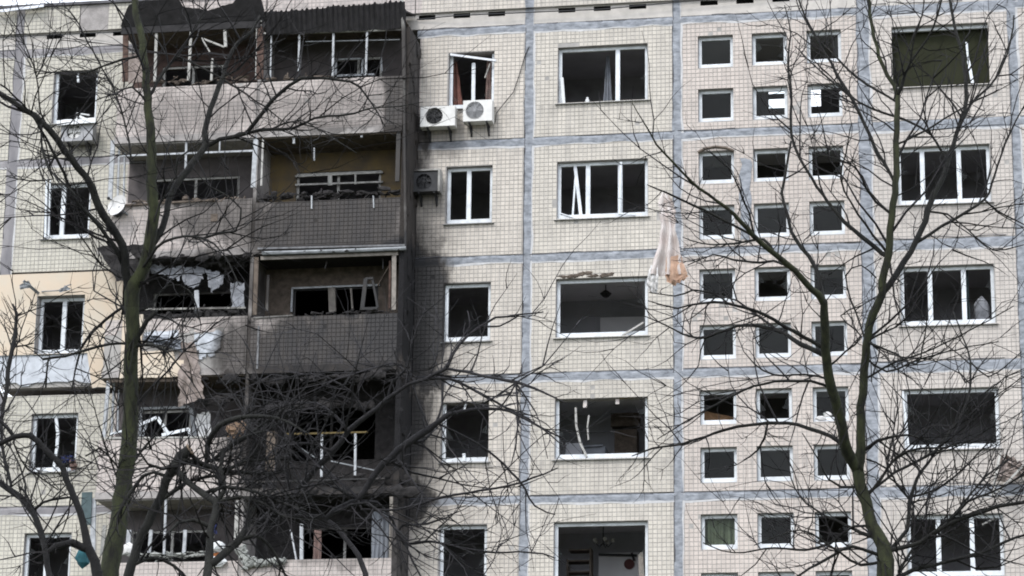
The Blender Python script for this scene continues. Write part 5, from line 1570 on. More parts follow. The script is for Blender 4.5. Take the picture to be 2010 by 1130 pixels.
        [(-2.827,-21.925,12.396,0.0227),(-2.886,-21.931,12.454,0.0227),(-2.939,-21.867,12.628,0.0228),(-3.044,-21.768,12.801,0.0229),(-3.215,-21.607,12.773,0.023),(-3.396,-21.52,12.681,0.023),(-3.53,-21.43,12.608,0.0231),(-3.661,-21.343,12.539,0.0232),(-3.762,-21.279,12.438,0.0213),(-3.87,-21.178,12.343,0.0194),(-3.936,-21.088,12.204,0.0175),(-4,-21.004,12.051,0.0155),(-4.068,-20.873,11.893,0.0136),(-4.118,-20.78,11.769,0.0117)],
        [(-2.832,-21.913,12.253,0.0227),(-2.73,-21.911,12.183,0.0227),(-2.852,-21.922,12.185,0.0214),(-2.993,-21.954,12.191,0.0202),(-3.138,-21.99,12.176,0.0189),(-3.331,-22.024,12.131,0.0208),(-3.499,-22.074,12.068,0.0227),(-3.659,-22.07,12.029,0.0208),(-3.779,-22.116,11.975,0.0189),(-3.972,-22.138,11.955,0.0189),(-4.118,-22.148,11.933,0.019)],
        [(-3.971,-22.142,11.954,0.0152),(-4.027,-22.143,11.939,0.0152),(-4.017,-22.207,11.724,0.0151),(-3.951,-22.392,11.444,0.015)],
        [(-2.723,-21.931,12.178,0.0227),(-2.793,-21.902,12.149,0.0227),(-2.666,-21.942,12.155,0.0207),(-2.49,-21.995,12.136,0.0188),(-2.249,-22.096,12.008,0.015),(-2.125,-22.148,11.874,0.0131),(-1.998,-22.211,11.737,0.0112),(-1.896,-22.25,11.628,0.0111),(-1.791,-22.293,11.5,0.0111),(-1.651,-22.367,11.306,0.0092),(-1.559,-22.412,11.143,0.0074)],
        [(-2.831,-21.915,12.252,0.0416),(-2.781,-21.909,12.263,0.0416),(-2.704,-21.911,12.383,0.0397),(-2.605,-21.968,12.529,0.0378),(-2.454,-22.028,12.646,0.0339)],
        [(-2.814,-22.06,13.04,0.0265),(-2.758,-22.091,13.149,0.0265),(-2.628,-22.191,13.286,0.0264),(-2.482,-22.377,13.361,0.0263),(-2.362,-22.48,13.476,0.0244),(-2.221,-22.576,13.531,0.0224),(-2.059,-22.658,13.551,0.0205),(-1.86,-22.753,13.551,0.0186),(-1.667,-22.877,13.5,0.0185),(-1.512,-22.939,13.446,0.0185),(-1.315,-23.055,13.317,0.0147),(-1.12,-23.208,13.1,0.0109),(-1.002,-23.306,12.914,0.0097),(-0.881,-23.417,12.704,0.0084),(-0.791,-23.517,12.549,0.0072)],
        [(-1.513,-22.942,13.45,0.0185),(-1.278,-22.963,13.507,0.0184),(-1.019,-23.041,13.501,0.0147),(-0.948,-23.059,13.661,0.0147),(-0.936,-23.086,13.826,0.0147),(-1.042,-23.123,13.936,0.0129),(-1.186,-23.145,14.043,0.011),(-1.291,-23.161,14.099,0.0111),(-1.395,-23.189,14.15,0.0111),(-1.534,-23.201,14.297,0.0092),(-1.613,-23.275,14.403,0.0074)],
        [(-2.836,-21.962,12.548,0.0189),(-2.829,-21.945,12.643,0.0189),(-2.627,-21.909,12.733,0.0151),(-2.547,-21.851,12.837,0.0152),(-2.478,-21.807,13.003,0.0152),(-2.372,-21.767,13.109,0.0152),(-2.218,-21.719,13.124,0.0152),(-2.075,-21.699,13.036,0.0152),(-2.013,-21.66,12.946,0.0133),(-1.967,-21.635,12.819,0.0114),(-1.929,-21.589,12.659,0.0095),(-1.9,-21.56,12.522,0.0076)],
        [(-2.702,-21.918,12.381,0.0151),(-2.741,-21.901,12.341,0.0151),(-2.729,-21.883,12.231,0.017),(-2.732,-21.783,12.092,0.0189),(-2.755,-21.671,11.975,0.0171),(-2.763,-21.588,11.843,0.0152),(-2.773,-21.473,11.637,0.0114)],
        [(-2.922,-22.357,13.582,0.0151),(-3.001,-22.359,13.663,0.0139),(-3.151,-22.305,13.811,0.0127),(-3.289,-22.243,13.936,0.0114),(-3.481,-22.15,14.114,0.0115),(-3.64,-22.084,14.288,0.0115),(-3.748,-22.029,14.465,0.0116),(-3.802,-21.995,14.602,0.0116)],
        [(-2.91,-22.072,13.157,0.0114),(-3.025,-22.079,13.159,0.0114),(-3.138,-22.125,13.234,0.0114),(-3.259,-22.234,13.321,0.0114),(-3.363,-22.309,13.451,0.0114),(-3.464,-22.361,13.6,0.0114),(-3.538,-22.453,13.706,0.0095),(-3.605,-22.454,13.814,0.0076)],
        [(-2.855,-21.799,11.483,0.0151),(-2.911,-21.787,11.487,0.0151),(-2.942,-21.797,11.326,0.0132),(-2.999,-21.849,11.249,0.0113),(-3.04,-21.87,11.341,0.0113),(-3.084,-21.909,11.491,0.0113),(-3.13,-21.957,11.666,0.0113),(-3.175,-21.991,11.828,0.0113),(-3.234,-22.024,12.026,0.0101),(-3.294,-22.055,12.224,0.0088),(-3.326,-22.097,12.347,0.0076)],
        [(-2.896,-21.772,10.216,0.0188),(-2.89,-21.758,10.195,0.0188),(-2.947,-21.788,10.297,0.0169),(-3.008,-21.879,10.399,0.015),(-3.078,-22.058,10.501,0.015),(-3.159,-22.186,10.566,0.0149),(-3.312,-22.328,10.42,0.0112)],
        [(-2.945,-21.793,10.296,0.015),(-3.007,-21.808,10.225,0.015),(-3.046,-21.83,10.348,0.0141),(-3.07,-21.989,10.489,0.0131),(-3.112,-22.096,10.646,0.0122),(-3.138,-22.173,10.782,0.0112),(-3.172,-22.308,10.966,0.0093),(-3.197,-22.396,11.114,0.0075),(-3.223,-22.5,11.267,0.0074),(-3.265,-22.546,11.386,0.0074)],
        [(-2.518,-22.219,14.001,0.0152),(-2.48,-22.219,14.086,0.0152),(-2.4,-22.28,14.21,0.0152),(-2.293,-22.391,14.31,0.0139),(-2.18,-22.499,14.428,0.0126),(-2.088,-22.569,14.541,0.0113),(-2.066,-22.639,14.663,0.0113),(-2.029,-22.69,14.77,0.0113),(-1.818,-22.82,14.85,0.0094),(-1.63,-22.894,14.921,0.0075)],
        [(-2.905,-21.83,9.733,0.0187),(-2.883,-21.811,9.656,0.0187),(-2.925,-21.772,9.833,0.0206),(-2.991,-21.665,10.059,0.0226),(-2.971,-21.586,10.238,0.0226),(-2.903,-21.543,10.408,0.0227),(-2.837,-21.476,10.546,0.0227),(-2.765,-21.413,10.693,0.0208),(-2.693,-21.381,10.8,0.019),(-2.607,-21.312,10.935,0.0171),(-2.539,-21.284,11.051,0.0152),(-2.513,-21.198,11.248,0.0133),(-2.511,-21.158,11.396,0.0115)],
    ],
    'broken': [
        [(-1.778,-26,0,0.1165),(-1.76,-26,1.31,0.1115),(-1.793,-26,2.62,0.1064),(-1.784,-26,3.93,0.1014),(-1.758,-26,5.241,0.0964),(-1.789,-26,6.551,0.0913),(-1.778,-26,7.861,0.0863),(-1.834,-25.966,8.018,0.0799),(-1.888,-25.928,8.198,0.0734),(-2.008,-25.885,8.399,0.0669),(-2.064,-25.85,8.588,0.057),(-2.107,-25.829,8.722,0.0537),(-2.16,-25.807,8.865,0.0505),(-2.249,-25.784,9.046,0.0489),(-2.326,-25.769,9.188,0.0473),(-2.406,-25.758,9.347,0.0474),(-2.452,-25.752,9.486,0.0475),(-2.568,-25.75,9.606,0.0458),(-2.679,-25.752,9.708,0.0442),(-2.798,-25.759,9.829,0.0443),(-2.919,-25.77,9.922,0.0443),(-3.023,-25.779,9.926,0.0427),(-3.128,-25.791,9.908,0.041),(-3.317,-25.821,9.814,0.0376),(-3.458,-25.845,9.771,0.0359),(-3.572,-25.867,9.743,0.0342)],
        [(-2.004,-25.895,8.397,0.0535),(-1.981,-25.899,8.348,0.0535),(-2.068,-25.909,8.385,0.0519),(-2.195,-25.953,8.445,0.0502),(-2.285,-26.011,8.406,0.0485),(-2.373,-26.063,8.38,0.0468),(-2.449,-26.093,8.3,0.0434)],
        [(-1.785,-25.98,7.865,0.0432),(-1.792,-26.005,7.894,0.0432),(-1.905,-25.972,7.822,0.0432),(-2.067,-25.86,7.797,0.0434),(-2.246,-25.757,7.806,0.0436),(-2.382,-25.688,7.861,0.0437),(-2.505,-25.617,7.954,0.0422),(-2.629,-25.526,8.096,0.0407),(-2.698,-25.445,8.246,0.0408),(-2.749,-25.365,8.424,0.0409),(-2.838,-25.256,8.619,0.0428),(-2.929,-25.171,8.799,0.0447),(-3.009,-25.107,8.944,0.0449),(-3.107,-25.019,9.071,0.045),(-3.242,-24.922,9.224,0.0452),(-3.387,-24.856,9.328,0.0454),(-3.535,-24.785,9.425,0.0438),(-3.696,-24.693,9.53,0.0422),(-3.898,-24.606,9.661,0.0406),(-4.077,-24.493,9.78,0.0391)],
        [(-3.14,-25.79,9.915,0.0307),(-3.27,-25.745,10.061,0.0274),(-3.388,-25.675,10.153,0.0275),(-3.562,-25.545,10.256,0.0259),(-3.685,-25.473,10.323,0.0243)],
        [(-3.533,-24.791,9.423,0.021),(-3.505,-24.78,9.479,0.021),(-3.575,-24.713,9.643,0.0228),(-3.706,-24.548,9.871,0.0247),(-3.777,-24.443,10.04,0.0248),(-3.84,-24.352,10.208,0.0249),(-3.888,-24.27,10.368,0.025),(-3.916,-24.2,10.539,0.0287),(-3.953,-24.093,10.726,0.0324),(-3.958,-23.995,10.913,0.0343),(-3.984,-23.885,11.125,0.0362),(-4.033,-23.772,11.342,0.0364),(-4.05,-23.659,11.541,0.0365),(-4.061,-23.569,11.738,0.0348),(-4.07,-23.48,11.929,0.0331),(-4.103,-23.382,12.133,0.0295),(-4.13,-23.283,12.301,0.0259),(-4.235,-23.203,12.482,0.0149)],
        [(-4.055,-23.586,11.734,0.0147),(-4.021,-23.568,11.75,0.0147),(-3.857,-23.609,11.751,0.011),(-3.706,-23.675,11.764,0.0073)],
        [(-4.132,-23.277,12.302,0.0185),(-4.145,-23.303,12.238,0.0185),(-4.074,-23.316,12.312,0.0111),(-4.043,-23.307,12.332,0.0074)],
        [(-3.114,-25.001,9.075,0.0208),(-3.058,-25.007,9.102,0.0208),(-2.978,-24.952,9.196,0.0173),(-2.881,-24.89,9.242,0.0174),(-2.798,-24.751,9.289,0.0174),(-2.657,-24.65,9.326,0.0139)],
        [(-3.059,-25.002,9.102,0.0173),(-3.057,-25.002,9.054,0.0173),(-3.138,-24.984,9.175,0.0156),(-3.232,-24.923,9.316,0.0139),(-3.334,-24.89,9.431,0.0105)],
        [(-3.121,-25.809,9.903,0.0137),(-3.134,-25.791,9.818,0.0137),(-3.044,-25.743,9.614,0.0136),(-2.961,-25.677,9.491,0.0136),(-2.834,-25.652,9.417,0.0119),(-2.733,-25.598,9.34,0.0102),(-2.558,-25.566,9.223,0.0102)],
        [(-2.452,-25.763,9.492,0.0136),(-2.297,-25.782,9.556,0.0102),(-2.363,-25.804,9.624,0.0068)],
    ],
    'stump': [
        [(-0.829,-28,0,0.101),(-0.811,-28,1.229,0.0966),(-0.844,-28,2.457,0.0923),(-0.835,-28,3.686,0.0879),(-0.809,-28,4.914,0.0835),(-0.84,-28,6.143,0.0792),(-0.829,-28,7.371,0.0748),(-0.818,-27.976,7.472,0.0728),(-0.785,-27.94,7.626,0.0708),(-0.768,-27.911,7.756,0.0688),(-0.733,-27.881,7.889,0.0668),(-0.72,-27.857,8.014,0.0648),(-0.678,-27.83,8.157,0.0628),(-0.612,-27.806,8.29,0.0628),(-0.569,-27.785,8.439,0.0629),(-0.501,-27.77,8.562,0.0629),(-0.456,-27.759,8.691,0.063),(-0.435,-27.753,8.82,0.0646),(-0.365,-27.75,8.955,0.0662),(-0.307,-27.751,9.049,0.0709),(-0.249,-27.755,9.141,0.0757),(-0.137,-27.763,9.21,0.0819)],
        [(-0.25,-27.75,9.142,0.0378),(-0.216,-27.759,9.072,0.0378),(-0.132,-27.739,9.065,0.0331),(-0.031,-27.646,9.063,0.0284),(0.064,-27.581,9.039,0.0268),(0.199,-27.515,9.009,0.0253),(0.318,-27.452,8.99,0.0221),(0.449,-27.381,8.997,0.019),(0.578,-27.326,8.992,0.0158),(0.705,-27.251,9.006,0.0137),(0.83,-27.193,9.023,0.0116),(0.916,-27.148,9.049,0.0095)],
        [(-0.366,-27.746,8.956,0.0284),(-0.274,-27.759,8.946,0.0283),(-0.173,-27.824,8.834,0.0314),(-0.017,-27.941,8.71,0.0312),(0.148,-28.05,8.587,0.0311),(0.33,-28.129,8.472,0.034),(0.348,-28.223,8.301,0.0339),(0.336,-28.352,8.118,0.0337),(0.354,-28.428,7.956,0.0367),(0.379,-28.504,7.786,0.0396),(0.4,-28.584,7.638,0.0405),(0.409,-28.676,7.453,0.0414),(0.442,-28.748,7.343,0.0423)],
        [(0.345,-28.127,8.469,0.0247),(0.412,-28.08,8.637,0.0248),(0.358,-27.99,8.789,0.0233),(0.298,-27.917,8.929,0.0218),(0.297,-27.786,9.161,0.0188),(0.37,-27.744,9.261,0.0173),(0.455,-27.648,9.364,0.0157),(0.598,-27.563,9.438,0.0126),(0.729,-27.495,9.492,0.0095)],
        [(0.067,-27.59,9.037,0.0253),(0.029,-27.591,9.039,0.0253),(0.033,-27.596,9.13,0.0253),(0.065,-27.696,9.294,0.0284),(0.149,-27.812,9.387,0.0283),(0.243,-27.851,9.487,0.0283),(0.358,-27.917,9.52,0.0266),(0.514,-27.973,9.547,0.025),(0.692,-28.043,9.546,0.0218),(0.883,-28.11,9.525,0.0186),(1.084,-28.21,9.469,0.0154),(1.249,-28.276,9.393,0.0123),(1.385,-28.351,9.301,0.0092),(1.478,-28.409,9.229,0.0061)],
        [(0.033,-27.596,9.13,0.019),(0.088,-27.581,9.104,0.0189),(0.221,-27.529,9.237,0.019),(0.331,-27.482,9.326,0.0174),(0.467,-27.456,9.408,0.0158),(0.569,-27.397,9.519,0.0143),(0.68,-27.348,9.619,0.0127),(0.805,-27.278,9.747,0.0111),(0.921,-27.283,9.828,0.0095)],
        [(-0.438,-27.743,8.822,0.0189),(-0.402,-27.754,8.886,0.0189),(-0.573,-27.814,8.931,0.0158),(-0.68,-27.896,8.868,0.0157),(-0.75,-27.913,8.766,0.0173),(-0.818,-27.958,8.632,0.0188),(-0.875,-28.014,8.488,0.0172),(-0.921,-28.034,8.372,0.0157),(-0.91,-28.091,8.228,0.0125)],
        [(-0.505,-27.789,8.563,0.0189),(-0.432,-27.764,8.618,0.0205),(-0.315,-27.793,8.689,0.022),(-0.223,-27.808,8.745,0.0204),(-0.121,-27.835,8.802,0.0188),(0.006,-27.862,8.827,0.0172),(0.156,-27.893,8.842,0.0156),(0.29,-27.915,8.853,0.0135),(0.444,-27.937,8.85,0.0114),(0.553,-27.951,8.853,0.0093)],
        [(0.4,-28.582,7.638,0.0365),(0.39,-28.606,7.611,0.0364),(0.464,-28.55,7.668,0.038),(0.549,-28.451,7.784,0.0396),(0.599,-28.354,7.876,0.0397),(0.663,-28.3,7.949,0.0398),(0.699,-28.238,8.046,0.0337),(0.723,-28.14,8.178,0.0277),(0.726,-28.063,8.325,0.0232),(0.774,-27.999,8.46,0.0186),(0.874,-27.886,8.59,0.0155),(0.975,-27.834,8.679,0.0124)],
        [(-0.132,-27.778,9.206,0.0252),(-0.138,-27.752,9.167,0.0252),(-0.038,-27.736,9.075,0.0189),(0.111,-27.694,9.003,0.0173),(0.285,-27.678,8.936,0.0157),(0.388,-27.655,9.006,0.0141),(0.518,-27.611,9.086,0.0126),(0.641,-27.603,9.094,0.011),(0.778,-27.584,9.109,0.0094),(0.918,-27.559,9.115,0.0079),(1.01,-27.532,9.124,0.0063)],
        [(-0.219,-27.748,9.074,0.0221),(-0.189,-27.746,9.106,0.0221),(-0.268,-27.782,9.032,0.0189),(-0.413,-27.939,8.939,0.0157),(-0.564,-28.076,8.974,0.0125),(-0.629,-28.122,9.069,0.011),(-0.671,-28.189,9.147,0.0094)],
        [(0.145,-28.046,8.59,0.0218),(0.236,-28.053,8.634,0.0202),(0.412,-28.11,8.663,0.0186),(0.544,-28.151,8.643,0.0175),(0.684,-28.183,8.614,0.0164),(0.834,-28.241,8.568,0.0154),(0.97,-28.251,8.512,0.0143),(1.106,-28.287,8.451,0.0133),(1.24,-28.327,8.385,0.0122),(1.398,-28.368,8.333,0.0107),(1.51,-28.409,8.299,0.0091)],
        [(0.345,-28.345,8.115,0.0215),(0.249,-28.368,8.166,0.02),(0.146,-28.446,8.197,0.0184),(0.014,-28.617,8.133,0.0153),(-0.064,-28.716,7.999,0.0137),(-0.108,-28.798,7.889,0.0121)],
        [(0.343,-28.124,8.47,0.0186),(0.462,-28.135,8.505,0.017),(0.632,-28.187,8.522,0.0154),(0.806,-28.241,8.471,0.0154),(0.976,-28.275,8.404,0.0153),(1.107,-28.303,8.306,0.0138),(1.253,-28.357,8.224,0.0122),(1.386,-28.386,8.195,0.0101),(1.539,-28.407,8.174,0.0081),(1.648,-28.448,8.166,0.0061)],
        [(-0.757,-27.925,7.756,0.0188),(-0.651,-27.894,7.811,0.0172),(-0.513,-27.862,7.862,0.0156),(-0.391,-27.822,7.834,0.0156),(-0.267,-27.808,7.772,0.0156),(-0.16,-27.767,7.682,0.0141),(-0.084,-27.755,7.588,0.0125)],
        [(0.668,-28.309,7.949,0.0184),(0.75,-28.281,8.002,0.0168),(0.85,-28.25,8.034,0.0153),(0.927,-28.166,8.007,0.0153),(1.002,-28.096,7.936,0.0154),(1.07,-28.048,7.828,0.0143),(1.131,-27.971,7.689,0.0133),(1.164,-27.923,7.598,0.0123)],
    ],
    'spread': [
        [(1.268,-24,0,0.0601),(1.286,-24,1.348,0.0575),(1.253,-24,2.697,0.0549),(1.262,-24,4.045,0.0523),(1.288,-24,5.394,0.0497),(1.257,-24,6.742,0.0471),(1.268,-24,8.091,0.0445),(1.252,-23.977,8.203,0.0446),(1.239,-23.95,8.337,0.0446),(1.173,-23.919,8.483,0.0413),(1.122,-23.896,8.596,0.0396),(1.039,-23.872,8.708,0.038),(0.879,-23.834,8.891,0.0381),(0.768,-23.81,9.022,0.0364),(0.627,-23.79,9.127,0.0347),(0.567,-23.782,9.167,0.0313),(0.344,-23.764,9.179,0.0279),(0.213,-23.756,9.19,0.0261),(0.104,-23.752,9.181,0.0244)],
        [(0.638,-23.81,9.123,0.0312),(0.749,-23.816,9.233,0.0347),(0.9,-23.847,9.291,0.0364),(1.095,-23.896,9.358,0.038),(1.204,-23.943,9.487,0.038),(1.282,-23.961,9.617,0.038),(1.369,-23.989,9.725,0.0397),(1.441,-24.011,9.809,0.0414),(1.557,-24.038,9.883,0.0425),(1.67,-24.071,9.993,0.0436),(1.793,-24.113,10.062,0.0447),(1.901,-24.128,10.133,0.0447),(2.023,-24.161,10.196,0.0446),(2.128,-24.181,10.256,0.0395),(2.221,-24.226,10.31,0.0343),(2.406,-24.259,10.425,0.0274),(2.574,-24.297,10.447,0.0239),(2.775,-24.336,10.463,0.0205),(2.97,-24.371,10.455,0.0187),(3.129,-24.404,10.437,0.017),(3.254,-24.427,10.399,0.0153),(3.379,-24.462,10.328,0.0136),(3.481,-24.487,10.269,0.0124),(3.612,-24.509,10.191,0.0113),(3.731,-24.541,10.11,0.0101),(3.847,-24.561,10.012,0.009),(3.962,-24.593,9.904,0.0078),(4.036,-24.606,9.832,0.0067)],
        [(0.101,-23.744,9.183,0.0244),(0.051,-23.755,9.274,0.0244),(0.112,-23.793,9.353,0.0279),(0.218,-23.865,9.464,0.0313),(0.327,-23.961,9.567,0.0347),(0.426,-23.972,9.683,0.0382),(0.545,-24.04,9.798,0.0381),(0.68,-24.094,9.89,0.0381),(0.787,-24.162,9.978,0.038),(0.917,-24.211,10.101,0.0362),(1.013,-24.268,10.224,0.0344),(1.146,-24.328,10.311,0.0327),(1.301,-24.406,10.399,0.0309),(1.455,-24.473,10.477,0.0291),(1.605,-24.539,10.591,0.0273),(1.753,-24.587,10.671,0.0239),(1.903,-24.667,10.743,0.0204),(2.036,-24.704,10.774,0.0204),(2.14,-24.739,10.789,0.0204),(2.286,-24.794,10.841,0.0203),(2.392,-24.834,10.874,0.0203),(2.481,-24.894,10.892,0.0203)],
        [(2.483,-24.903,10.89,0.0203),(2.557,-24.862,11.105,0.0203),(2.634,-24.798,11.254,0.0187),(2.735,-24.742,11.384,0.017),(2.824,-24.691,11.468,0.017),(2.907,-24.683,11.526,0.017),(3.076,-24.616,11.651,0.0136),(3.206,-24.56,11.67,0.0119),(3.37,-24.499,11.713,0.0102),(3.55,-24.454,11.735,0.0085),(3.695,-24.415,11.761,0.0068)],
        [(2.739,-24.739,11.387,0.0136),(2.747,-24.725,11.578,0.0102),(2.702,-24.648,11.744,0.0068)],
        [(2.913,-24.683,11.516,0.0136),(3.002,-24.677,11.509,0.0119),(3.135,-24.624,11.525,0.0102),(3.245,-24.502,11.622,0.0102),(3.349,-24.418,11.715,0.0103)],
        [(2.481,-24.894,10.892,0.0169),(2.591,-24.915,10.862,0.0169),(2.757,-24.992,10.816,0.0168),(2.914,-25.125,10.746,0.0167),(3.07,-25.223,10.679,0.0167),(3.213,-25.297,10.639,0.0166),(3.355,-25.372,10.584,0.0182),(3.53,-25.502,10.523,0.0198),(3.648,-25.563,10.466,0.0176),(3.783,-25.628,10.401,0.0153),(3.916,-25.725,10.321,0.0131),(4.094,-25.827,10.214,0.0098),(4.233,-25.914,10.13,0.0065)],
        [(3.521,-25.506,10.521,0.0132),(3.529,-25.509,10.422,0.0132),(3.551,-25.574,10.263,0.0131),(3.584,-25.684,10.09,0.0131),(3.598,-25.759,9.931,0.012),(3.599,-25.855,9.76,0.0108),(3.604,-25.918,9.62,0.0097),(3.581,-25.993,9.435,0.0081),(3.566,-26.068,9.298,0.0064)],
        [(3.521,-25.511,10.519,0.0132),(3.462,-25.522,10.389,0.0115),(3.377,-25.564,10.235,0.0099),(3.276,-25.588,10.137,0.0082),(3.195,-25.633,10.059,0.0066)],
        [(3.521,-25.505,10.507,0.0132),(3.603,-25.525,10.387,0.0115),(3.728,-25.649,10.201,0.0098),(3.819,-25.751,10.061,0.0082),(3.891,-25.832,9.897,0.0065),(3.948,-25.934,9.712,0.0059),(4.001,-26.041,9.502,0.0054),(4.041,-26.11,9.363,0.0048)],
        [(2.15,-24.746,10.786,0.0204),(2.288,-24.72,10.808,0.0187),(2.468,-24.613,10.823,0.017),(2.586,-24.511,10.792,0.017),(2.699,-24.437,10.741,0.017),(2.825,-24.387,10.677,0.0171),(2.933,-24.276,10.632,0.0159),(3.053,-24.257,10.564,0.0148),(3.162,-24.188,10.503,0.0137),(3.295,-24.112,10.448,0.0137),(3.411,-24.027,10.401,0.0137),(3.523,-23.972,10.325,0.012),(3.65,-23.909,10.261,0.0103),(3.786,-23.814,10.195,0.0086),(3.902,-23.746,10.156,0.0069)],
        [(1.099,-23.914,9.354,0.0173),(1.153,-23.911,9.218,0.0173),(1.304,-23.941,9.208,0.0161),(1.497,-23.977,9.189,0.0149),(1.656,-23.987,9.192,0.0137),(1.88,-24.038,9.226,0.0171),(2.002,-24.062,9.246,0.0171),(2.147,-24.073,9.295,0.0171),(2.275,-24.075,9.327,0.0171),(2.47,-24.132,9.346,0.0154),(2.661,-24.143,9.367,0.0136),(2.791,-24.172,9.384,0.0136),(2.938,-24.193,9.396,0.0136),(3.087,-24.207,9.414,0.0136),(3.24,-24.253,9.43,0.0136),(3.407,-24.272,9.467,0.0124),(3.565,-24.301,9.522,0.0113),(3.696,-24.314,9.555,0.0101),(3.896,-24.353,9.631,0.0068)],
        [(1.095,-23.899,9.357,0.0207),(1.027,-23.897,9.329,0.0208),(1.171,-23.855,9.345,0.019),(1.326,-23.756,9.35,0.0173),(1.424,-23.667,9.258,0.0173),(1.517,-23.609,9.122,0.0174),(1.566,-23.517,8.973,0.0174),(1.644,-23.431,8.835,0.0174),(1.771,-23.394,8.84,0.0174),(1.918,-23.347,8.872,0.0174),(2,-23.296,8.882,0.0157),(2.136,-23.233,8.866,0.014),(2.243,-23.19,8.849,0.014),(2.388,-23.134,8.818,0.014),(2.537,-23.063,8.799,0.014),(2.674,-22.974,8.79,0.014),(2.836,-22.926,8.781,0.0128),(2.972,-22.864,8.794,0.0117),(3.112,-22.799,8.814,0.0105),(3.303,-22.721,8.81,0.0105),(3.435,-22.663,8.805,0.0105),(3.595,-22.588,8.756,0.007)],
        [(2.222,-24.22,10.316,0.0137),(2.34,-24.209,10.261,0.012),(2.509,-24.143,10.186,0.0103),(2.63,-24.085,10.127,0.0114),(2.765,-24.048,10.051,0.0126),(2.905,-23.976,9.956,0.0137),(2.997,-23.947,9.881,0.0137),(3.095,-23.888,9.796,0.0137),(3.181,-23.848,9.697,0.0137),(3.272,-23.817,9.611,0.0137),(3.36,-23.76,9.487,0.0126),(3.414,-23.729,9.357,0.0114),(3.485,-23.69,9.262,0.0103),(3.631,-23.647,9.184,0.0086),(3.749,-23.599,9.155,0.0069)],
        [(1.657,-23.422,8.827,0.0139),(1.707,-23.457,8.732,0.0139),(1.778,-23.512,8.592,0.0139),(1.894,-23.636,8.408,0.0121),(1.974,-23.707,8.268,0.0103)],
        [(2.149,-23.236,8.867,0.0105),(2.229,-23.204,8.763,0.0105),(2.345,-23.095,8.649,0.0105),(2.433,-23,8.594,0.0105),(2.546,-22.921,8.526,0.0105),(2.652,-22.834,8.489,0.0105),(2.801,-22.756,8.402,0.0088),(2.902,-22.662,8.366,0.007)],
        [(1.567,-23.52,8.972,0.0139),(1.639,-23.535,9.073,0.0139),(1.782,-23.458,9.085,0.0139),(1.949,-23.353,9.119,0.0139),(2.098,-23.277,9.185,0.0122),(2.219,-23.227,9.233,0.0105),(2.309,-23.178,9.164,0.007)],
        [(0.638,-23.813,9.144,0.0208),(0.74,-23.817,9.203,0.0197),(0.9,-23.913,9.236,0.0184),(1.022,-23.981,9.276,0.0173),(1.269,-24.1,9.275,0.0172),(1.426,-24.2,9.153,0.0154),(1.585,-24.28,8.995,0.0136),(1.715,-24.363,8.871,0.0136),(1.834,-24.424,8.759,0.0135),(1.914,-24.471,8.677,0.0135)],
        [(1.788,-24.123,10.069,0.0172),(1.886,-24.086,10.09,0.0172),(2.003,-24.034,10.111,0.0172),(2.083,-23.965,10.227,0.019),(2.144,-23.849,10.413,0.0208),(2.174,-23.78,10.552,0.0174),(2.194,-23.714,10.724,0.0139),(2.179,-23.622,10.933,0.0122),(2.171,-23.574,11.079,0.0105)],
        [(1.073,-23.886,9.365,0.0173),(0.971,-23.922,9.42,0.0161),(0.816,-24.016,9.501,0.015),(0.705,-24.155,9.525,0.0138),(0.544,-24.236,9.509,0.0138),(0.406,-24.338,9.414,0.0137),(0.307,-24.418,9.33,0.0137),(0.206,-24.489,9.218,0.0137),(0.117,-24.552,9.113,0.0137),(0.061,-24.664,8.973,0.0125),(0.02,-24.744,8.818,0.0113),(-0.012,-24.798,8.721,0.0102)],
        [(0.791,-24.181,9.969,0.0207),(0.686,-24.166,10.011,0.0196),(0.571,-24.252,10.049,0.0184),(0.46,-24.356,10.051,0.0172),(0.337,-24.452,10.032,0.016),(0.204,-24.516,9.997,0.0149),(0.092,-24.572,9.94,0.0137),(0.012,-24.658,9.814,0.0126),(-0.062,-24.74,9.661,0.0114),(-0.11,-24.812,9.546,0.0102)],
        [(1.013,-24.257,10.227,0.0207),(0.932,-24.263,10.33,0.0195),(0.809,-24.234,10.464,0.0184),(0.682,-24.212,10.567,0.0173),(0.549,-24.174,10.648,0.0156),(0.393,-24.155,10.664,0.0139),(0.249,-24.124,10.663,0.0128),(0.088,-24.096,10.653,0.0116),(-0.053,-24.083,10.627,0.0105),(-0.265,-24.071,10.555,0.0087),(-0.426,-24.029,10.504,0.007)],
        [(1.301,-24.404,10.396,0.0172),(1.216,-24.438,10.539,0.0154),(1.123,-24.517,10.698,0.0137),(1.004,-24.569,10.775,0.0137),(0.892,-24.612,10.834,0.0137),(0.784,-24.661,10.885,0.0137),(0.663,-24.69,10.917,0.012),(0.525,-24.759,10.906,0.0103),(0.403,-24.811,10.88,0.0094),(0.257,-24.88,10.823,0.0086),(0.111,-24.903,10.798,0.0077),(0.018,-24.946,10.765,0.0068)],
        [(1.604,-24.533,10.589,0.0171),(1.631,-24.552,10.689,0.0171),(1.675,-24.567,10.81,0.0171),(1.824,-24.659,10.904,0.0153),(1.91,-24.73,10.973,0.0136),(1.714,-24.786,11.022,0.0136),(1.591,-24.837,10.974,0.0125),(1.432,-24.885,10.922,0.0113),(1.272,-24.963,10.859,0.0102),(1.142,-25.007,10.839,0.0093),(0.982,-25.049,10.84,0.0085),(0.855,-25.102,10.842,0.0076),(0.756,-25.118,10.839,0.0068)],
        [(1.906,-24.664,10.737,0.0136),(1.938,-24.672,10.88,0.0136),(1.735,-24.559,11.053,0.0137),(1.615,-24.506,11.057,0.012),(1.43,-24.446,11.058,0.0103),(1.289,-24.407,11.097,0.0095),(1.11,-24.355,11.162,0.0086),(0.94,-24.294,11.23,0.0078),(0.815,-24.245,11.273,0.0069)],
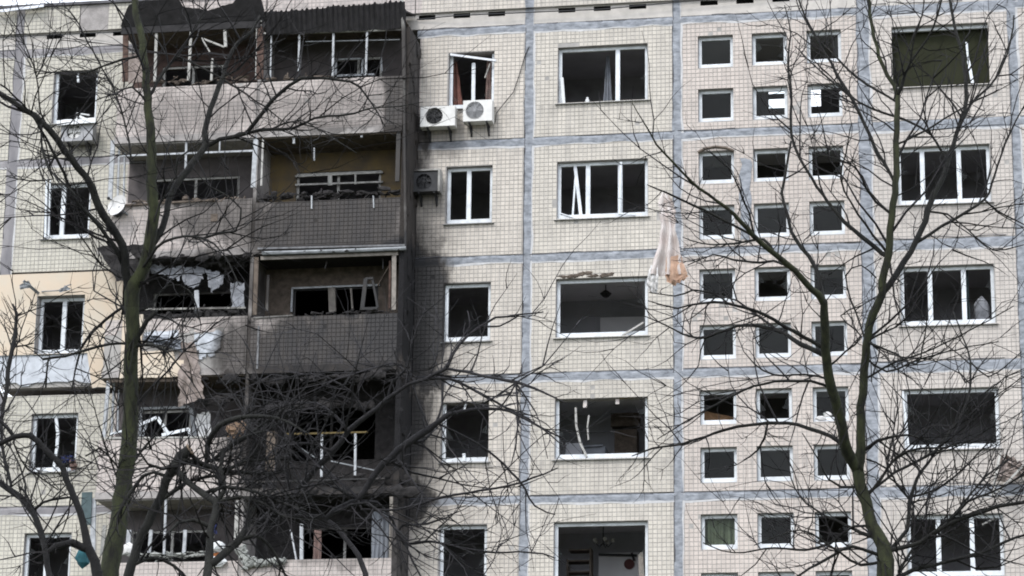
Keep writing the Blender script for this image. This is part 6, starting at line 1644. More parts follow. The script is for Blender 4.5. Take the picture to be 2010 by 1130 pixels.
        [(1.442,-24.014,9.809,0.0172),(1.463,-24.015,9.799,0.0172),(1.664,-24.078,9.868,0.0138),(1.762,-24.158,9.773,0.0137),(1.854,-24.295,9.613,0.0137),(1.999,-24.402,9.426,0.0119),(2.114,-24.504,9.283,0.0102)],
        [(0.641,-23.823,9.121,0.0173),(0.537,-23.829,9.237,0.0174),(0.454,-23.94,9.366,0.0173),(0.419,-24.037,9.482,0.0156),(0.41,-24.114,9.613,0.0138),(0.431,-24.173,9.731,0.0138),(0.47,-24.253,9.862,0.0138),(0.529,-24.322,9.982,0.0138),(0.591,-24.393,10.089,0.0126),(0.689,-24.445,10.18,0.0115),(0.768,-24.513,10.287,0.0103),(0.838,-24.587,10.438,0.0091),(0.897,-24.665,10.599,0.008),(0.952,-24.755,10.715,0.0068)],
        [(0.343,-23.77,9.18,0.0174),(0.265,-23.767,9.281,0.0163),(0.215,-23.842,9.392,0.0151),(0.174,-23.997,9.507,0.0139),(0.15,-24.072,9.623,0.0139),(0.137,-24.134,9.748,0.0139),(0.154,-24.22,9.873,0.0138),(0.19,-24.303,9.994,0.0127),(0.258,-24.373,10.12,0.0115),(0.334,-24.47,10.243,0.0103),(0.408,-24.575,10.383,0.0092),(0.484,-24.684,10.539,0.008),(0.537,-24.766,10.654,0.0068)],
        [(0.102,-23.748,9.182,0.0174),(-0.003,-23.762,9.24,0.0175),(-0.125,-23.869,9.254,0.0174),(-0.198,-24.018,9.112,0.0156),(-0.278,-24.091,9.009,0.0139),(-0.367,-24.171,9.072,0.0121),(-0.441,-24.274,9.181,0.0104),(-0.631,-24.395,9.228,0.0069)],
    ],
    'forked': [
        [(8.001,-20,0,0.2203),(8.019,-20,1.42,0.2108),(7.986,-20,2.841,0.2013),(7.995,-20,4.262,0.1918),(8.021,-20,5.682,0.1822),(7.99,-20,7.102,0.1727),(8.001,-20,8.523,0.1632),(7.996,-19.969,8.685,0.1597),(7.991,-19.927,8.91,0.1563),(8,-19.887,9.136,0.1566),(7.969,-19.849,9.368,0.127),(7.899,-19.826,9.51,0.1179),(7.805,-19.801,9.684,0.1087),(7.765,-19.782,9.853,0.1069),(7.74,-19.769,10.013,0.1052),(7.69,-19.759,10.163,0.1072),(7.649,-19.754,10.274,0.1091),(7.636,-19.751,10.4,0.1111),(7.618,-19.75,10.533,0.113),(7.652,-19.752,10.673,0.1018),(7.678,-19.758,10.823,0.0905),(7.673,-19.766,10.954,0.0868),(7.68,-19.781,11.142,0.0831),(7.689,-19.795,11.279,0.0794),(7.681,-19.815,11.445,0.0794),(7.726,-19.841,11.619,0.0794),(7.739,-19.866,11.775,0.0794),(7.752,-19.905,11.993,0.0776),(7.783,-19.938,12.165,0.0757),(7.791,-19.966,12.309,0.0757),(7.824,-19.996,12.457,0.0757),(7.845,-20.027,12.609,0.0776),(7.908,-20.064,12.787,0.0796),(7.977,-20.09,12.909,0.0777),(8.055,-20.123,13.075,0.0758),(8.055,-20.152,13.252,0.072),(8.104,-20.18,13.437,0.0683),(8.168,-20.208,13.652,0.0683),(8.183,-20.223,13.81,0.0671),(8.194,-20.238,14.024,0.0659),(8.228,-20.247,14.213,0.0647),(8.245,-20.25,14.405,0.0629),(8.289,-20.248,14.589,0.0611),(8.289,-20.243,14.736,0.0602),(8.317,-20.235,14.895,0.0593),(8.315,-20.222,15.076,0.0585),(8.315,-20.208,15.23,0.0576),(8.313,-20.189,15.405,0.0564),(8.334,-20.163,15.61,0.0553),(8.334,-20.142,15.764,0.0541),(8.352,-20.109,15.988,0.0503),(8.355,-20.079,16.179,0.0466),(8.309,-20.048,16.358,0.0428),(8.208,-20.015,16.528,0.039),(8.143,-19.982,16.708,0.0351),(8.08,-19.954,16.868,0.0339),(8.068,-19.927,17.034,0.0327),(8.013,-19.899,17.201,0.0314),(7.989,-19.868,17.413,0.0315),(7.956,-19.84,17.613,0.0316),(7.961,-19.818,17.794,0.0297),(7.934,-19.799,17.975,0.0277),(7.889,-19.778,18.202,0.0238),(7.877,-19.766,18.375,0.0199)],
        [(8.356,-20.09,16.177,0.031),(8.418,-20.105,16.305,0.0272),(8.477,-20.144,16.497,0.0233),(8.559,-20.251,16.627,0.0194),(8.65,-20.286,16.746,0.0181),(8.738,-20.337,16.84,0.0168),(8.828,-20.389,16.943,0.0155),(8.924,-20.453,17.108,0.0155),(8.995,-20.495,17.291,0.0155),(9.054,-20.581,17.473,0.0136),(9.078,-20.624,17.625,0.0116)],
        [(8.563,-20.259,16.626,0.0155),(8.59,-20.278,16.817,0.0155),(8.636,-20.377,17.005,0.0155),(8.707,-20.438,17.149,0.0136),(8.762,-20.5,17.286,0.0116),(8.794,-20.554,17.444,0.0097),(8.811,-20.597,17.569,0.0078)],
        [(8.056,-20.138,13.071,0.0493),(8.025,-20.114,13.049,0.0493),(8.144,-20.08,13.197,0.0494),(8.268,-19.935,13.43,0.0496),(8.368,-19.837,13.63,0.0479),(8.478,-19.768,13.809,0.0461),(8.552,-19.69,13.988,0.0462),(8.615,-19.623,14.141,0.0463),(8.704,-19.555,14.348,0.0465),(8.745,-19.453,14.57,0.0466),(8.809,-19.396,14.74,0.0467),(8.856,-19.344,14.867,0.0468),(8.941,-19.285,15.029,0.043),(9.019,-19.221,15.222,0.0412),(9.074,-19.103,15.49,0.0394),(9.145,-19.028,15.695,0.0376),(9.196,-18.946,15.905,0.0357),(9.269,-18.859,16.144,0.0338),(9.34,-18.799,16.345,0.0319),(9.367,-18.722,16.545,0.032),(9.369,-18.662,16.768,0.0321),(9.37,-18.579,16.946,0.0309),(9.352,-18.506,17.159,0.0297),(9.338,-18.423,17.39,0.0284),(9.302,-18.368,17.574,0.0271),(9.251,-18.3,17.79,0.0258),(9.219,-18.227,17.984,0.0246),(9.191,-18.151,18.212,0.0233),(9.166,-18.087,18.424,0.022),(9.151,-18.049,18.571,0.0206)],
        [(8.572,-19.664,13.989,0.027),(8.67,-19.681,14.039,0.0257),(8.816,-19.632,14.148,0.0244),(8.95,-19.529,14.274,0.0232),(9.094,-19.464,14.363,0.0233),(9.215,-19.416,14.452,0.0233),(9.344,-19.369,14.545,0.0234),(9.486,-19.292,14.655,0.0215),(9.597,-19.24,14.761,0.0195),(9.661,-19.213,14.856,0.0196),(9.706,-19.173,15.023,0.0196),(9.754,-19.101,15.172,0.0187),(9.81,-19.053,15.363,0.0177),(9.874,-18.994,15.55,0.0168),(9.925,-18.946,15.717,0.0158),(10.014,-18.87,15.92,0.0146),(10.098,-18.791,16.126,0.0133),(10.185,-18.746,16.3,0.012),(10.312,-18.687,16.508,0.01),(10.407,-18.62,16.665,0.008)],
        [(9.594,-19.253,14.742,0.0156),(9.679,-19.221,14.662,0.0156),(9.785,-19.16,14.584,0.0156),(9.899,-19.066,14.54,0.0137),(10.02,-18.97,14.504,0.0118),(10.183,-18.867,14.44,0.0098),(10.319,-18.8,14.385,0.0079)],
        [(9.074,-19.099,15.491,0.0237),(9.056,-19.122,15.419,0.0236),(8.997,-19.085,15.549,0.0224),(8.907,-19.059,15.737,0.0211),(8.819,-19.021,15.898,0.0198),(8.65,-18.979,16.048,0.0198),(8.482,-18.972,16.148,0.0199),(8.347,-18.944,16.226,0.0199),(8.204,-18.909,16.286,0.0199),(8.061,-18.879,16.354,0.0199),(7.891,-18.86,16.439,0.018),(7.721,-18.849,16.544,0.016),(7.599,-18.799,16.666,0.0147),(7.488,-18.793,16.789,0.0134),(7.368,-18.765,16.923,0.0121),(7.25,-18.723,17.078,0.0107),(7.122,-18.708,17.216,0.0094),(7.045,-18.692,17.314,0.0081)],
        [(9.196,-18.938,15.908,0.0238),(9.223,-18.93,15.987,0.0238),(9.27,-18.917,16.092,0.0225),(9.336,-18.819,16.276,0.0213),(9.425,-18.702,16.469,0.02),(9.558,-18.613,16.642,0.0201),(9.725,-18.493,16.827,0.0202),(9.855,-18.383,17.041,0.0203),(9.939,-18.327,17.232,0.019),(10.024,-18.204,17.472,0.0177),(10.078,-18.127,17.686,0.0164),(10.137,-18.025,17.985,0.0144),(10.154,-17.929,18.216,0.0124)],
        [(8.313,-20.187,15.406,0.0192),(8.286,-20.187,15.354,0.0192),(8.434,-20.137,15.427,0.0193),(8.622,-19.959,15.585,0.0194),(8.748,-19.873,15.672,0.0181),(8.88,-19.773,15.786,0.0169),(9.011,-19.678,15.906,0.0156),(9.131,-19.607,16,0.0143),(9.262,-19.534,16.103,0.0131),(9.395,-19.453,16.207,0.0118),(9.569,-19.344,16.34,0.0105),(9.736,-19.247,16.438,0.0092),(9.861,-19.166,16.536,0.0079)],
        [(8.352,-20.102,15.99,0.0194),(8.337,-20.081,16.076,0.0194),(8.204,-20.049,16.186,0.0194),(8.032,-19.903,16.349,0.0195),(7.865,-19.769,16.511,0.0196),(7.72,-19.673,16.666,0.0197),(7.613,-19.596,16.797,0.0184),(7.512,-19.523,16.938,0.0171),(7.406,-19.448,17.092,0.0159),(7.302,-19.364,17.238,0.0146),(7.181,-19.265,17.397,0.0133),(7.078,-19.197,17.535,0.012),(6.988,-19.096,17.732,0.0107),(6.904,-19.02,17.919,0.0094),(6.833,-18.945,18.083,0.0081),(6.752,-18.82,18.395,0.0081)],
        [(8.168,-20.209,13.651,0.038),(8.147,-20.207,13.629,0.038),(8.071,-20.189,13.67,0.038),(7.954,-20.171,13.793,0.0361),(7.787,-20.147,13.945,0.0343),(7.646,-20.101,14.092,0.0325),(7.515,-20.091,14.216,0.0306),(7.402,-20.054,14.381,0.0287),(7.28,-20.026,14.55,0.0269),(7.203,-19.998,14.689,0.0256),(7.109,-19.978,14.822,0.0244),(7.043,-19.976,14.959,0.0231),(6.94,-19.938,15.145,0.0232),(6.856,-19.908,15.318,0.0232),(6.795,-19.892,15.475,0.0233),(6.735,-19.845,15.697,0.0234),(6.729,-19.853,15.852,0.0221),(6.726,-19.809,16.054,0.0208),(6.74,-19.785,16.264,0.0196),(6.737,-19.769,16.438,0.0186),(6.719,-19.742,16.624,0.0177),(6.693,-19.719,16.812,0.0167),(6.693,-19.692,16.988,0.0158),(6.708,-19.672,17.203,0.0138),(6.735,-19.644,17.41,0.0119),(6.71,-19.59,17.619,0.0106),(6.675,-19.596,17.795,0.0093),(6.642,-19.569,17.932,0.008)],
        [(8.288,-20.244,14.735,0.0229),(8.231,-20.228,14.873,0.0249),(8.131,-20.121,15.106,0.0269),(8.051,-20.061,15.251,0.027),(7.98,-19.976,15.43,0.0271),(7.933,-19.921,15.591,0.0271),(7.867,-19.871,15.758,0.0272),(7.788,-19.781,15.973,0.0273),(7.716,-19.715,16.166,0.0274),(7.636,-19.645,16.352,0.0275),(7.559,-19.623,16.495,0.0262),(7.473,-19.533,16.667,0.025),(7.396,-19.479,16.835,0.0237),(7.336,-19.419,17.006,0.0228),(7.237,-19.344,17.194,0.0219),(7.151,-19.288,17.378,0.0209),(7.089,-19.223,17.536,0.02),(6.987,-19.132,17.768,0.0181),(6.921,-19.13,17.915,0.0161),(6.847,-19.018,18.171,0.0162),(6.801,-18.957,18.338,0.0162)],
        [(7.634,-19.644,16.348,0.0157),(7.544,-19.631,16.435,0.0157),(7.4,-19.54,16.604,0.0158),(7.253,-19.415,16.789,0.0139),(7.081,-19.293,17.005,0.0119),(6.961,-19.204,17.158,0.0106),(6.838,-19.126,17.339,0.0093),(6.754,-19.056,17.447,0.008)],
        [(7.618,-19.743,10.534,0.0904),(7.638,-19.753,10.489,0.0904),(7.571,-19.798,10.597,0.0885),(7.481,-19.973,10.742,0.0863),(7.451,-20.101,10.86,0.0836),(7.437,-20.21,11.001,0.081),(7.42,-20.281,11.108,0.0784),(7.382,-20.405,11.259,0.0764),(7.364,-20.511,11.374,0.0744),(7.315,-20.614,11.515,0.0743),(7.288,-20.72,11.636,0.0741),(7.269,-20.805,11.781,0.0722),(7.264,-20.896,11.902,0.0702),(7.25,-20.998,12.032,0.0683),(7.267,-21.136,12.194,0.0663),(7.265,-21.226,12.329,0.0638),(7.264,-21.339,12.475,0.0612),(7.272,-21.414,12.602,0.0587),(7.197,-21.534,12.699,0.0531),(7.105,-21.612,12.757,0.0475),(6.99,-21.753,12.87,0.0456),(6.883,-21.87,12.977,0.0437),(6.747,-21.979,13.074,0.0418),(6.619,-22.105,13.159,0.0399),(6.49,-22.239,13.239,0.038),(6.35,-22.358,13.353,0.0361),(6.284,-22.462,13.423,0.0336),(6.187,-22.551,13.509,0.0312),(6.105,-22.662,13.589,0.0287),(5.983,-22.779,13.674,0.0251),(5.889,-22.85,13.73,0.0215),(5.776,-22.948,13.803,0.0215),(5.653,-23.069,13.859,0.0214),(5.559,-23.17,13.933,0.0196),(5.447,-23.271,14.035,0.0178),(5.347,-23.392,14.13,0.0166),(5.24,-23.518,14.225,0.0154),(5.127,-23.63,14.336,0.0142),(5.055,-23.769,14.466,0.0118),(4.97,-23.884,14.603,0.0094),(4.906,-23.985,14.701,0.007),(4.844,-24.107,14.804,0.0053)],
        [(7.263,-21.323,12.479,0.0404),(7.26,-21.314,12.555,0.0404),(7.257,-21.344,12.658,0.0386),(7.217,-21.253,12.869,0.0369),(7.197,-21.227,13.037,0.0351),(7.156,-21.184,13.175,0.0333),(7.052,-21.089,13.399,0.0316),(6.939,-21.06,13.541,0.0298),(6.868,-21.032,13.666,0.028),(6.787,-20.989,13.82,0.0262),(6.752,-20.945,14.005,0.0244),(6.71,-20.917,14.183,0.0225),(6.673,-20.891,14.324,0.0226),(6.649,-20.853,14.468,0.0226),(6.676,-20.805,14.628,0.0214),(6.702,-20.765,14.796,0.0202),(6.724,-20.721,14.961,0.019),(6.761,-20.68,15.186,0.0171),(6.785,-20.639,15.332,0.0153)],
        [(7.25,-21.003,12.031,0.0295),(7.181,-21.005,12.065,0.0295),(7.061,-21.061,12.138,0.0295),(6.957,-21.154,12.171,0.0282),(6.833,-21.289,12.226,0.0269),(6.7,-21.393,12.272,0.0257),(6.56,-21.463,12.361,0.0256),(6.426,-21.58,12.413,0.0256),(6.297,-21.661,12.452,0.0255),(6.153,-21.768,12.474,0.0243),(6.019,-21.839,12.493,0.023),(5.904,-21.92,12.508,0.0218),(5.756,-21.996,12.505,0.0199),(5.623,-22.081,12.471,0.0181),(5.432,-22.217,12.41,0.0162),(5.266,-22.318,12.337,0.0144),(5.067,-22.446,12.358,0.0108),(4.878,-22.568,12.393,0.0072)],
        [(7.265,-20.911,11.898,0.0444),(7.245,-20.9,11.954,0.0444),(7.155,-20.863,12.012,0.0426),(7.019,-20.787,12.104,0.0408),(6.873,-20.658,12.202,0.0385),(6.751,-20.585,12.307,0.0361),(6.635,-20.478,12.425,0.0337),(6.443,-20.388,12.52,0.0301),(6.242,-20.299,12.595,0.0264),(6.083,-20.194,12.638,0.0246),(5.908,-20.111,12.66,0.0228),(5.754,-20.026,12.628,0.0209),(5.584,-19.942,12.6,0.019),(5.441,-19.854,12.57,0.0191),(5.316,-19.796,12.573,0.0191),(5.185,-19.74,12.613,0.0172),(5.043,-19.649,12.685,0.0154),(4.907,-19.575,12.779,0.0141),(4.758,-19.506,12.877,0.0129),(4.633,-19.43,12.956,0.0116),(4.422,-19.31,13.081,0.0078)],
        [(5.905,-21.925,12.507,0.0145),(5.948,-21.905,12.489,0.0145),(5.868,-21.932,12.567,0.0145),(5.733,-21.952,12.646,0.0145),(5.597,-22.009,12.666,0.0145),(5.457,-22.06,12.675,0.0145),(5.339,-22.094,12.615,0.0127),(5.199,-22.118,12.578,0.0109),(5.014,-22.169,12.597,0.009),(4.855,-22.206,12.616,0.0072)],
        [(7.48,-19.962,10.744,0.0375),(7.463,-19.964,10.805,0.0376),(7.384,-19.937,10.886,0.0357),(7.244,-19.822,11.011,0.034),(7.085,-19.684,11.109,0.0322),(6.896,-19.596,11.192,0.0304),(6.737,-19.503,11.275,0.0286),(6.584,-19.423,11.322,0.0267),(6.429,-19.328,11.348,0.0268),(6.277,-19.261,11.37,0.0269),(6.122,-19.178,11.375,0.025),(5.952,-19.066,11.388,0.0231),(5.777,-18.996,11.384,0.0232),(5.589,-18.882,11.367,0.0232),(5.44,-18.828,11.339,0.0213),(5.273,-18.708,11.307,0.0195),(5.112,-18.645,11.285,0.0195),(4.908,-18.509,11.255,0.0196),(4.754,-18.442,11.248,0.0183),(4.562,-18.341,11.253,0.017),(4.414,-18.281,11.249,0.0157),(4.216,-18.164,11.208,0.0118),(4.071,-18.096,11.176,0.0079)],
        [(6.274,-19.258,11.369,0.0192),(6.219,-19.215,11.148,0.0192),(6.102,-19.097,10.992,0.0154),(5.988,-19.06,10.909,0.0135),(5.889,-19.03,10.86,0.0115)],
        [(7.315,-20.628,11.511,0.026),(7.308,-20.613,11.538,0.026),(7.194,-20.648,11.586,0.0241),(7.019,-20.685,11.64,0.0223),(6.848,-20.76,11.623,0.0222),(6.646,-20.786,11.625,0.0222),(6.502,-20.826,11.613,0.0204),(6.366,-20.891,11.564,0.0185),(6.208,-20.933,11.525,0.0185),(6.052,-20.957,11.457,0.0184),(5.936,-20.983,11.389,0.0172),(5.822,-21.041,11.323,0.016),(5.69,-21.071,11.236,0.0147),(5.536,-21.142,11.14,0.0135),(5.364,-21.16,11.035,0.0122),(5.212,-21.212,10.94,0.011),(5.079,-21.262,10.836,0.0098),(4.944,-21.325,10.741,0.0085),(4.859,-21.355,10.677,0.0073)],
        [(7.677,-19.749,10.825,0.0302),(7.719,-19.752,10.8,0.0302),(7.918,-19.785,10.934,0.0264),(8.152,-19.88,10.972,0.0188),(8.378,-19.931,10.977,0.015),(8.52,-19.945,10.932,0.0125),(8.674,-19.997,10.866,0.01),(8.791,-20.023,10.818,0.0075)],
        [(7.69,-19.766,10.161,0.0263),(7.734,-19.773,10.103,0.0263),(7.832,-19.786,10.203,0.0263),(7.962,-19.856,10.351,0.0263),(8.073,-19.901,10.511,0.0244),(8.201,-19.946,10.655,0.0225),(8.367,-19.983,10.724,0.0206),(8.549,-20.037,10.749,0.0187),(8.71,-20.082,10.739,0.0168),(8.861,-20.121,10.722,0.0149),(9.069,-20.161,10.761,0.0112),(9.231,-20.198,10.805,0.0075)],
        [(7.734,-19.764,10.105,0.0263),(7.75,-19.774,10.155,0.0263),(7.86,-19.713,10.247,0.0251),(8.001,-19.57,10.383,0.0239),(8.145,-19.41,10.536,0.0228),(8.292,-19.29,10.633,0.0229),(8.439,-19.194,10.726,0.0229),(8.586,-19.077,10.83,0.023),(8.716,-18.98,10.922,0.023),(8.84,-18.871,11.08,0.0218),(8.939,-18.769,11.254,0.0206),(9.026,-18.664,11.407,0.0194),(9.144,-18.569,11.6,0.0195),(9.235,-18.426,11.837,0.0195),(9.276,-18.273,12.062,0.0183),(9.288,-18.15,12.319,0.0171),(9.294,-18.023,12.538,0.0158),(9.252,-17.897,12.788,0.0139),(9.182,-17.767,13.013,0.012),(9.111,-17.63,13.284,0.01),(9.043,-17.528,13.496,0.0081)],
        [(7.999,-19.879,9.137,0.0336),(8.013,-19.865,9.252,0.0336),(8.098,-19.83,9.335,0.0324),(8.219,-19.666,9.509,0.0313),(8.308,-19.581,9.637,0.0301),(8.337,-19.466,9.86,0.0302),(8.344,-19.345,10.089,0.0303),(8.398,-19.253,10.29,0.0285),(8.459,-19.16,10.484,0.0267),(8.53,-19.083,10.619,0.0242),(8.634,-18.992,10.765,0.0217),(8.706,-18.932,10.883,0.0192),(8.81,-18.819,11.078,0.0174),(8.922,-18.707,11.275,0.0155),(9.024,-18.608,11.433,0.0129),(9.148,-18.543,11.594,0.0104),(9.235,-18.465,11.712,0.0078)],
        [(8.012,-19.86,9.253,0.0336),(8.05,-19.879,9.286,0.0373),(8.162,-19.892,9.303,0.0361),(8.361,-19.935,9.339,0.0348),(8.509,-19.994,9.374,0.0335),(8.63,-20.017,9.453,0.0335),(8.756,-20.065,9.528,0.0335),(8.899,-20.099,9.602,0.0334),(9.079,-20.162,9.668,0.0334),(9.254,-20.176,9.725,0.0334),(9.43,-20.224,9.763,0.0315),(9.607,-20.275,9.817,0.0296),(9.788,-20.326,9.832,0.0277),(9.975,-20.349,9.851,0.0259),(10.15,-20.402,9.853,0.024),(10.276,-20.429,9.873,0.0222)],
        [(7.991,-19.942,8.908,0.0372),(8.041,-19.926,8.831,0.0372),(8.192,-19.828,8.907,0.0354),(8.367,-19.707,9.018,0.0337),(8.526,-19.605,9.083,0.0319),(8.735,-19.493,9.141,0.0301),(8.879,-19.409,9.199,0.0292),(9.039,-19.344,9.239,0.0283),(9.205,-19.241,9.313,0.0275),(9.341,-19.163,9.351,0.0266),(9.48,-19.101,9.42,0.0253),(9.595,-19.03,9.486,0.0241),(9.71,-18.982,9.548,0.0229),(9.864,-18.882,9.628,0.0217),(10.023,-18.81,9.684,0.0204),(10.141,-18.751,9.724,0.0192)],
        [(7.899,-19.835,9.508,0.0337),(7.905,-19.822,9.449,0.0337),(7.79,-19.782,9.518,0.0318),(7.637,-19.726,9.584,0.03),(7.546,-19.66,9.651,0.0263),(7.413,-19.615,9.724,0.0226),(7.282,-19.58,9.807,0.0201),(7.123,-19.502,9.884,0.0176),(6.971,-19.447,10,0.0152),(6.838,-19.391,10.102,0.0139),(6.745,-19.344,10.219,0.0127),(6.673,-19.285,10.345,0.0114),(6.607,-19.233,10.523,0.0095),(6.584,-19.167,10.68,0.0077)],
        [(8.012,-19.853,9.254,0.0299),(7.939,-19.889,9.211,0.0298),(7.826,-19.916,9.244,0.0273),(7.677,-20.016,9.284,0.0248),(7.533,-20.104,9.313,0.0223),(7.414,-20.177,9.267,0.0222),(7.302,-20.245,9.179,0.0222),(7.178,-20.323,9.094,0.0222),(7.06,-20.381,9.016,0.0209),(6.932,-20.453,8.937,0.0196),(6.818,-20.516,8.844,0.0184),(6.65,-20.605,8.738,0.0147),(6.523,-20.685,8.65,0.011)],
        [(7.805,-19.799,9.684,0.0225),(7.836,-19.8,9.642,0.0225),(7.701,-19.779,9.673,0.0206),(7.53,-19.693,9.684,0.0188),(7.36,-19.617,9.58,0.0207),(7.198,-19.519,9.48,0.0226),(7.005,-19.451,9.429,0.0208),(6.812,-19.385,9.405,0.0189),(6.669,-19.326,9.426,0.0177),(6.514,-19.281,9.454,0.0164),(6.348,-19.245,9.474,0.0152),(6.2,-19.178,9.48,0.0143),(6.029,-19.114,9.462,0.0134),(5.88,-19.074,9.446,0.0124),(5.718,-19.023,9.456,0.0115),(5.535,-18.945,9.506,0.0102),(5.363,-18.882,9.59,0.009),(5.248,-18.849,9.649,0.0077)],
        [(8.398,-19.259,10.289,0.019),(8.383,-19.265,10.193,0.019),(8.545,-19.278,10.228,0.019),(8.756,-19.345,10.283,0.019),(8.893,-19.386,10.367,0.0177),(9.015,-19.404,10.453,0.0164),(9.14,-19.447,10.556,0.0152),(9.252,-19.467,10.656,0.0139),(9.345,-19.475,10.757,0.0126),(9.437,-19.512,10.84,0.0114),(9.581,-19.53,11.007,0.0095),(9.674,-19.579,11.125,0.0076)],
        [(7.662,-19.75,10.261,0.0226),(7.531,-19.777,10.253,0.0207),(7.375,-19.847,10.244,0.0188),(7.203,-19.999,10.332,0.015),(7.143,-20.077,10.43,0.0137),(7.095,-20.156,10.551,0.0124),(7.023,-20.204,10.673,0.0112),(6.932,-20.297,10.828,0.0093),(6.863,-20.382,10.938,0.0074)],
        [(7.989,-19.887,9.136,0.0224),(7.834,-19.921,9.091,0.0224),(7.652,-20.025,9.052,0.0223),(7.509,-20.175,9.093,0.0204),(7.375,-20.28,9.188,0.0185),(7.238,-20.361,9.27,0.0185),(7.106,-20.459,9.352,0.0184),(6.979,-20.522,9.433,0.0147),(6.821,-20.642,9.462,0.011),(6.67,-20.728,9.42,0.0101),(6.488,-20.832,9.333,0.0091),(6.312,-20.931,9.243,0.0082),(6.195,-21.008,9.182,0.0073)],
        [(7.824,-19.991,12.458,0.0189),(7.81,-20.004,12.386,0.0189),(7.938,-20.034,12.453,0.017),(8.111,-20.167,12.493,0.0151),(8.257,-20.273,12.522,0.0113),(8.364,-20.32,12.606,0.01),(8.476,-20.398,12.712,0.0088),(8.564,-20.455,12.78,0.0075)],
        [(7.791,-19.967,12.309,0.0151),(7.819,-19.941,12.247,0.0151),(7.779,-19.92,12.422,0.0152),(7.711,-19.756,12.689,0.0153),(7.64,-19.63,12.938,0.0153),(7.566,-19.557,13.138,0.0154),(7.509,-19.466,13.386,0.0135),(7.489,-19.383,13.594,0.0116),(7.577,-19.304,13.73,0.0116),(7.717,-19.249,13.782,0.0117),(7.829,-19.169,13.715,0.0117),(7.932,-19.102,13.62,0.0117)],
        [(7.739,-19.881,11.772,0.0189),(7.739,-19.856,11.844,0.0189),(7.871,-19.945,11.887,0.0176),(8.051,-20.075,11.962,0.0163),(8.234,-20.221,12.006,0.015),(8.412,-20.34,12.029,0.0137),(8.587,-20.426,12.06,0.0125),(8.767,-20.533,12.1,0.0112),(8.887,-20.631,12.129,0.0112),(9.025,-20.709,12.173,0.0111),(9.153,-20.785,12.207,0.0111),(9.291,-20.866,12.265,0.0111),(9.427,-20.958,12.31,0.0103),(9.578,-21.069,12.352,0.0096),(9.715,-21.167,12.406,0.0088),(9.858,-21.272,12.454,0.0081),(9.942,-21.311,12.493,0.0073)],
        [(7.773,-19.944,12.17,0.0189),(7.902,-19.949,12.038,0.017),(8.087,-20.011,11.916,0.0151),(8.256,-20.087,11.934,0.0151),(8.454,-20.125,12.019,0.0151),(8.619,-20.17,12.063,0.0138),(8.784,-20.217,12.089,0.0125),(8.985,-20.281,12.127,0.0113),(9.121,-20.335,12.128,0.0105),(9.284,-20.359,12.168,0.0097),(9.466,-20.418,12.173,0.009),(9.612,-20.451,12.188,0.0082),(9.715,-20.499,12.193,0.0075)],
        [(7.796,-20.004,12.386,0.0189),(7.916,-20.035,12.321,0.0176),(8.084,-20.094,12.227,0.0163),(8.252,-20.232,12.117,0.015),(8.409,-20.335,11.96,0.015),(8.529,-20.375,11.924,0.015),(8.597,-20.442,11.999,0.0137),(8.624,-20.512,12.136,0.0124),(8.668,-20.599,12.28,0.0112),(8.695,-20.674,12.42,0.0099),(8.712,-20.756,12.577,0.0087),(8.718,-20.796,12.679,0.0074)],
        [(7.269,-20.798,11.783,0.0185),(7.273,-20.802,11.811,0.0185),(7.392,-20.81,11.897,0.0167),(7.526,-20.747,12.047,0.0148),(7.669,-20.713,12.158,0.0149),(7.758,-20.682,12.282,0.0149),(7.676,-20.674,12.388,0.0137),(7.538,-20.629,12.516,0.0124),(7.461,-20.592,12.628,0.0112),(7.586,-20.583,12.72,0.0112),(7.757,-20.546,12.782,0.0112)],
        [(7.281,-20.734,11.638,0.0185),(7.144,-20.706,11.697,0.0167),(6.931,-20.647,11.749,0.0149),(6.777,-20.607,11.76,0.0149),(6.625,-20.573,11.757,0.0149),(6.476,-20.548,11.782,0.0149),(6.311,-20.501,11.867,0.0131),(6.185,-20.463,11.976,0.0112),(6.029,-20.428,12.176,0.0075)],
        [(6.358,-22.351,13.344,0.0181),(6.231,-22.383,13.418,0.0181),(6.042,-22.465,13.51,0.018),(5.935,-22.546,13.55,0.018),(5.812,-22.576,13.619,0.018),(5.684,-22.646,13.674,0.018),(5.566,-22.685,13.718,0.018),(5.418,-22.741,13.783,0.0168),(5.28,-22.817,13.837,0.0156),(5.163,-22.834,13.895,0.0144),(5.013,-22.914,13.941,0.0108),(4.913,-22.957,13.981,0.0072)],
        [(6.624,-22.11,13.158,0.0218),(6.565,-22.09,13.28,0.0218),(6.467,-22.027,13.398,0.0218),(6.334,-21.922,13.429,0.0201),(6.177,-21.862,13.421,0.0183),(6.01,-21.782,13.422,0.0165),(5.863,-21.713,13.442,0.0147),(5.717,-21.642,13.461,0.0129),(5.549,-21.555,13.513,0.0111),(5.377,-21.479,13.587,0.0093),(5.243,-21.412,13.667,0.0074)],
        [(6.869,-21.861,12.973,0.0218),(6.739,-21.826,13.07,0.0201),(6.589,-21.739,13.16,0.0183),(6.365,-21.57,13.189,0.0184),(6.168,-21.447,13.252,0.0166),(5.976,-21.352,13.31,0.0148),(5.821,-21.266,13.393,0.013),(5.666,-21.18,13.455,0.0112),(5.455,-21.058,13.42,0.0093),(5.266,-20.954,13.376,0.0075)],
        [(6.358,-22.348,13.345,0.0181),(6.335,-22.383,13.486,0.0163),(6.313,-22.514,13.633,0.0144),(6.244,-22.696,13.766,0.0144),(6.199,-22.819,13.905,0.0143),(6.142,-22.939,14.028,0.0125),(6.07,-23.033,14.155,0.0107),(5.963,-23.134,14.227,0.0095),(5.841,-23.248,14.312,0.0083),(5.744,-23.325,14.363,0.0071)],
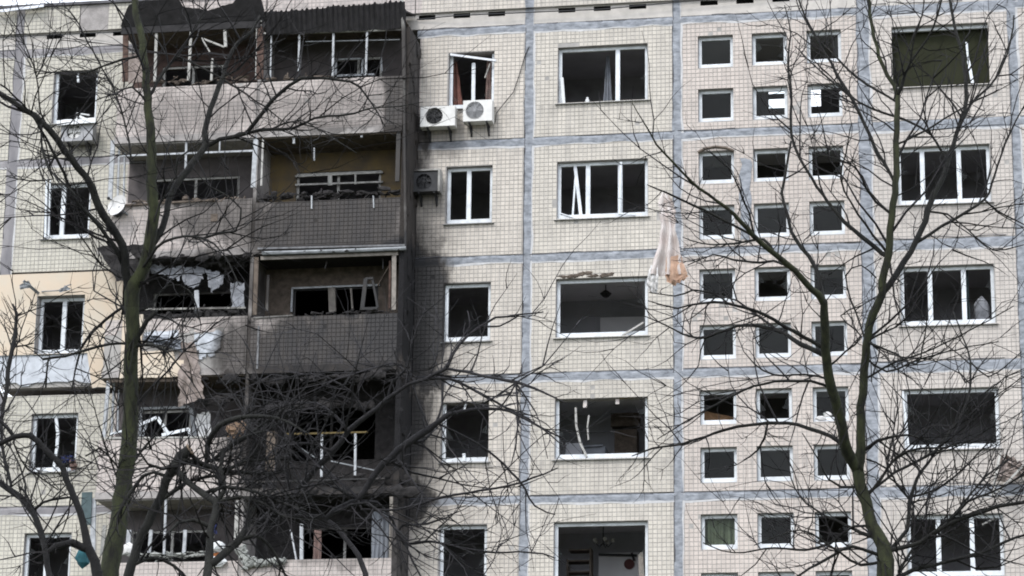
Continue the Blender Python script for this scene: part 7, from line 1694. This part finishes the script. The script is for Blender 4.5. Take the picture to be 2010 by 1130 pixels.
        [(8.162,-20.198,13.647,0.0228),(8.071,-20.24,13.779,0.0215),(7.949,-20.325,13.913,0.0202),(7.848,-20.415,14.063,0.019),(7.736,-20.48,14.208,0.0171),(7.658,-20.573,14.341,0.0151),(7.555,-20.637,14.518,0.0151),(7.51,-20.73,14.686,0.0151),(7.533,-20.789,14.855,0.0132),(7.603,-20.868,15.032,0.0113),(7.637,-20.948,15.176,0.0101),(7.67,-20.992,15.335,0.0088),(7.705,-21.032,15.448,0.0076)],
        [(8.228,-20.257,14.21,0.0228),(8.224,-20.253,14.258,0.0229),(8.125,-20.301,14.332,0.0209),(8.004,-20.416,14.404,0.019),(7.875,-20.649,14.549,0.0189),(7.821,-20.757,14.677,0.017),(7.739,-20.875,14.8,0.0151),(7.624,-20.958,14.849,0.0132),(7.457,-21.104,14.885,0.0113),(7.31,-21.205,14.892,0.01),(7.15,-21.292,14.888,0.0087),(7.033,-21.38,14.887,0.0075)],
        [(8.192,-19.819,8.909,0.0261),(8.187,-19.823,8.995,0.0261),(8.268,-19.766,9.139,0.0243),(8.367,-19.589,9.333,0.0225),(8.499,-19.473,9.456,0.0207),(8.662,-19.374,9.606,0.0189),(8.789,-19.265,9.718,0.019),(8.917,-19.184,9.865,0.019),(9.044,-19.098,10.014,0.0191),(9.144,-18.966,10.167,0.0182),(9.236,-18.898,10.294,0.0173),(9.338,-18.815,10.43,0.0163),(9.425,-18.748,10.555,0.0154),(9.57,-18.655,10.689,0.0142),(9.719,-18.549,10.82,0.0129),(9.813,-18.475,10.908,0.0117)],
        [(8.902,-20.081,9.602,0.0186),(8.963,-20.129,9.69,0.0186),(9.089,-20.237,9.786,0.0185),(9.201,-20.411,9.869,0.0185),(9.342,-20.518,9.907,0.0172),(9.495,-20.614,9.938,0.0159),(9.63,-20.708,9.975,0.0147),(9.783,-20.826,10.025,0.0134),(9.907,-20.939,10.085,0.0122),(9.998,-21.004,10.125,0.0109)],
        [(8.345,-19.363,10.085,0.019),(8.382,-19.33,10.104,0.019),(8.282,-19.372,10.217,0.0171),(8.171,-19.416,10.349,0.0152),(8.118,-19.466,10.475,0.0152),(8.042,-19.474,10.573,0.0152),(7.875,-19.505,10.675,0.0133),(7.736,-19.535,10.725,0.0114)],
        [(9.294,-18.023,12.539,0.0119),(9.405,-18.038,12.404,0.0119),(9.554,-17.967,12.306,0.0119),(9.707,-17.921,12.393,0.0119),(9.831,-17.878,12.497,0.0106),(9.974,-17.839,12.637,0.0093),(10.071,-17.816,12.73,0.008)],
        [(8.745,-19.444,14.574,0.0194),(8.755,-19.466,14.524,0.0194),(8.887,-19.491,14.496,0.0175),(9.031,-19.542,14.449,0.0155),(9.175,-19.68,14.291,0.0135),(9.333,-19.739,14.128,0.0115),(9.441,-19.832,13.984,0.0115),(9.568,-19.882,13.846,0.0115),(9.687,-19.973,13.729,0.0115),(9.857,-20.05,13.707,0.0102),(10.009,-20.128,13.718,0.0089),(10.136,-20.183,13.732,0.0076)],
    ],
}

TREES = {
    "mossy": ("tall bare tree with a mossy trunk standing before the left balconies", "bark_mossy", "bark", "twig", 540, 1.0, 1),
    "broken": ("black storm broken tree leaning in at the lower left corner", "bark_black", "bark_black", "twig", 150, 0.7, 2),
    "stump": ("pruned tree with a sawn stump end and tangled shoots below the left balconies", "bark", "bark", "twig", 280, 0.75, 3),
    "spread": ("low spreading grey tree reaching from the burnt balconies towards the middle", "bark_grey", "bark_grey", "twig_grey", 300, 0.95, 4),
    "forked": ("bare tree with a forked trunk rising before the stair windows and right windows", "bark_mossy", "bark", "twig", 700, 1.0, 5),
}


def twig_path(rr, p, dirv, L, n, up, wob):
    pts = [p.copy()]
    d_ = dirv.normalized()
    for i in range(n):
        d_ = (d_ + Vector((rr.gauss(0, wob), rr.gauss(0, wob * 0.8), rr.gauss(0, wob) + up))).normalized()
        p = p + d_ * (L / n)
        pts.append(p.copy())
    return pts, d_


for tname, (label, tm_, bm_, wm, ntw, tl, seed) in TREES.items():
    rr = random.Random(seed * 101)
    limbs = LIMBS[tname]
    base = limbs[0][0]
    root = thing("bare_tree", label, "tree", "bare trees in front of the block", loc=(0, 0, 0))
    cum = []
    for li, limb in enumerate(limbs):
        mb = MB()
        pts = [Vector(q[:3]) for q in limb]
        rad = [max(q[3] * ((0.82 if tname == "forked" else 0.88) if li == 0 else {"stump": 1.25, "spread": 1.12}.get(tname, 0.97)), 0.0045) for q in limb]
        n = 12 if li == 0 else (8 if rad[0] > 0.03 else 6)
        # knobbly section
        rad2 = [r_ * (1 + 0.10 * mnoise.noise(Vector((i * 0.9, li * 3.7, seed)))) for i, r_ in enumerate(rad)]
        mb.tube(pts, rad2, n)
        if li == 0:
            for _ in range(10):
                i = rr.randrange(len(pts))
                lump_into(mb, pts[i], (rad[i] * 1.12, rad[i] * 1.12, rad[i] * 1.3), rr.random() * 9, 1, 0.2)
        mb.build("trunk" if li == 0 else "branch", tm_ if (li == 0 or rad[0] > 0.075) else bm_, root, True)
        for i in range(len(pts) - 1):
            if li == 0 and (pts[i].z < 11 or rad[i] > 0.12):
                continue
            L_ = (pts[i + 1] - pts[i]).length
            wgt = L_ * (1.0 if 0.011 < rad[i] < 0.035 else 0.55)
            if tname == "spread" and pts[i].x > 2.321:
                wgt *= 0.45
            if tname == "forked" and pts[i].z < 11.384 and pts[i].x > 7.904:
                wgt *= 1.8
            cum.append((wgt, pts[i], pts[i + 1], rad[i]))
    tot = sum(c[0] for c in cum)
    tw = MB()
    for c in cum:
        k = c[0] / tot * ntw
        k = int(k) + (1 if rr.random() < k - int(k) else 0)
        for _ in range(k):
            f = rr.random()
            p = c[1].lerp(c[2], f)
            t_ = (c[2] - c[1]).normalized()
            side = t_.cross(Vector((rr.gauss(0, 1), rr.gauss(0, 1), rr.gauss(0, 1))))
            if side.length < 1e-3:
                continue
            side.normalize()
            ang = math.radians(rr.uniform(25, 70))
            dv = t_ * math.cos(ang) + side * math.sin(ang)
            dv.y *= 0.7
            L_ = tl * rr.choice((0.3, 0.45, 0.6, 0.9, 1.3, 2.0)) * rr.uniform(0.7, 1.3)
            r0 = min(c[3] * 0.75, 0.005 + 0.008 * L_)
            r0 = max(r0, 0.004)
            path, de = twig_path(rr, p, dv, L_, 6, 0.06 if tname != "spread" else 0.03, 0.17)
            tw.tube(path, [r0 + (0.0026 - r0) * i / 6 for i in range(7)], 3, cap=False)
            for _s in range(rr.choice((1, 2, 3, 3, 4)) if L_ > 0.3 else rr.choice((0, 1))):
                i = rr.randint(1, 5)
                dd = (path[i + 1] - path[i]).normalized()
                sd_ = dd.cross(Vector((rr.gauss(0, 1), rr.gauss(0, 1), rr.gauss(0, 1))))
                if sd_.length < 1e-3:
                    continue
                sd_.normalize()
                a2 = math.radians(rr.uniform(25, 60))
                l2 = L_ * rr.uniform(0.2, 0.6)
                pp, _d = twig_path(rr, path[i], dd * math.cos(a2) + sd_ * math.sin(a2), l2, 4, 0.05, 0.18)
                r1 = max(0.003, r0 * 0.65)
                tw.tube(pp, [r1 + (0.0018 - r1) * j / 4 for j in range(5)], 3, cap=False)
    o = tw.build("twigs", wm, root)
    o["kind"] = "stuff"
# pale sawn face of the pruned stump
mb = MB()
c = Vector(LIMBS["stump"][0][-1][:3]); e = Vector(LIMBS["stump"][0][-2][:3])
ax = (c - e).normalized()
mb.tube([c, c + ax * 0.012], LIMBS["stump"][0][-1][3] * 1.0, 12)
o = mb.build("sawn_face", "cut_wood", [q for q in bpy.data.objects if q.get("label", "").startswith("pruned tree")][0])
